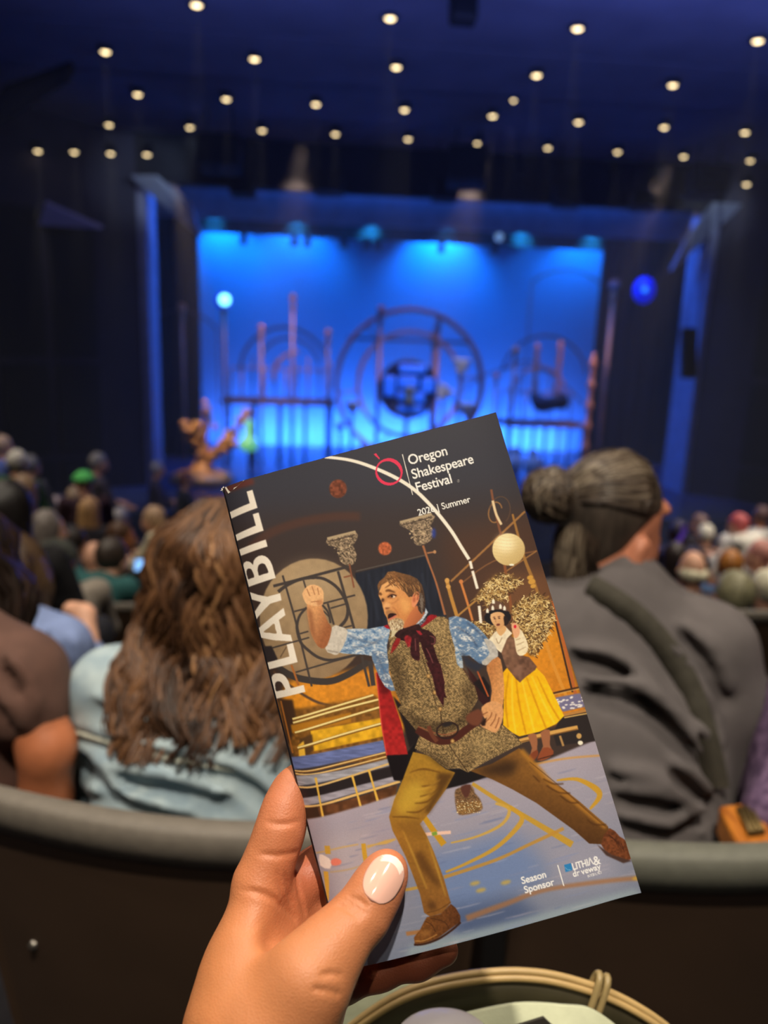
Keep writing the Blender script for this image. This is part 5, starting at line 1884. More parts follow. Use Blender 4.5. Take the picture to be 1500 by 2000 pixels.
    C.line(zb([(648, 440), (662, 520), (690, 640), (700, 670)]), 4.6, (120, 76, 54), .5)
    C.line(zb([(655, 495), (672, 560), (698, 612)]), 5, (214, 190, 150), .5)
    C.line(zb([(752, 560), (778, 660), (812, 780), (860, 900), (880, 960)]), [4, 5, 6.5, 5], (152, 108, 56), .5)
    for (x, y, r) in ((838, 870, 5.5), (846, 890, 6.5), (853, 912, 5)):
        C.ell(zb([(x, y)])[0], r * 1.1, r * .8, (196, 146, 66), -14, .4)
    C.line(zb([(700, 660), (715, 820), (735, 950), (755, 1090)]), 5.4, (130, 78, 48), .5)
    C.line(zb([(930, 960), (880, 985), (760, 1010)]), 3, (150, 110, 60), .5)
    C.line(zb([(945, 985), (1000, 1180), (1060, 1440)]), 6, (176, 96, 50), .5)
    C.line(zb([(938, 990), (985, 1180), (1045, 1430)]), 3.5, (52, 36, 34), .6)
    C.line(zb([(905, 1150), (950, 1290), (1015, 1450)]), 6.4, (206, 138, 52), .5)
    C.line(zb([(930, 1440), (1080, 1405)]), 4, (74, 48, 32), .6)
    C.line(zb([(935, 1446), (1080, 1412)]), 1.6, (196, 156, 90), .4)
    # straw
    straw = ([(598, 960), (560, 985), (620, 900), (680, 850), (740, 860), (785, 890), (740, 920), (700, 990), (640, 1030)],
             [(750, 1010), (830, 960), (880, 950), (930, 985), (950, 1040), (940, 1100), (900, 1180), (860, 1250), (820, 1230), (790, 1130), (750, 1060)],
             [(530, 1100), (600, 1085), (670, 1110), (650, 1160), (600, 1150)])
    for q in straw:
        z = np.array(zb(q))
        C.fill(z, (122, 94, 56), 2.5, 3, tex=.35, cell=3)
        lo, hi = z.min(0), z.max(0)
        cen = z.mean(0)
        n = int((hi - lo).prod() / 11)
        for k in range(n):
            u = rg.random(2)
            i_ = rg.integers(len(z))
            e_ = rg.random()
            p = cen + (z[i_] * e_ + z[(i_ + 1) % len(z)] * (1 - e_) - cen) * math.sqrt(u[0]) * 1.03
            a = rg.uniform(-1.1, 1.1) + (0 if u[1] < .7 else 1.6)
            L = rg.uniform(5, 13)
            e = p + L * np.array([math.cos(a), math.sin(a)])
            m_ = (p + e) / 2 + rg.normal(size=2) * 2
            col = [(214, 186, 122), (176, 142, 84), (146, 112, 66), (92, 66, 42), (228, 204, 148), (70, 48, 34)][rg.integers(6)]
            C.line([p, m_, e], rg.uniform(.9, 1.9), col, .25, 3, .9)
    # paper lantern
    lc = zb([(733, 733)])[0]
    C.ell(lc, 32, 31.5, (228, 210, 158), 0, .5, grad=((975, 1045), (1015, 1100), (188, 160, 104)))
    C.ell((987, 1062), 18, 16, (242, 230, 188), 0, 7, .8)
    for k in range(-4, 5):
        y = lc[1] + k * 6.5
        hw = math.sqrt(max(0, 31 ** 2 - (k * 6.5) ** 2))
        C.line([(lc[0] - hw, y - 1), (lc[0], y + 2.5), (lc[0] + hw, y - 1)], .8, (196, 172, 120), .3, 4, .6)
    C.ell((lc[0] + 6, lc[1] + 30), 5, 2, (240, 236, 210), 0, .4)
    # ---- the long white arc across the cover
    wh = (232, 222, 206)
    C.line(za([(588, 285), (700, 299), (800, 328), (930, 385), (1030, 450), (1120, 540), (1200, 640), (1250, 720), (1289, 782)]), [5.5, 7, 7, 6.5], wh, .4, 8)
    for l in ([(1294, 790), (1303, 828)], [(1306, 838), (1330, 925)], [(1338, 1008), (1347, 1092)]):
        C.line(za(l), 5.5, wh, .4)
    # ---- steps and deck at the left
    C.fill(zc([(120, 260), (260, 250), (700, 170), (760, 240), (790, 440), (770, 560), (230, 560), (190, 480)]), (120, 80, 34), 3, tex=.2, cell=6)
    C.fill(zc([(130, 200), (215, 200), (240, 330), (190, 470), (170, 470)]), (64, 44, 32), 2)
    C.fill(zc([(320, 380), (745, 300), (748, 410), (340, 500)]), (206, 156, 36), 1.2, tex=.15, cell=8)
    C.fill(zc([(200, 350), (560, 270), (560, 330), (210, 400)]), (168, 112, 32), 1.5)
    C.fill(zc([(255, 430), (330, 400), (340, 490), (290, 540), (255, 530)]), (82, 58, 34), 1.5)
    C.fill(zc([(245, 470), (280, 440), (290, 530), (250, 540)]), (226, 176, 60), .8)
    cr, ed = (236, 212, 142), (120, 84, 36)
    for l in ([(212, 318), (450, 245), (690, 172)], [(215, 340), (450, 268), (720, 198)], [(225, 398), (480, 318), (735, 240)], [(240, 488), (500, 405), (745, 335)]):
        C.line(zc(l), 6.5, ed, .5, 3)
        C.line([(x, y - 1.2) for x, y in zc(l)], 3.6, cr, .4, 3)
    C.fill(zc([(200, 545), (745, 432), (765, 500), (210, 620)]), (96, 108, 158), 1, tex=.12, cell=(16, 3))
    for l in ([(205, 628), (300, 622), (480, 578), (765, 505)], [(215, 645), (320, 640), (520, 595), (772, 528)]):
        C.line(zc(l), 5, (112, 76, 40), .5, 4)
        C.line([(x, y - 1) for x, y in zc(l)], 2.6, (222, 186, 118), .4, 4)
    C.fill(zc([(225, 655), (500, 610), (775, 540), (790, 580), (500, 655), (235, 715)]), (152, 152, 162), 1, 0, tex=.12, cell=(16, 3))
    C.fill(zc([(240, 735), (500, 665), (800, 585), (815, 640), (500, 730), (250, 800)]), (38, 32, 34), 1.2)
    C.line(zc([(235, 722), (330, 712), (520, 655), (790, 566)]), 4, (206, 172, 112), .4, 4)
    C.fill(zc([(255, 790), (500, 725), (815, 640), (850, 665), (520, 760), (270, 835)]), (150, 146, 158), 1, tex=.1, cell=(14, 3))
    C.line(zc([(262, 838), (360, 822), (560, 760), (845, 672)]), 5, (214, 176, 110), .4, 4)
    C.fill(zc([(270, 850), (560, 775), (830, 690), (815, 770), (620, 830), (290, 915)]), (92, 58, 36), 1.2, tex=.2, cell=8)
    C.fill(zc([(275, 850), (360, 830), (375, 890), (290, 910)]), (58, 40, 30), 1)
    for (x0, y0, x1, y1) in ((350, 655, 395, 905), (565, 640, 618, 835), (662, 605, 715, 790)):
        C.line(zc([(x0, y0), ((x0 + x1) / 2, (y0 + y1) / 2), (x1, y1)]), [5, 3.5, 5.5], (216, 172, 74), .5)
    # left bits behind PLAYBILL
    for (x0, y0, x1, y1) in ((110, 200, 175, 480), (140, 210, 210, 520)):
        C.line(zc([(x0, y0), (x1, y1)]), 3.6, (156, 96, 42), .5)
    # ---- stage floor: scuffed lavender and blue paint with ochre marks
    fl_ = [(592, 1606), (700, 1574), (768, 1552), (830, 1530), (900, 1505), (1040, 1495), (1165, 1444), (1180, 1440), (1262, 1745), (790, 1880), (672, 1905), (640, 1790)]
    C.fill(fl_, (160, 152, 166), 1.5, grad=((860, 1540), (930, 1830), (116, 124, 144)))
    C.fill([(620, 1640), (720, 1620), (760, 1690), (700, 1800), (660, 1790)], (178, 170, 176), 18, alpha=.6)
    C.fill([(820, 1670), (1000, 1620), (1080, 1700), (900, 1790), (830, 1760)], (96, 122, 172), 20, alpha=.7)
    C.fill([(860, 1770), (1010, 1745), (1060, 1790), (900, 1840)], (66, 82, 118), 16, alpha=.8)
    C.fill([(1060, 1640), (1180, 1650), (1220, 1720), (1090, 1740)], (150, 148, 166), 16, alpha=.6)
    C.fill([(800, 1845), (1240, 1735), (1255, 1748), (792, 1870)], (142, 158, 166), 6, alpha=.8)
    for k in range(300):
        x, y = rg.uniform(600, 1240), rg.uniform(1500, 1870)
        L = rg.uniform(14, 60)
        col = [(190, 184, 192), (110, 130, 178), (132, 134, 160), (170, 160, 170), (88, 104, 146)][rg.integers(5)]
        if y > 1610 - (x - 600) * .28:
            C.line([(x, y), (x + L / 2, y - L * .12), (x + L, y - L * .26)], rg.uniform(1, 3.5), col, 1.0, 3, .35, taper=True)
    och = (184, 142, 44)
    C.line(zd([(365, 685), (560, 810), (760, 930), (950, 1045)]), [7, 9, 13], och, .7, alpha=.9)
    C.line(zd([(500, 800), (580, 835), (540, 920), (400, 990), (240, 1030)]), [5, 7, 5, 3], (196, 156, 66), .7, alpha=.85)
    C.line(zd([(585, 820), (655, 880), (620, 950), (500, 1060), (330, 1150), (210, 1200)]), [6, 10, 7, 4], (190, 146, 48), .7, alpha=.9)
    C.line(zd([(900, 950), (700, 1040), (500, 1130), (200, 1230)]), [7, 6, 7], (178, 132, 54), .7, alpha=.85)
    C.line(zd([(860, 670), (980, 665), (1090, 720), (1110, 770), (1055, 840)]), [3, 7, 12, 10, 4], (190, 144, 44), .7, alpha=.95)
    C.line(zd([(700, 580), (900, 545), (1120, 525)]), 4, (196, 142, 72), .8, alpha=.8)
    C.line(zd([(330, 1470), (560, 1385), (820, 1300), (1340, 1240)]), [12, 10, 8, 9], (152, 104, 66), 2, alpha=.75)
    C.line(zc([(870, 1310), (940, 1295), (1100, 1250)]), 6, (190, 146, 52), .7, alpha=.8)
    C.line(zc([(880, 1565), (960, 1552)]), 8, (164, 106, 52), 1, alpha=.8)
    C.line(zc([(985, 880), (1040, 960), (1100, 1040)]), [10, 11, 13], (186, 140, 40), .7)
    C.line(zc([(630, 1040), (636, 1100), (648, 1170)]), 9, (190, 150, 50), .7)
    C.line(zc([(650, 1060), (700, 1045), (760, 1030), (820, 1010)]), [7, 3, 8, 3], (196, 160, 70), .8, alpha=.8)
    C.line(zc([(345, 1115), (480, 1070), (600, 1045)]), 3, (196, 160, 80), .8, alpha=.7)
    C.line(zc([(430, 1220), (600, 1180), (800, 1100)]), 3, (180, 150, 90), .8, alpha=.6)
    C.line(zc([(415, 1060), (420, 1110)]), 11, (190, 150, 60), .6)
    C.line(zc([(405, 1220), (410, 1300), (415, 1400)]), [10, 9, 3], (198, 156, 60), .6)
    C.fill(zc([(365, 1120), (405, 1125), (438, 1150), (430, 1200), (370, 1190)]), (226, 212, 204), 1, 2)
    C.fill(zc([(438, 1145), (470, 1130), (500, 1145), (490, 1170), (445, 1178)]), (216, 122, 104), 1, 2)
    C.line(zc([(985, 982), (1060, 974), (1140, 968)]), 6.5, (226, 186, 168), .5)
    C.line(zc([(1030, 980), (1060, 972)]), 7, (120, 150, 60), .6)
    for (x, y) in ((380, 1265), (415, 1305), (560, 1260), (1330, 1240)):
        C.ell(zd([(x, y)])[0], 10, 4, (196, 160, 60), -14, 2, .7)
    # bag on the floor between the legs
    C.fill(zd([(262, 740), (285, 710), (360, 695), (380, 740), (410, 775), (425, 830), (395, 850), (310, 868), (275, 850)]), (112, 84, 58), .8, 2, tex=.3, cell=2)
    C.fill(zd([(300, 700), (355, 690), (350, 740), (330, 770), (305, 740)]), (84, 50, 42), .8, 2)
    C.fill(zd([(275, 800), (410, 785), (425, 825), (395, 848), (310, 866), (278, 850)]), (128, 96, 58), .6, tex=.3, cell=1.6)
    for k in range(60):
        p = zd([(rg.uniform(275, 415), rg.uniform(785, 855))])[0]
        C.ell(p, .9, .8, (222, 204, 160), 0, .2)
    # ---- right edge: dotted platform
    C.fill(zd([(840, 190), (1000, 160), (1030, 240), (900, 270), (880, 250)]), (112, 108, 140), .8)
    for k in range(26):
        p = zd([(rg.uniform(860, 1015), rg.uniform(180, 250))])[0]
        C.ell(p, 3, 1.6, (222, 216, 214), -14, .4)
    C.fill(zd([(880, 300), (1040, 265), (1095, 440), (860, 470), (840, 400)]), (44, 38, 38), 1.2)
    C.line(zd([(900, 290), (1035, 262)]), 5.5, (176, 124, 66), .5)
    C.line(zd([(905, 305), (1045, 278)]), 2.5, (206, 166, 96), .4)
    C.line(zd([(640, 440), (800, 400), (985, 362)]), 8.5, (202, 154, 84), .6)
    C.line(zd([(640, 446), (985, 372)]), 2, (110, 74, 40), .5)
    C.ell(zd([(992, 412)])[0], 5, 5.5, (190, 150, 90), 0, .5)
    C.ell(zd([(1000, 452)])[0], 5, 4.4, (232, 222, 200), 0, .5)
    C.line(zd([(880, 410), (900, 470)]), 4.5, (170, 130, 80), .5)
    # ---- second figure: yellow skirt, brown bodice, candle hat
    for q in ([(690, 405), (740, 400), (745, 490), (715, 555), (695, 545), (715, 480)], [(765, 390), (820, 375), (820, 460), (838, 510), (800, 545), (745, 550), (780, 470)]):
        C.fill(zd(q), (150, 96, 66), .6, 2)
    C.fill(zd([(700, 520), (745, 490), (750, 525), (720, 556), (695, 550)]), (122, 62, 40), .6, 2)
    C.fill(zd([(745, 545), (780, 480), (830, 485), (842, 515), (800, 545), (760, 552)]), (136, 70, 44), .6, 2)
    C.line(zd([(745, 548), (842, 522)]), 1.6, (52, 30, 24), .4)
    sk_ = zd([(545, 40), (570, 10), (640, 30), (730, 0), (790, 60), (860, 200), (905, 295), (860, 340), (760, 385), (640, 412), (590, 385), (545, 345), (550, 200)])
    C.fill(sk_, (226, 168, 22), .7, tex=.05, cell=6, grad=((960, 1340), (1060, 1420), (240, 186, 26)))
    for l, d in (([(580, 40), (560, 200), (575, 360)], 0), ([(620, 60), (640, 220), (680, 400)], 0), ([(680, 60), (740, 220), (800, 370)], 0), ([(745, 60), (820, 220), (880, 320)], 0), ([(650, 50), (690, 230), (730, 390)], 1), ([(715, 60), (790, 230), (850, 340)], 1), ([(600, 60), (600, 240), (620, 395)], 1)):
        C.line(zd(l), [2, 4, 3], (246, 204, 60) if d else (182, 124, 14), 1, alpha=.7)
    C.fill(zk([(480, 790), (500, 700), (590, 680), (640, 700), (650, 850), (720, 900), (800, 920), (890, 1030), (870, 1070), (760, 1150), (690, 1215), (640, 1170), (560, 1070), (520, 1020), (470, 860)]), (124, 92, 72), .6, tex=.14, cell=5, grad=((985, 1250), (1040, 1330), (100, 68, 54)))
    C.fill(zk([(600, 1080), (680, 1000), (720, 1020), (700, 1190)]), (136, 100, 82), 2, alpha=.7)
    C.fill(zk([(660, 950), (740, 930), (760, 980), (690, 1010)]), (78, 54, 44), 2, alpha=.7)
    C.fill(zk([(320, 720), (400, 620), (520, 560), (600, 640), (540, 700), (470, 870), (420, 830)]), (222, 208, 180), .6, 0, tex=.06, cell=5)
    C.line(zk([(410, 700), (440, 760), (480, 690)]), 1.4, (150, 128, 100), .4)
    C.fill(zk([(620, 640), (690, 590), (740, 660), (790, 790), (760, 880), (690, 905), (650, 860), (630, 740)]), (226, 210, 176), .6, 2, tex=.06, cell=4)
    for l in ([(640, 720), (700, 700)], [(650, 780), (740, 740)], [(660, 850), (760, 800)]):
        C.line(zk(l), 1.6, (176, 152, 116), .5)
    C.ell(zk([(430, 455)])[0], 26.5, 15.5, (30, 28, 32), -2, .5)
    C.fill(zk([(410, 590), (440, 560), (510, 550), (530, 600), (470, 670), (430, 640)]), (206, 160, 108), .6, 2)
    C.fill(zk([(345, 420), (420, 385), (500, 410), (520, 480), (500, 550), (450, 595), (400, 560), (355, 500)]), (216, 170, 122), .6, 2, grad=((960, 1200), (986, 1220), (196, 146, 98)))
    C.fill(zk([(500, 440), (540, 450), (560, 520), (520, 550), (505, 520)]), (40, 30, 30), .6, 2)
    C.line(zk([(375, 455), (400, 450)]), 1.6, (92, 58, 44), .4)
    C.line(zk([(430, 450), (460, 442)]), 1.6, (92, 58, 44), .4)
    C.ell(zk([(395, 470)])[0], 2.0, 1.2, (58, 40, 36), 0, .3)
    C.ell(zk([(448, 465)])[0], 2.0, 1.2, (58, 40, 36), 0, .3)
    C.line(zk([(412, 470), (402, 505), (418, 508)]), 1.2, (168, 118, 84), .4)
    C.ell(zk([(435, 540)])[0], 3.8, 2.2, (104, 48, 42), -10, .3)
    C.line(zk([(300, 425), (360, 385), (430, 372), (500, 378), (560, 410)]), [6, 7, 6, 7, 6], (30, 28, 32), .5)
    C.fill(zk([(310, 385), (330, 310), (370, 275), (430, 262), (490, 290), (530, 350), (540, 385), (490, 370), (420, 362), (350, 375)]), (96, 70, 58), .5, 2, tex=.1, cell=4)
    for (x, y) in ((380, 265), (310, 375), (372, 342), (462, 325), (510, 345)):
        C.fill(zk([(x - 16, y + 28), (x - 16, y - 8), (x, y - 32), (x + 14, y - 6), (x + 16, y + 28)]), (236, 226, 208), .4)
    C.fill(zk([(590, 530), (640, 520), (680, 560), (690, 640), (650, 700), (620, 680), (600, 610)]), (214, 160, 122), .6, 2)
    C.ell(zk([(634, 562)])[0], 2.6, 3.4, (198, 28, 54), 0, .3)
    # ---- leading figure -------------------------------------------------
    # rear leg, dark coat shadow
    C.fill(zc([(770, 530), (890, 500), (960, 400), (900, 640), (845, 670), (810, 665)]), (24, 20, 22), .8)
    C.fill(zd([(140, 600), (350, 600), (460, 645), (320, 690), (215, 715), (160, 720)]), (26, 22, 24), .8)
    C.fill(zd([(700, 690), (1000, 850), (1120, 950), (1000, 860)]), (60, 40, 26), 1)
    leg = zd([(350, 610), (480, 570), (640, 480), (720, 560), (800, 660), (900, 720), (1000, 800), (1090, 880), (1160, 940), (1175, 985), (1120, 1045), (1050, 1040), (960, 960), (850, 880), (740, 800), (600, 720), (480, 660)])
    C.fill(leg, (122, 82, 38), .7, grad=((990, 1500), (960, 1600), (70, 44, 24)), tex=.05, cell=4)
    C.fill(zd([(370, 610), (560, 545), (640, 560), (600, 640), (480, 640)]), (50, 34, 24), 8, alpha=.85)
    C.line(zd([(650, 490), (740, 590), (830, 690), (920, 760), (1040, 860), (1150, 950)]), [9, 12, 9, 8, 8], (164, 112, 44), 2.4, alpha=.85)
    for l in ([(780, 660), (840, 690), (900, 690)], [(800, 700), (870, 740), (940, 745)], [(880, 760), (940, 800), (990, 800)], [(1040, 900), (1080, 930), (1150, 930)], [(720, 640), (760, 680)]):
        C.line(zd(l), 3, (72, 44, 22), 1, alpha=.7)
    C.line(zd([(700, 560), (860, 690), (1040, 850), (1150, 945)]), 1, (74, 46, 24), .5)
    C.fill(zd([(1120, 1045), (1170, 950), (1230, 1000), (1270, 1030), (1300, 1125), (1250, 1135), (1180, 1110)]), (104, 58, 34), .6, 2, tex=.2, cell=3)
    C.fill(zd([(1095, 1045), (1180, 1105), (1260, 1130), (1300, 1140), (1250, 1155), (1150, 1110)]), (70, 50, 44), 1)
    for k in range(5):
        C.line(zd([(1165 + 18 * k, 990 + 12 * k), (1190 + 16 * k, 1010 + 18 * k)]), 1.4, (60, 32, 22), .4)
    # near leg
    leg = zc([(920, 500), (1010, 520), (1110, 600), (1165, 620), (1110, 720), (1010, 860), (960, 920), (1000, 990), (1040, 1080), (1100, 1240), (1140, 1380), (1090, 1440), (1020, 1462), (985, 1440), (960, 1330), (880, 1120), (800, 960), (780, 880), (810, 780), (860, 660)])
    C.fill(leg, (158, 118, 40), .7, grad=((800, 1480), (870, 1780), (128, 84, 40)), tex=.05, cell=4)
    C.fill(zc([(820, 800), (870, 700), (960, 660), (1000, 760), (900, 870), (830, 870)]), (188, 152, 54), 9, alpha=.85)
    C.fill(zc([(1060, 620), (1160, 625), (1100, 720), (1010, 860), (985, 850), (1060, 720)]), (74, 48, 24), 4, alpha=.85)
    C.fill(zc([(800, 920), (960, 900), (1000, 1000), (940, 1010), (850, 960)]), (126, 88, 36), 5, alpha=.6)
    C.fill(zc([(925, 1090), (970, 1080), (1040, 1200), (1090, 1280), (1050, 1280), (960, 1180)]), (78, 50, 26), 5, alpha=.7)
    C.fill(zc([(1000, 1370), (1060, 1380), (1050, 1420), (1010, 1420)]), (70, 44, 26), 4, alpha=.6)
    for l in ([(1100, 640), (1040, 690), (970, 700)], [(1090, 690), (1030, 740), (960, 760)], [(1060, 740), (1000, 790), (930, 800)], [(1010, 810), (950, 850), (880, 850)], [(960, 890), (880, 880), (800, 880)], [(900, 620), (980, 600), (1080, 620)]):
        C.line(zc(l), [1, 4, 2], (96, 62, 24), 1.2, alpha=.75)
    for l in ([(1080, 660), (1000, 710), (930, 720)], [(1050, 720), (980, 770), (920, 780)], [(860, 960), (920, 1100), (1000, 1300)], [(1000, 1000), (1060, 1180), (1110, 1340)]):
        C.line(zc(l), [1, 4, 2], (196, 154, 62), 1.6, alpha=.6)
    C.line(zc([(1000, 1440), (1070, 1420), (1140, 1375)]), 1.2, (84, 54, 28), .5)
    # boot
    C.fill(zc([(925, 1585), (960, 1540), (985, 1490), (1000, 1465), (1080, 1445), (1140, 1385), (1170, 1410), (1195, 1455), (1195, 1490), (1140, 1530), (1060, 1590), (980, 1620), (930, 1625)]), (116, 72, 34), .6, 0, tex=.15, cell=3, grad=((830, 1790), (890, 1800), (86, 50, 28)))
    C.line(zc([(925, 1628), (985, 1622), (1070, 1590), (1150, 1535), (1197, 1492)]), 4, (56, 32, 22), .5)
    C.line(zc([(928, 1605), (985, 1602), (1060, 1565)]), 1.4, (186, 136, 74), .5)
    C.fill(zc([(945, 1570), (990, 1540), (1040, 1545), (1000, 1580)]), (156, 106, 54), 3, alpha=.6)
    for l in ([(990, 1490), (1030, 1510), (1050, 1550)], [(1020, 1470), (1100, 1490), (1130, 1530)]):
        C.line(zc(l), 1.3, (62, 36, 22), .5)
    # red cape
    C.fill(zc([(705, 40), (750, 30), (800, 180), (850, 330), (890, 515), (765, 528), (735, 330), (720, 180)]), (146, 30, 32), .7, 0, tex=.14, cell=6, grad=((745, 1330), (780, 1470), (164, 36, 36)))
    C.fill(zc([(705, 40), (750, 30), (790, 150), (740, 170)]), (82, 18, 22), 3, alpha=.8)
    C.line(zc([(705, 40), (720, 180), (735, 330), (768, 528)]), 2, (200, 70, 60), .6)
    C.fill(zc([(765, 520), (890, 515), (860, 660), (810, 665)]), (22, 17, 20), .8)
    C.fill(zc([(800, 170), (860, 330), (900, 480), (960, 420), (880, 250)]), (30, 24, 26), 1.5)
    # strap / satchel at his hip
    C.fill(zc([(1230, 0), (1280, 60), (1370, 200), (1340, 215), (1290, 150)]), (52, 24, 26), .7)
    C.fill(zd([(300, 0), (360, 60), (470, 210), (440, 240), (360, 150)]), (50, 26, 28), .7)
    C.fill(zd([(370, 100), (430, 60), (470, 120), (470, 200)]), (30, 24, 26), 1)
    C.line(zd([(395, 30), (460, 180)]), 3, (176, 84, 44), .6)
    # vest
    vest = za([(890, 1130), (905, 1200), (885, 1260), (905, 1330), (930, 1420), (960, 1490)]) + zc([(830, 250), (900, 330), (960, 400), (930, 480), (1020, 530), (1120, 600), (1190, 595), (1240, 620), (1340, 560), (1500, 480)]) + \
        zd([(658, 455), (600, 390), (540, 345), (500, 390), (400, 350), (330, 380), (340, 300), (400, 190), (380, 120), (340, 60), (320, 10)]) + zb([(560, 1400), (500, 1300), (470, 1200), (450, 1130), (440, 1080), (420, 1062), (380, 1058), (330, 1100), (230, 1160), (160, 1130)])

    def tweed(c, X, Y):
        a = math.radians(-15)
        u = (X * math.cos(a) + Y * math.sin(a))
        w = (-X * math.sin(a) + Y * math.cos(a))
        n = C.noise(X.shape, 2.2)
        wv = np.sin(u * 1.55 + .6 * np.sin(w * .4)) * np.sin(w * 1.55)
        return c * (1 + .34 * wv + .42 * n)[..., None]
    C.fill(vest, (126, 104, 70), .6, shade=tweed)
    for q, al, so in ((za([(890, 1230), (960, 1250), (990, 1480), (930, 1440)]), .5, 7), (zc([(820, 230), (1000, 320), (1150, 330), (1290, 220), (1300, 290), (1150, 380), (950, 390)]), .55, 6),
                      (zd([(330, 60), (400, 150), (390, 200), (330, 260), (300, 150)]), .4, 6), (zc([(940, 470), (1010, 500), (1180, 590), (1080, 590)]), .5, 5), (zc([(1180, 590), (1250, 470), (1330, 440), (1240, 610)]), .25, 5)):
        C.fill(q, (44, 32, 22), so, alpha=al)
    for q in (za([(1080, 1080), (1170, 1070), (1190, 1180), (1120, 1150)]), za([(1180, 1200), (1260, 1290), (1290, 1390), (1210, 1380)]), zc([(1230, 470), (1350, 400), (1420, 430), (1300, 540)])):
        C.fill(q, (206, 178, 122), 9, alpha=.28)
    C.line(za([(1060, 1250), (1100, 1380), (1130, 1490)]) + zc([(1075, 240), (1110, 420), (1240, 620)]), 1.4, (48, 34, 24), .5, 3)
    # belt
    C.line(zc([(940, 370), (1010, 410), (1080, 435), (1160, 420), (1230, 370), (1290, 330)]), [13, 15, 16, 14, 11], (70, 34, 28), .6)
    C.line(zc([(950, 352), (1020, 380), (1100, 400), (1180, 380)]), 2.2, (136, 80, 54), .5)
    C.line(zc([(1010, 350), (1030, 400), (1060, 440)]), 8, (100, 56, 40), .6)
    C.ring(zc([(1120, 375)])[0], 21, 15, 3.4, (44, 30, 28), 0, 360, -14, .5)
    C.ell(zc([(1120, 340)])[0], 10, 4, (40, 34, 34), -14, .8)
    for (x, y) in ((1010, 58), (1047, 154), (1078, 250), (1150, 437)):
        C.ell(zc([(x, y)])[0], 4, 4.2, (190, 150, 92), 0, .4)
        C.ring(zc([(x, y)])[0], 3.4, 3.6, 1, (96, 66, 36), 0, 360, 0, .3)
    # sleeves of blue-and-white paint-splashed cloth
    def splash(c, X, Y):
        n = .6 * C.noise(X.shape, (8, 5)) + .5 * C.noise(X.shape, (3, 2))
        n2 = C.noise(X.shape, 2.5)
        b = np.array((82, 114, 152), np.float32)
        w = np.array((206, 208, 208), np.float32)
        t = np.clip(n * 1.3 + .2 * n2, -1, 1)[..., None]
        return np.where(t > 0, c * (1 - t) + w * t, c * (1 + t) + b * (-t))
    C.fill(za([(640, 1160), (700, 1120), (800, 1120), (880, 1105), (905, 1130), (890, 1200), (890, 1290), (840, 1260), (780, 1245), (680, 1240), (640, 1220)]), (140, 162, 186), .6, 2, shade=splash)
    C.fill(za([(815, 1230), (890, 1240), (900, 1330), (930, 1420), (880, 1400), (835, 1310)]), (104, 124, 150), .6, 2, shade=splash)
    for l in ([(700, 1150), (780, 1180), (850, 1190)], [(720, 1210), (800, 1200), (870, 1160)], [(840, 1250), (870, 1310), (900, 1380)]):
        C.line(za(l), 3, (70, 84, 108), 1.4, alpha=.6)
    C.fill(za([(590, 1215), (625, 1110), (660, 1108), (700, 1130), (680, 1200), (650, 1245), (620, 1240)]), (192, 184, 172), .6, 2, tex=.06, cell=4)
    C.line(za([(600, 1225), (655, 1235)]), 2, (130, 120, 110), .8)
    C.fill(zb([(440, 1065), (520, 1070), (590, 1120), (640, 1180), (680, 1250), (640, 1290), (590, 1290), (540, 1250), (490, 1250), (460, 1180)]), (104, 128, 158), .6, 2, shade=splash)
    C.fill(zb([(470, 1200), (500, 1240), (510, 1310), (480, 1290)]), (150, 164, 176), .6, 2, shade=splash)
    C.fill(zb([(500, 1230), (560, 1280), (620, 1290), (580, 1330), (520, 1300)]), (40, 46, 62), 3, alpha=.8)
    for l in ([(480, 1110), (540, 1150), (580, 1210)], [(530, 1090), (600, 1150), (640, 1220)]):
        C.line(zb(l), 3, (52, 66, 92), 1.4, alpha=.7)
    C.fill(zb([(610, 1170), (650, 1180), (680, 1230), (670, 1270), (620, 1298), (600, 1280), (640, 1240)]), (176, 172, 166), .6, 2, tex=.08, cell=4)
    # raised forearm and fist
    skn = (206, 148, 98)
    C.fill(za([(500, 990), (560, 985), (580, 1030), (605, 1090), (622, 1120), (600, 1200), (570, 1215), (540, 1185), (515, 1120)]), skn, .6, 2, grad=((612, 1200), (645, 1215), (150, 92, 58)), tex=.05, cell=3)
    C.fill(za([(500, 1010), (530, 1040), (545, 1180), (515, 1130)]), (132, 82, 54), 3, alpha=.7)
    C.fill(za([(478, 950), (500, 915), (535, 905), (570, 920), (583, 950), (578, 1000), (550, 1010), (520, 1005), (495, 995)]), (222, 172, 122), .6, 2, tex=.05, cell=3)
    for l in ([(500, 925), (515, 960)], [(525, 912), (540, 955)], [(552, 920), (560, 955)], [(520, 990), (560, 985)]):
        C.line(za(l), 1.4, (150, 98, 66), .5)
    C.fill(za([(545, 985), (575, 975), (578, 1000), (555, 1010)]), (170, 112, 74), 1.5, alpha=.7)
    # lowered arm and hand
    C.fill(zb([(625, 1300), (680, 1255), (700, 1300), (710, 1400), (705, 1480), (690, 1520), (640, 1520), (650, 1420), (635, 1350)]), (176, 116, 68), .6, 2, tex=.08, cell=3, grad=((955, 1320), (985, 1330), (206, 146, 90)))
    C.fill(zd([(420, 240), (480, 205), (540, 230), (545, 300), (525, 360), (500, 390), (450, 370), (410, 345), (440, 310), (425, 290)]), (206, 150, 100), .6, 2, tex=.05, cell=3)
    for l in ([(440, 330), (470, 300), (480, 270)], [(470, 350), (495, 315), (505, 280)], [(500, 365), (515, 330), (522, 300)], [(425, 285), (455, 270)]):
        C.line(zd(l), 1.8, (132, 80, 50), .6)
    C.fill(zd([(410, 330), (450, 300), (440, 350), (420, 350)]), (44, 28, 24), 1)
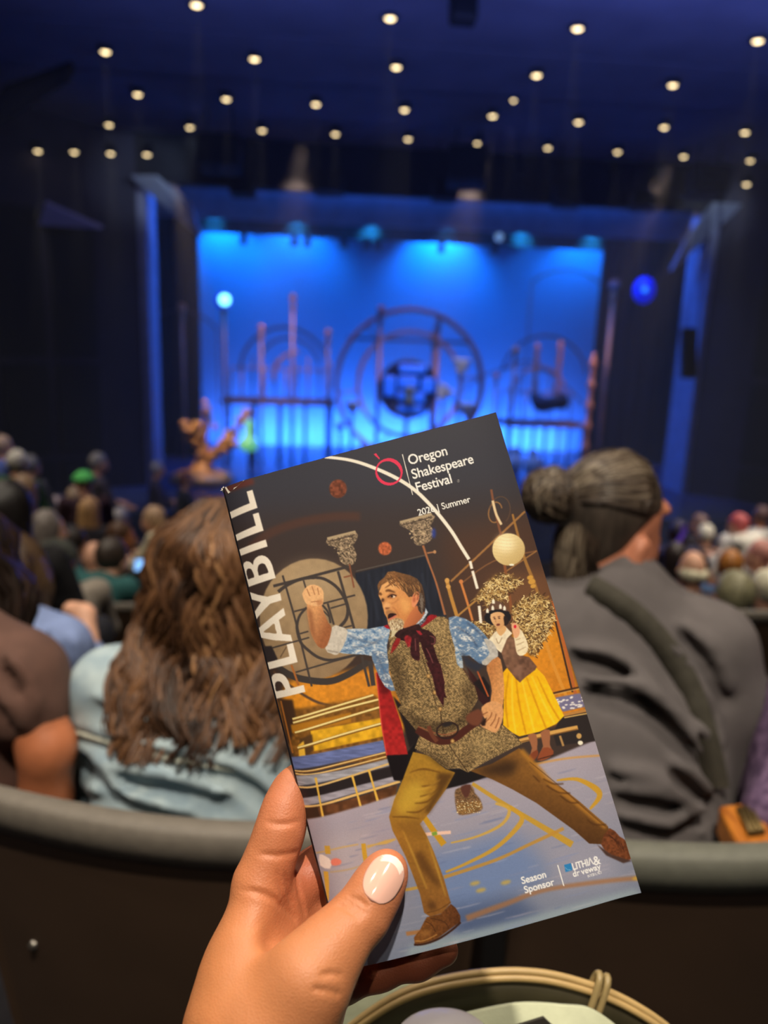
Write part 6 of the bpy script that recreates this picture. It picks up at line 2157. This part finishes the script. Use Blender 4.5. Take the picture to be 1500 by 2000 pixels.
    C.fill(zd([(330, 290), (400, 250), (430, 290), (400, 350), (340, 330)]), (104, 60, 44), 1.5, 2)
    # neck, collar, face
    C.fill(zg([(640, 900), (800, 640), (900, 640), (980, 740), (940, 800), (820, 920), (700, 960)]), (188, 112, 70), 1, 2, grad=((800, 1200), (825, 1215), (150, 84, 54)))
    C.fill(zg([(980, 650), (1020, 720), (950, 830), (880, 890), (840, 895), (930, 800), (975, 720)]), (172, 182, 192), .5, tex=.2, cell=2)
    C.fill(zg([(880, 890), (990, 800), (1010, 840), (900, 930)]), (92, 92, 104), .8, tex=.4, cell=2)
    C.fill(zg([(480, 960), (560, 960), (590, 980), (540, 1060), (470, 1095), (490, 1020)]), (196, 184, 148), .6)
    face = zg([(340, 330), (370, 260), (470, 215), (580, 220), (650, 380), (740, 470), (800, 500), (830, 640), (760, 720), (700, 830), (660, 900), (560, 960), (480, 960), (440, 890), (420, 800), (385, 740), (365, 660), (345, 570), (300, 480), (305, 420)])
    C.fill(face, (212, 152, 94), .5, 1, grad=((745, 1165), (795, 1200), (196, 128, 74)), tex=.03, cell=3)
    C.fill(zg([(620, 480), (760, 560), (760, 680), (680, 760), (620, 620)]), (222, 162, 96), 4, alpha=.8)
    C.fill(zg([(360, 300), (470, 250), (560, 300), (560, 380), (400, 400), (330, 390)]), (224, 170, 110), 4, alpha=.8)
    C.fill(zg([(350, 520), (420, 510), (400, 600), (360, 620)]), (150, 96, 60), 3, alpha=.5)
    C.fill(zg([(360, 640), (400, 560), (470, 600), (470, 660), (400, 680)]), (228, 172, 116), 1.6, alpha=.7)
    C.fill(zg([(395, 650), (470, 650), (440, 670), (400, 675)]), (104, 56, 36), 1.0, alpha=.9)
    C.line(zg([(400, 410), (450, 400), (540, 430)]), [3, 5, 2], (104, 66, 40), .8)
    C.line(zg([(300, 460), (320, 440), (340, 470)]), 4, (104, 66, 40), .8)
    C.fill(zg([(410, 500), (470, 440), (560, 460), (560, 490), (480, 520)]), (122, 72, 46), 1.5, alpha=.75)
    C.ell(zg([(510, 487)])[0], 4.2, 2.6, (226, 196, 168), 8, .4)
    C.ell(zg([(492, 485)])[0], 2.2, 2.6, (38, 26, 24), 0, .3)
    C.line(zg([(430, 500), (490, 462), (560, 478)]), 2, (60, 36, 28), .4)
    C.fill(zg([(335, 540), (355, 510), (385, 530), (370, 565), (345, 565)]), (74, 48, 40), 1)
    C.line(zg([(480, 590), (540, 570), (590, 520)]), 1.4, (168, 106, 66), .8, alpha=.8)
    C.line(zg([(500, 640), (560, 700), (590, 780)]), 2.4, (172, 108, 66), 1.2, alpha=.8)
    C.fill(zg([(395, 720), (430, 680), (510, 700), (560, 740), (540, 760), (470, 730), (420, 770)]), (150, 108, 72), 1.4, alpha=.85)
    C.fill(zg([(430, 770), (470, 730), (545, 740), (560, 755), (520, 790), (450, 830)]), (44, 24, 24), .7, 2)
    C.line(zg([(445, 825), (500, 800), (555, 765)]), 3.4, (196, 112, 92), .6)
    C.fill(zg([(440, 850), (560, 800), (650, 830), (668, 890), (640, 960), (560, 985), (480, 970), (455, 920)]), (176, 152, 118), 1.2, 2, tex=.25, cell=1.8)
    for k in range(110):
        x, y = rg.uniform(470, 650), rg.uniform(830, 960)
        C.line(zg([(x, y), (x - 6, y + 34)]), .8, (222, 208, 176) if rg.random() < .6 else (122, 92, 66), .2, 0, .8)
    # ear
    C.fill(zg([(790, 480), (830, 415), (880, 410), (895, 470), (880, 550), (840, 620), (800, 645), (780, 600)]), (216, 138, 96), .5, 2)
    C.line(zg([(810, 490), (850, 440), (875, 470), (860, 540)]), 2.2, (150, 76, 52), .7)
    C.fill(zg([(800, 500), (840, 500), (830, 570), (800, 570)]), (158, 82, 56), 1.4, alpha=.8)
    # hair
    C.fill(zg([(280, 330), (310, 270), (380, 210), (430, 130), (520, 118), (640, 150), (760, 180), (860, 230), (930, 320), (960, 430), (980, 560), (975, 680), (930, 750), (880, 690), (865, 620), (895, 500), (890, 420), (830, 410), (790, 480), (740, 500), (680, 420), (640, 400), (600, 300), (540, 230), (470, 240), (400, 290), (330, 330), (295, 420)]), (122, 84, 52), .6, 1, grad=((770, 1120), (825, 1190), (58, 44, 38)), tex=.12, cell=2)
    for k in range(160):
        t0 = rg.random()
        x, y = 400 + 480 * t0, 150 + 140 * t0 + rg.uniform(-20, 130)
        L = rg.uniform(50, 130)
        a = math.radians(28 + 38 * t0 + rg.uniform(-12, 12))
        C.line(zg([(x, y), (x + L * .5 * math.cos(a), y + L * .5 * math.sin(a)), (x + L * math.cos(a + .2), y + L * math.sin(a + .2))]), rg.uniform(.6, 1.5), [(170, 124, 76), (142, 98, 60), (88, 60, 40), (66, 46, 34)][rg.integers(4)], .25, 3, .75, taper=True)
    for l in ([(530, 160), (560, 240), (500, 300), (380, 375)], [(500, 190), (520, 250), (450, 320), (390, 360)], [(540, 200), (565, 280), (570, 330)], [(360, 240), (320, 290), (300, 340)]):
        C.line(zg(l), 2, (120, 78, 46), .4, 5, taper=True)
    for k in range(30):
        C.line(zg([(900 + rg.uniform(-20, 60), 420 + rg.uniform(0, 240)), (925 + rg.uniform(-20, 40), 520 + rg.uniform(0, 240))]), .8, (120, 108, 98), .2, 0, .5)
    # red scarf and dark bow
    C.fill(zg([(1010, 780), (1060, 750), (1140, 760), (1150, 780), (1060, 850), (960, 920), (880, 960), (900, 930), (980, 850)]), (140, 30, 36), .6, tex=.15, cell=3)
    C.fill(zg([(370, 920), (430, 895), (470, 960), (420, 955)]), (158, 30, 40), .6)
    C.fill(zg([(560, 1010), (620, 970), (740, 930), (880, 890), (930, 960), (1020, 980), (1130, 1080), (1120, 1180), (1040, 1220), (960, 1180), (880, 1150), (760, 1150), (640, 1130), (570, 1090), (530, 1060)]), (46, 24, 26), .7, 2, tex=.2, cell=4)
    C.fill(zg([(470, 1330), (500, 1200), (560, 1090), (620, 1100), (600, 1170), (540, 1260)]), (134, 34, 34), .6, tex=.15, cell=3)
    C.fill(zg([(670, 1090), (720, 1050), (790, 1100), (790, 1170), (730, 1230), (700, 1170)]), (140, 34, 40), .8, 2, tex=.2, cell=3)
    C.fill(zg([(840, 980), (900, 990), (940, 1040), (910, 1060), (870, 1020)]), (150, 36, 46), .7)
    C.fill(zg([(790, 1060), (880, 1050), (890, 1200), (900, 1400), (860, 1420), (790, 1380), (760, 1270)]), (54, 24, 28), .7, 2, tex=.2, cell=4)
    C.fill(zg([(890, 1060), (1000, 1020), (1080, 1150), (1140, 1350), (1200, 1500), (1060, 1500), (990, 1400), (930, 1240)]), (50, 22, 26), .7, tex=.2, cell=4)
    C.fill(za([(1080, 1280), (1150, 1290), (1170, 1380), (1165, 1500), (1130, 1440), (1110, 1350)]), (56, 24, 28), .7, tex=.2, cell=4)
    C.fill(zc([(1030, 0), (1075, 0), (1085, 90), (1115, 185), (1090, 180), (1060, 120)]), (58, 24, 28), .7, tex=.2, cell=4)
    for l in ([(990, 1240), (1040, 1330), (1090, 1460)], [(1040, 1060), (1110, 1090), (1110, 1170), (1060, 1180)], [(830, 1100), (840, 1280)]):
        C.line(zg(l), 1.6, (150, 84, 84), .6, alpha=.7)
    # ---- lettering ----------------------------------------------------
    cream = (226, 216, 202)

    z1 = lambda p: [(420 + x / 7.5, 930 + y / 7.5) for x, y in p]
    z2 = lambda p: [(450 + x / 7.5, 1130 + y / 7.5) for x, y in p]

    def cut(outer, holes=()):
        """solid letter minus its counters"""
        i0, j0, m = C._mask([np.array(outer)], 3)
        for h in holes:
            k0, l0, mh = C._mask([np.array(smooth_path(h, 3, True))], 0)
            q, w = l0 - j0, k0 - i0
            m[q:q + mh.shape[0], w:w + mh.shape[1]] *= (1 - mh)
        m = C._blur(m, .6)[..., None]
        v = C.a[j0:j0 + m.shape[0], i0:i0 + m.shape[1]]
        v += (np.array(cream, np.float32) - v) * m
    # the title in capitals, reading upwards along the spine
    cut(z1([(163, 520), (510, 398), (465, 228), (553, 203), (627, 468), (190, 615)]))
    cut(z1([(253, 855), (600, 725), (555, 560), (643, 535), (717, 800), (283, 942)]))
    cut(z1([(318, 1068), (748, 930), (775, 1032), (350, 1160)]))
    cut(z1([(385, 1300), (400, 1262), (440, 1242), (480, 1245), (515, 1262), (547, 1298), (560, 1240), (590, 1200), (635, 1170), (690, 1160), (740, 1173), (780, 1202), (815, 1245), (845, 1310), (895, 1492), (468, 1620)]),
        [z1([(437, 1420), (445, 1370), (480, 1348), (520, 1365), (545, 1410), (563, 1475), (515, 1492), (465, 1507), (450, 1465)]), z1([(620, 1375), (635, 1310), (680, 1280), (730, 1290), (760, 1340), (783, 1412), (715, 1433), (642, 1455), (630, 1415)])])
    cut(z2([(258, 195), (400, 238), (540, 265), (735, 215), (755, 318), (585, 368), (470, 475), (350, 605), (328, 490), (440, 345), (285, 305)]))
    cut(z2([(388, 730), (785, 428), (812, 535), (715, 605), (765, 810), (890, 822), (915, 918), (640, 905), (418, 870)]), [z2([(470, 785), (555, 722), (640, 660), (658, 735), (675, 805), (570, 796)])])
    cut(z2([(512, 1240), (868, 1140), (830, 965), (920, 940), (990, 1220), (535, 1343)]))
    cut(z2([(578, 1500), (582, 1455), (605, 1418), (650, 1395), (715, 1391), (765, 1405), (810, 1440), (850, 1500), (885, 1605), (1080, 1553), (1103, 1655), (648, 1775)]), [z2([(640, 1600), (645, 1535), (690, 1510), (740, 1525), (775, 1575), (797, 1628), (725, 1645), (655, 1660)])])
    ang = math.radians(-15.1)

    def type_(body, x, y, size, col, off=0.012, spacing=1.0, a=None, sx=1.0):
        a = ang if a is None else math.radians(a)
        ca, sa = math.cos(a), math.sin(a)
        polys = [[(x + u * sx * ca + w * sa, y + u * sx * sa - w * ca) for u, w in t] for t in glyphs(body, size, off, spacing)]
        C.fill(polys, col, .15, multi=True)
    type_('Oregon', 799, 909.5, 27, (238, 232, 222), .014, .98, sx=.94)
    type_('Shakespeare', 806, 937, 27, (238, 232, 222), .014, .98, sx=.94)
    type_('Festival', 813.5, 962.5, 27, (238, 232, 222), .014, .98, sx=.94)
    type_('®', 893, 943, 7, (170, 165, 160), .0)
    type_('2026 | Summer', 817, 1008.5, 18, (236, 230, 220), .012, .98, sx=.97)
    C.line([(786, 889), (806, 968)], 1.5, (228, 222, 212), .2)
    # emblem: open red O with a slanted accent
    red = (214, 52, 84)
    t = np.linspace(0, 2 * math.pi, 60)
    ex, ey = 760, 923
    rot = math.radians(-15)
    o_ = np.stack([ex + 26.5 * np.cos(t) * math.cos(rot) - 26.5 * np.sin(t) * math.sin(rot), ey + 26.5 * np.cos(t) * math.sin(rot) + 26.5 * np.sin(t) * math.cos(rot)], 1)
    rot2 = math.radians(38)
    i_ = np.stack([ex - .5 + 25.5 * np.cos(t) * math.cos(rot2) - 20.5 * np.sin(t) * math.sin(rot2), ey + .5 + 25.5 * np.cos(t) * math.sin(rot2) + 20.5 * np.sin(t) * math.cos(rot2)], 1)
    quads = [np.array([o_[i], o_[i + 1], i_[i + 1], i_[i]]) for i in range(59)]
    C.fill(quads, red, .25, multi=True)
    C.fill([(730, 889), (735, 887), (742, 897), (741, 899)], red, .2)
    # sponsor block
    type_('Season', 1018.5, 1723.5, 19.5, (240, 236, 230), .02, 1.0, sx=.92)
    type_('Sponsor', 1024, 1741.5, 19.5, (240, 236, 230), .02, 1.0, sx=.92)
    C.line([(1088, 1687.5), (1100, 1728)], 1.7, (236, 232, 226), .2)
    C.fill([(1100.3, 1687), (1114, 1684), (1117, 1698), (1103.5, 1701.5)], (46, 122, 180), .2)
    C.line([(1103, 1692), (1107, 1696.5), (1113, 1697)], .8, (120, 180, 214), .2)
    type_('LITHI\u039b', 1118, 1697.5, 18.5, (246, 242, 238), .022, .95, sx=.80)
    type_('&', 1160, 1689.5, 25, (246, 242, 238), .015, 1.0, sx=.86)
    type_('dr', 1118.5, 1711, 17, (246, 242, 238), .018, 1.0, sx=.92)
    type_('veway', 1135.5, 1706.6, 17, (246, 242, 238), .018, 1.0, sx=.92)
    type_('NYSE:LAD', 1147.5, 1712.5, 7.6, (236, 232, 228), .006, 1.0, sx=.84)
    type_('eltran', 766, 1790, 9, (112, 108, 112), .0, 1.0)
    # fine print grain
    C.a *= (1 + .02 * C.rg.standard_normal(C.a.shape[:2]))[..., None]
    return np.clip(C.a, 0, 255), C

# ------------------------------------------------------------------ the booklet
TL, TR, BR, BL = P(433, 950, .3555), P(968, 806, .3555), P(1251, 1742, .328), P(671, 1898, .328)
BN = np.cross(TR - TL, BL - TL)
BN /= np.linalg.norm(BN)
if BN @ FWD < 0:
    BN = -BN                                   # points away from the reader
BU = (TR - TL) / np.linalg.norm(TR - TL)
THICK = 0.0042


def surf(u, v, t=0.0):
    """cover surface: u across from the spine, v down, t metres behind the face; rounded at the fold, faintly bowed"""
    u = np.asarray(u, float)
    v = np.asarray(v, float)
    p = (TL * ((1 - u) * (1 - v))[..., None] + TR * (u * (1 - v))[..., None] + BR * (u * v)[..., None] + BL * ((1 - u) * v)[..., None])
    fold = 0.0042 * np.clip(1 - u / 0.11, 0, 1) ** 2.2
    bow = -0.0022 * np.sin(np.pi * np.clip(u, 0, 1)) + 0.0012 * np.sin(np.pi * v) * (u - .5)
    dent = 0.0016 * np.exp(-(((u - .13) / .16) ** 2 + ((v - .86) / .1) ** 2))
    edge = -0.0010 * np.clip((u - .9) / .1, 0, 1) ** 2
    return p + BN * (fold + bow + dent + edge + t)[..., None]


def homography(src, dst):
    A = []
    for (x, y), (X, Y) in zip(src, dst):
        A.append([x, y, 1, 0, 0, 0, -X * x, -X * y, -X])
        A.append([0, 0, 0, x, y, 1, -Y * x, -Y * y, -Y])
    return np.linalg.svd(np.array(A, float))[2][-1].reshape(3, 3)


def cover_mesh():
    art, C = paint_cover()
    nu, nv = 560, 900
    u, v = np.meshgrid(np.linspace(0, 1, nu), np.linspace(0, 1, nv))
    co = surf(u, v).reshape(-1, 3)
    Hm = homography([(0, 0), (1, 0), (1, 1), (0, 1)], [(433, 950), (968, 806), (1251, 1742), (671, 1898)])
    q = np.stack([u.ravel(), v.ravel(), np.ones(u.size)], 1) @ Hm.T
    X = (q[:, 0] / q[:, 2] - C.x0) * C.ss - .5
    Y = (q[:, 1] / q[:, 2] - C.y0) * C.ss - .5
    xi, yi = np.clip(X.astype(int), 0, C.w - 2), np.clip(Y.astype(int), 0, C.h - 2)
    fx, fy = (X - xi)[:, None], (Y - yi)[:, None]
    c = art[yi, xi] * (1 - fx) * (1 - fy) + art[yi, xi + 1] * fx * (1 - fy) + art[yi + 1, xi] * (1 - fx) * fy + art[yi + 1, xi + 1] * fx * fy
    c = np.clip(c / 255, 0, 1)
    c = np.where(c <= .04045, c / 12.92, ((c + .055) / 1.055) ** 2.4)
    i = np.arange(nv - 1)[:, None] * nu + np.arange(nu - 1)[None]
    i = i.ravel()
    f = np.stack([i, i + nu, i + nu + 1, i + 1], 1)
    return co, f, np.clip(c * 1.22, 0, .93)


book = thing('booklet', 'glossy theatre programme booklet with a costumed man on its cover, held up in the hand', 'booklet', BL)
co, f, tone = cover_mesh()
mesh_np('front_cover', co, f, attr_mat('printed_gloss_paper', 0.42, 0.35), book, tone)


def slab(name, t0, t1, m, ins=0.0, u0=0.0):
    """sheet block following the cover"""
    nu, nv = 40, 30
    us, vs = np.linspace(u0, 1 - ins, nu), np.linspace(ins, 1 - ins, nv)
    u, v = np.meshgrid(us, vs)
    A, B = surf(u, v, t0).reshape(-1, 3), surf(u, v, t1).reshape(-1, 3)
    mb = MB()
    n = nu * nv
    fs = []
    for j in range(nv - 1):
        for i in range(nu - 1):
            a = j * nu + i
            fs += [(a, a + nu, a + nu + 1, a + 1), (n + a, n + a + 1, n + a + nu + 1, n + a + nu)]
    for i in range(nu - 1):
        fs += [(i, i + 1, n + i + 1, n + i), ((nv - 1) * nu + i, n + (nv - 1) * nu + i, n + (nv - 1) * nu + i + 1, (nv - 1) * nu + i + 1)]
    for j in range(nv - 1):
        a = j * nu
        fs += [(a, n + a, n + a + nu, a + nu)]
        a = j * nu + nu - 1
        fs += [(a, a + nu, n + a + nu, n + a)]
    mb.add(np.concatenate([A, B]), fs)
    return mb.build(name, m, book)


M_PAPER = mat('page_paper', (214, 206, 192), 0.8)
M_INK = mat('dark_cover_ink', (40, 38, 44), 0.4)
slab('cover_stock', 0.00012, 0.0003, M_PAPER)
slab('pages', 0.0004, THICK - .0004, mat('page_block', (206, 200, 188), 0.85, var=0.25, scale=900, stretch=(1, 1, 1)), .004)
slab('back_cover', THICK - .0003, THICK, M_INK)
vs = np.linspace(0, 1, 40)
v_, f_ = [], []
for k, vv in enumerate(vs):
    for j in range(5):
        a = math.pi * j / 4
        p = surf(np.array(0.0), np.array(vv), THICK / 2 * (1 - math.cos(a)))
        v_.append(p - BU * 0.0012 * math.sin(a))
for k in range(39):
    for j in range(4):
        f_.append((k * 5 + j, k * 5 + j + 1, k * 5 + j + 6, k * 5 + j + 5))
MB().add(v_, f_).build('spine', M_INK, book)
# worn white fibres at the top corner of the spine
rg = np.random.default_rng(3)
c0 = surf(np.array(0.0), np.array(0.004), .001)
for k in range(7):
    a = rg.uniform(1.7, 4.2)
    d = RGT * math.cos(a) * rg.uniform(.0012, .0028) + UPV * math.sin(a) * rg.uniform(.0008, .002)
    MB().tube([c0 + rg.normal(size=3) * .0004, c0 + d * .6 + rg.normal(size=3) * .0003, c0 + d], [.00035, .0003, .0001], 5).build('torn_fibre', M_PAPER, book)
q = [surf(np.array(a), np.array(b), -.0002) for a, b in ((.004, .0), (.085, .0), (.045, .010), (.012, .016))]
MB().prism(q, BN * .0001).build('worn_corner', M_PAPER, book, False)

# ------------------------------------------------------------------ the hand
PLN = BN / ((TL - CAM) @ BN)


def HP(px, py, dd):
    """point seen at (px, py), dd metres behind (+) or before (-) the cover plane, along the lens axis"""
    r = ray(px, py)
    return CAM + r * (1 / (r @ PLN) + dd)


hand = SDF()
K = .007
wl_, wr_ = HP(474, 2010, -.020), HP(550, 2015, -.024)
hand.cone(HP(428, 2230, -.010), wl_, .021, .0195, .01).cone(HP(520, 2240, -.018), wr_, .021, .0195, .02)
hand.cone(HP(470, 2235, -.0), HP(515, 2010, -.012), .026, .022, .02)
i_m = HP(509, 1724, .000)
m_m = HP(548, 1760, .011)
r_m = HP(590, 1808, .018)
p_m = HP(640, 1880, .020)
hand.path([wl_, HP(482, 1890, -.012), i_m], [.0195, .0150, .0108], .012)
hand.path([HP(500, 2000, -.012), HP(514, 1880, .005), m_m], [.020, .0150, .0108], .012)
hand.path([HP(540, 2000, -.010), HP(558, 1900, .013), r_m], [.019, .0140, .0104], .012)
hand.path([wr_, HP(604, 1945, .004), p_m], [.0185, .0130, .0104], .012)
# thenar pad and thumb
hand.path([HP(545, 1990, -.025), HP(600, 1912, -.027), HP(650, 1848, -.0225)], [.0175, .0160, .0126], .009)
hand.path([HP(650, 1848, -.0225), HP(682, 1811, -.0190), HP(709, 1783, -.0160), HP(735, 1738, -.0128), HP(752, 1708, -.0110)], [.0126, .0106, .0107, .0100, .0086], .005)
hand.cone(HP(752, 1708, -.0110), HP(757, 1700, -.0104), .0086, .0078, .004)
# index finger along the spine
hand.path([i_m, HP(532, 1665, .003), HP(548, 1618, .005), HP(558, 1575, .008), HP(574, 1540, .0125), HP(592, 1516, .0165)], [.0108, .0099, .0098, .0088, .0080, .0068], .006)
# middle, ring and little finger behind the booklet
hand.path([m_m, HP(612, 1706, .022), HP(640, 1690, .0235), HP(730, 1660, .0205), HP(800, 1640, .0165)], [.0108, .0096, .0094, .0085, .0070], .006)
hand.path([r_m, HP(652, 1770, .0265), HP(690, 1762, .0255), HP(780, 1752, .0205), HP(846, 1742, .0165)], [.0106, .0094, .0092, .0084, .0070], .006)
hand.path([p_m, HP(668, 1910, .0215), HP(740, 1893, .021), HP(815, 1874, .0185), HP(866, 1856, .0155)], [.0104, .0098, .0080, .0076, .0066], .006)
# hollow of the web between thumb and palm
hand.cone(HP(548, 1832, -.0180), HP(606, 1792, -.0080), .0050, .0060, .010, '-')
# creases
def crease(pts, r=.0011, k=.0022, d0=.24, d1=.42, lift=.0004):
    p = on(hand, [tuple(q) for q in smooth_path([np.array(a, float) for a in pts], 4)], d0, d1, lift)
    n = len(p)
    for i in range(n - 1):
        if np.linalg.norm(p[i] - p[i + 1]) < .006:
            e = math.sin(math.pi * (i + .6) / (n + .2)) ** .6
            CR.append((p[i], p[i + 1], r * e, k))


CR = []
for pts, r in (([(470, 1738), (498, 1742), (528, 1752), (556, 1774), (580, 1800)], .0009), ([(556, 1705), (566, 1750), (580, 1792)], .0007), ([(578, 1700), (586, 1745), (596, 1785)], .0007), ([(540, 1700), (552, 1745), (566, 1785)], .0006),
               ([(508, 1668), (545, 1671), (580, 1665)], .0006), ([(522, 1606), (550, 1610), (585, 1604)], .0005), ([(628, 1905), (645, 1902), (668, 1905)], .0004), ([(612, 1932), (636, 1935), (664, 1942)], .0004),
               ([(660, 1766), (682, 1777), (704, 1796)], .0006), ([(670, 1757), (692, 1769), (714, 1786)], .0006), ([(682, 1750), (700, 1758), (716, 1770)], .0005)):
    crease(pts, r, .0014, lift=r * .8)
for (a, b, r, k) in CR:
    hand.cone(a, b, r, r, k, '-')
# seat for the thumb nail
nb_, nt0 = hand.hit(735, 1741, .26, .40), hand.hit(764, 1692, .26, .40)
NL = nt0 - nb_
NL /= np.linalg.norm(NL)
s0 = hand.hit(750, 1716, .26, .40)
NN = CAM - s0
NN = NN / np.linalg.norm(NN) + RGT * .10 + UPV * .12
NN = NN - NL * (NN @ NL)
NN /= np.linalg.norm(NN)
NW = np.cross(NL, NN)
HC = lin((222, 158, 118))


def skin_tone(v):
    base = np.array(lin((190, 122, 82)))
    c = np.tile(base, (len(v), 1))
    for (px, py, dd, rad, col, w) in ((575, 1755, .0, .022, (188, 98, 72), .9), (560, 1560, .006, .02, (192, 112, 80), .7), (625, 1700, .015, .02, (178, 88, 68), .8), (760, 1700, -.008, .012, (200, 122, 92), .8),
                                      (585, 1825, -.004, .012, (172, 84, 60), .9), (800, 1880, .016, .045, (186, 102, 76), .8), (655, 1915, -.004, .014, (182, 98, 72), .7), (470, 1950, -.02, .05, (190, 122, 74), .8), (600, 1900, -.03, .03, (194, 128, 86), .6)):
        d = np.linalg.norm(v - HP(px, py, dd), axis=1)
        g = (np.exp(-(d / rad) ** 2) * w)[:, None]
        c = c * (1 - g) + np.array(lin(col)) * g
    n = vnoise(v, 420, 9)[:, None]
    return np.clip(c * (1 + .05 * n), 0, 1)


hnd_root = thing('hand', 'bare left hand with a white-tipped thumbnail holding the booklet', 'hand', HP(515, 2000, -.015))
body_obj('palm_and_fingers', hand, .0009, attr_mat('hand_skin', 0.5, 0.4, sss=0.12, bump=0.2, scale=1100), hnd_root, 2, lambda v: vnoise(v, 900, 12) * .00006, skin_tone)


def nail_patch(t0, t1, lift, ns=25, nt=21, edge=None):
    ln, wd = .0190, .0150
    vv, ff = [], []
    for j in range(nt):
        for i in range(ns):
            s_ = -1 + 2 * i / (ns - 1)
            a = t0(s_) if callable(t0) else t0
            t_ = a + (t1 - a) * j / (nt - 1)
            w = (1 - abs(2 * t_ - 1) ** 2.6) ** .5 if t_ > .5 else (1 - abs(2 * t_ - 1) ** 2.3) ** .5
            w = max(w, .02)
            p = s0 + NL * ((t_ - .5) * ln) + NW * (s_ * w * wd / 2) + NN * (.0007 + lift - .0036 * (s_ * w) ** 2 - .0030 * (t_ - .5) ** 2)
            vv.append(p)
    for j in range(nt - 1):
        for i in range(ns - 1):
            a = j * ns + i
            ff.append((a, a + 1, a + ns + 1, a + ns))
    return np.array(vv), np.array(ff)


vv, ff = nail_patch(0.0, 1.0, 0)
nl = mesh_np('thumb_nail', vv, ff, mat('nail_gel_pink', (234, 184, 166), 0.1, spec=.7), hnd_root)
nl['label'] = 'glossy pink thumbnail'
sd = nl.modifiers.new('nail_body', 'SOLIDIFY')
sd.thickness = .0006
sd.offset = 0
vv, ff = nail_patch(lambda s_: .845 - .22 * abs(s_) ** 2.2, 1.0, .00035)
nt_ = mesh_np('nail_tip', vv, ff, mat('nail_gel_white', (246, 236, 224), 0.1, spec=.7), nl)
nt_['label'] = 'white painted nail edge'
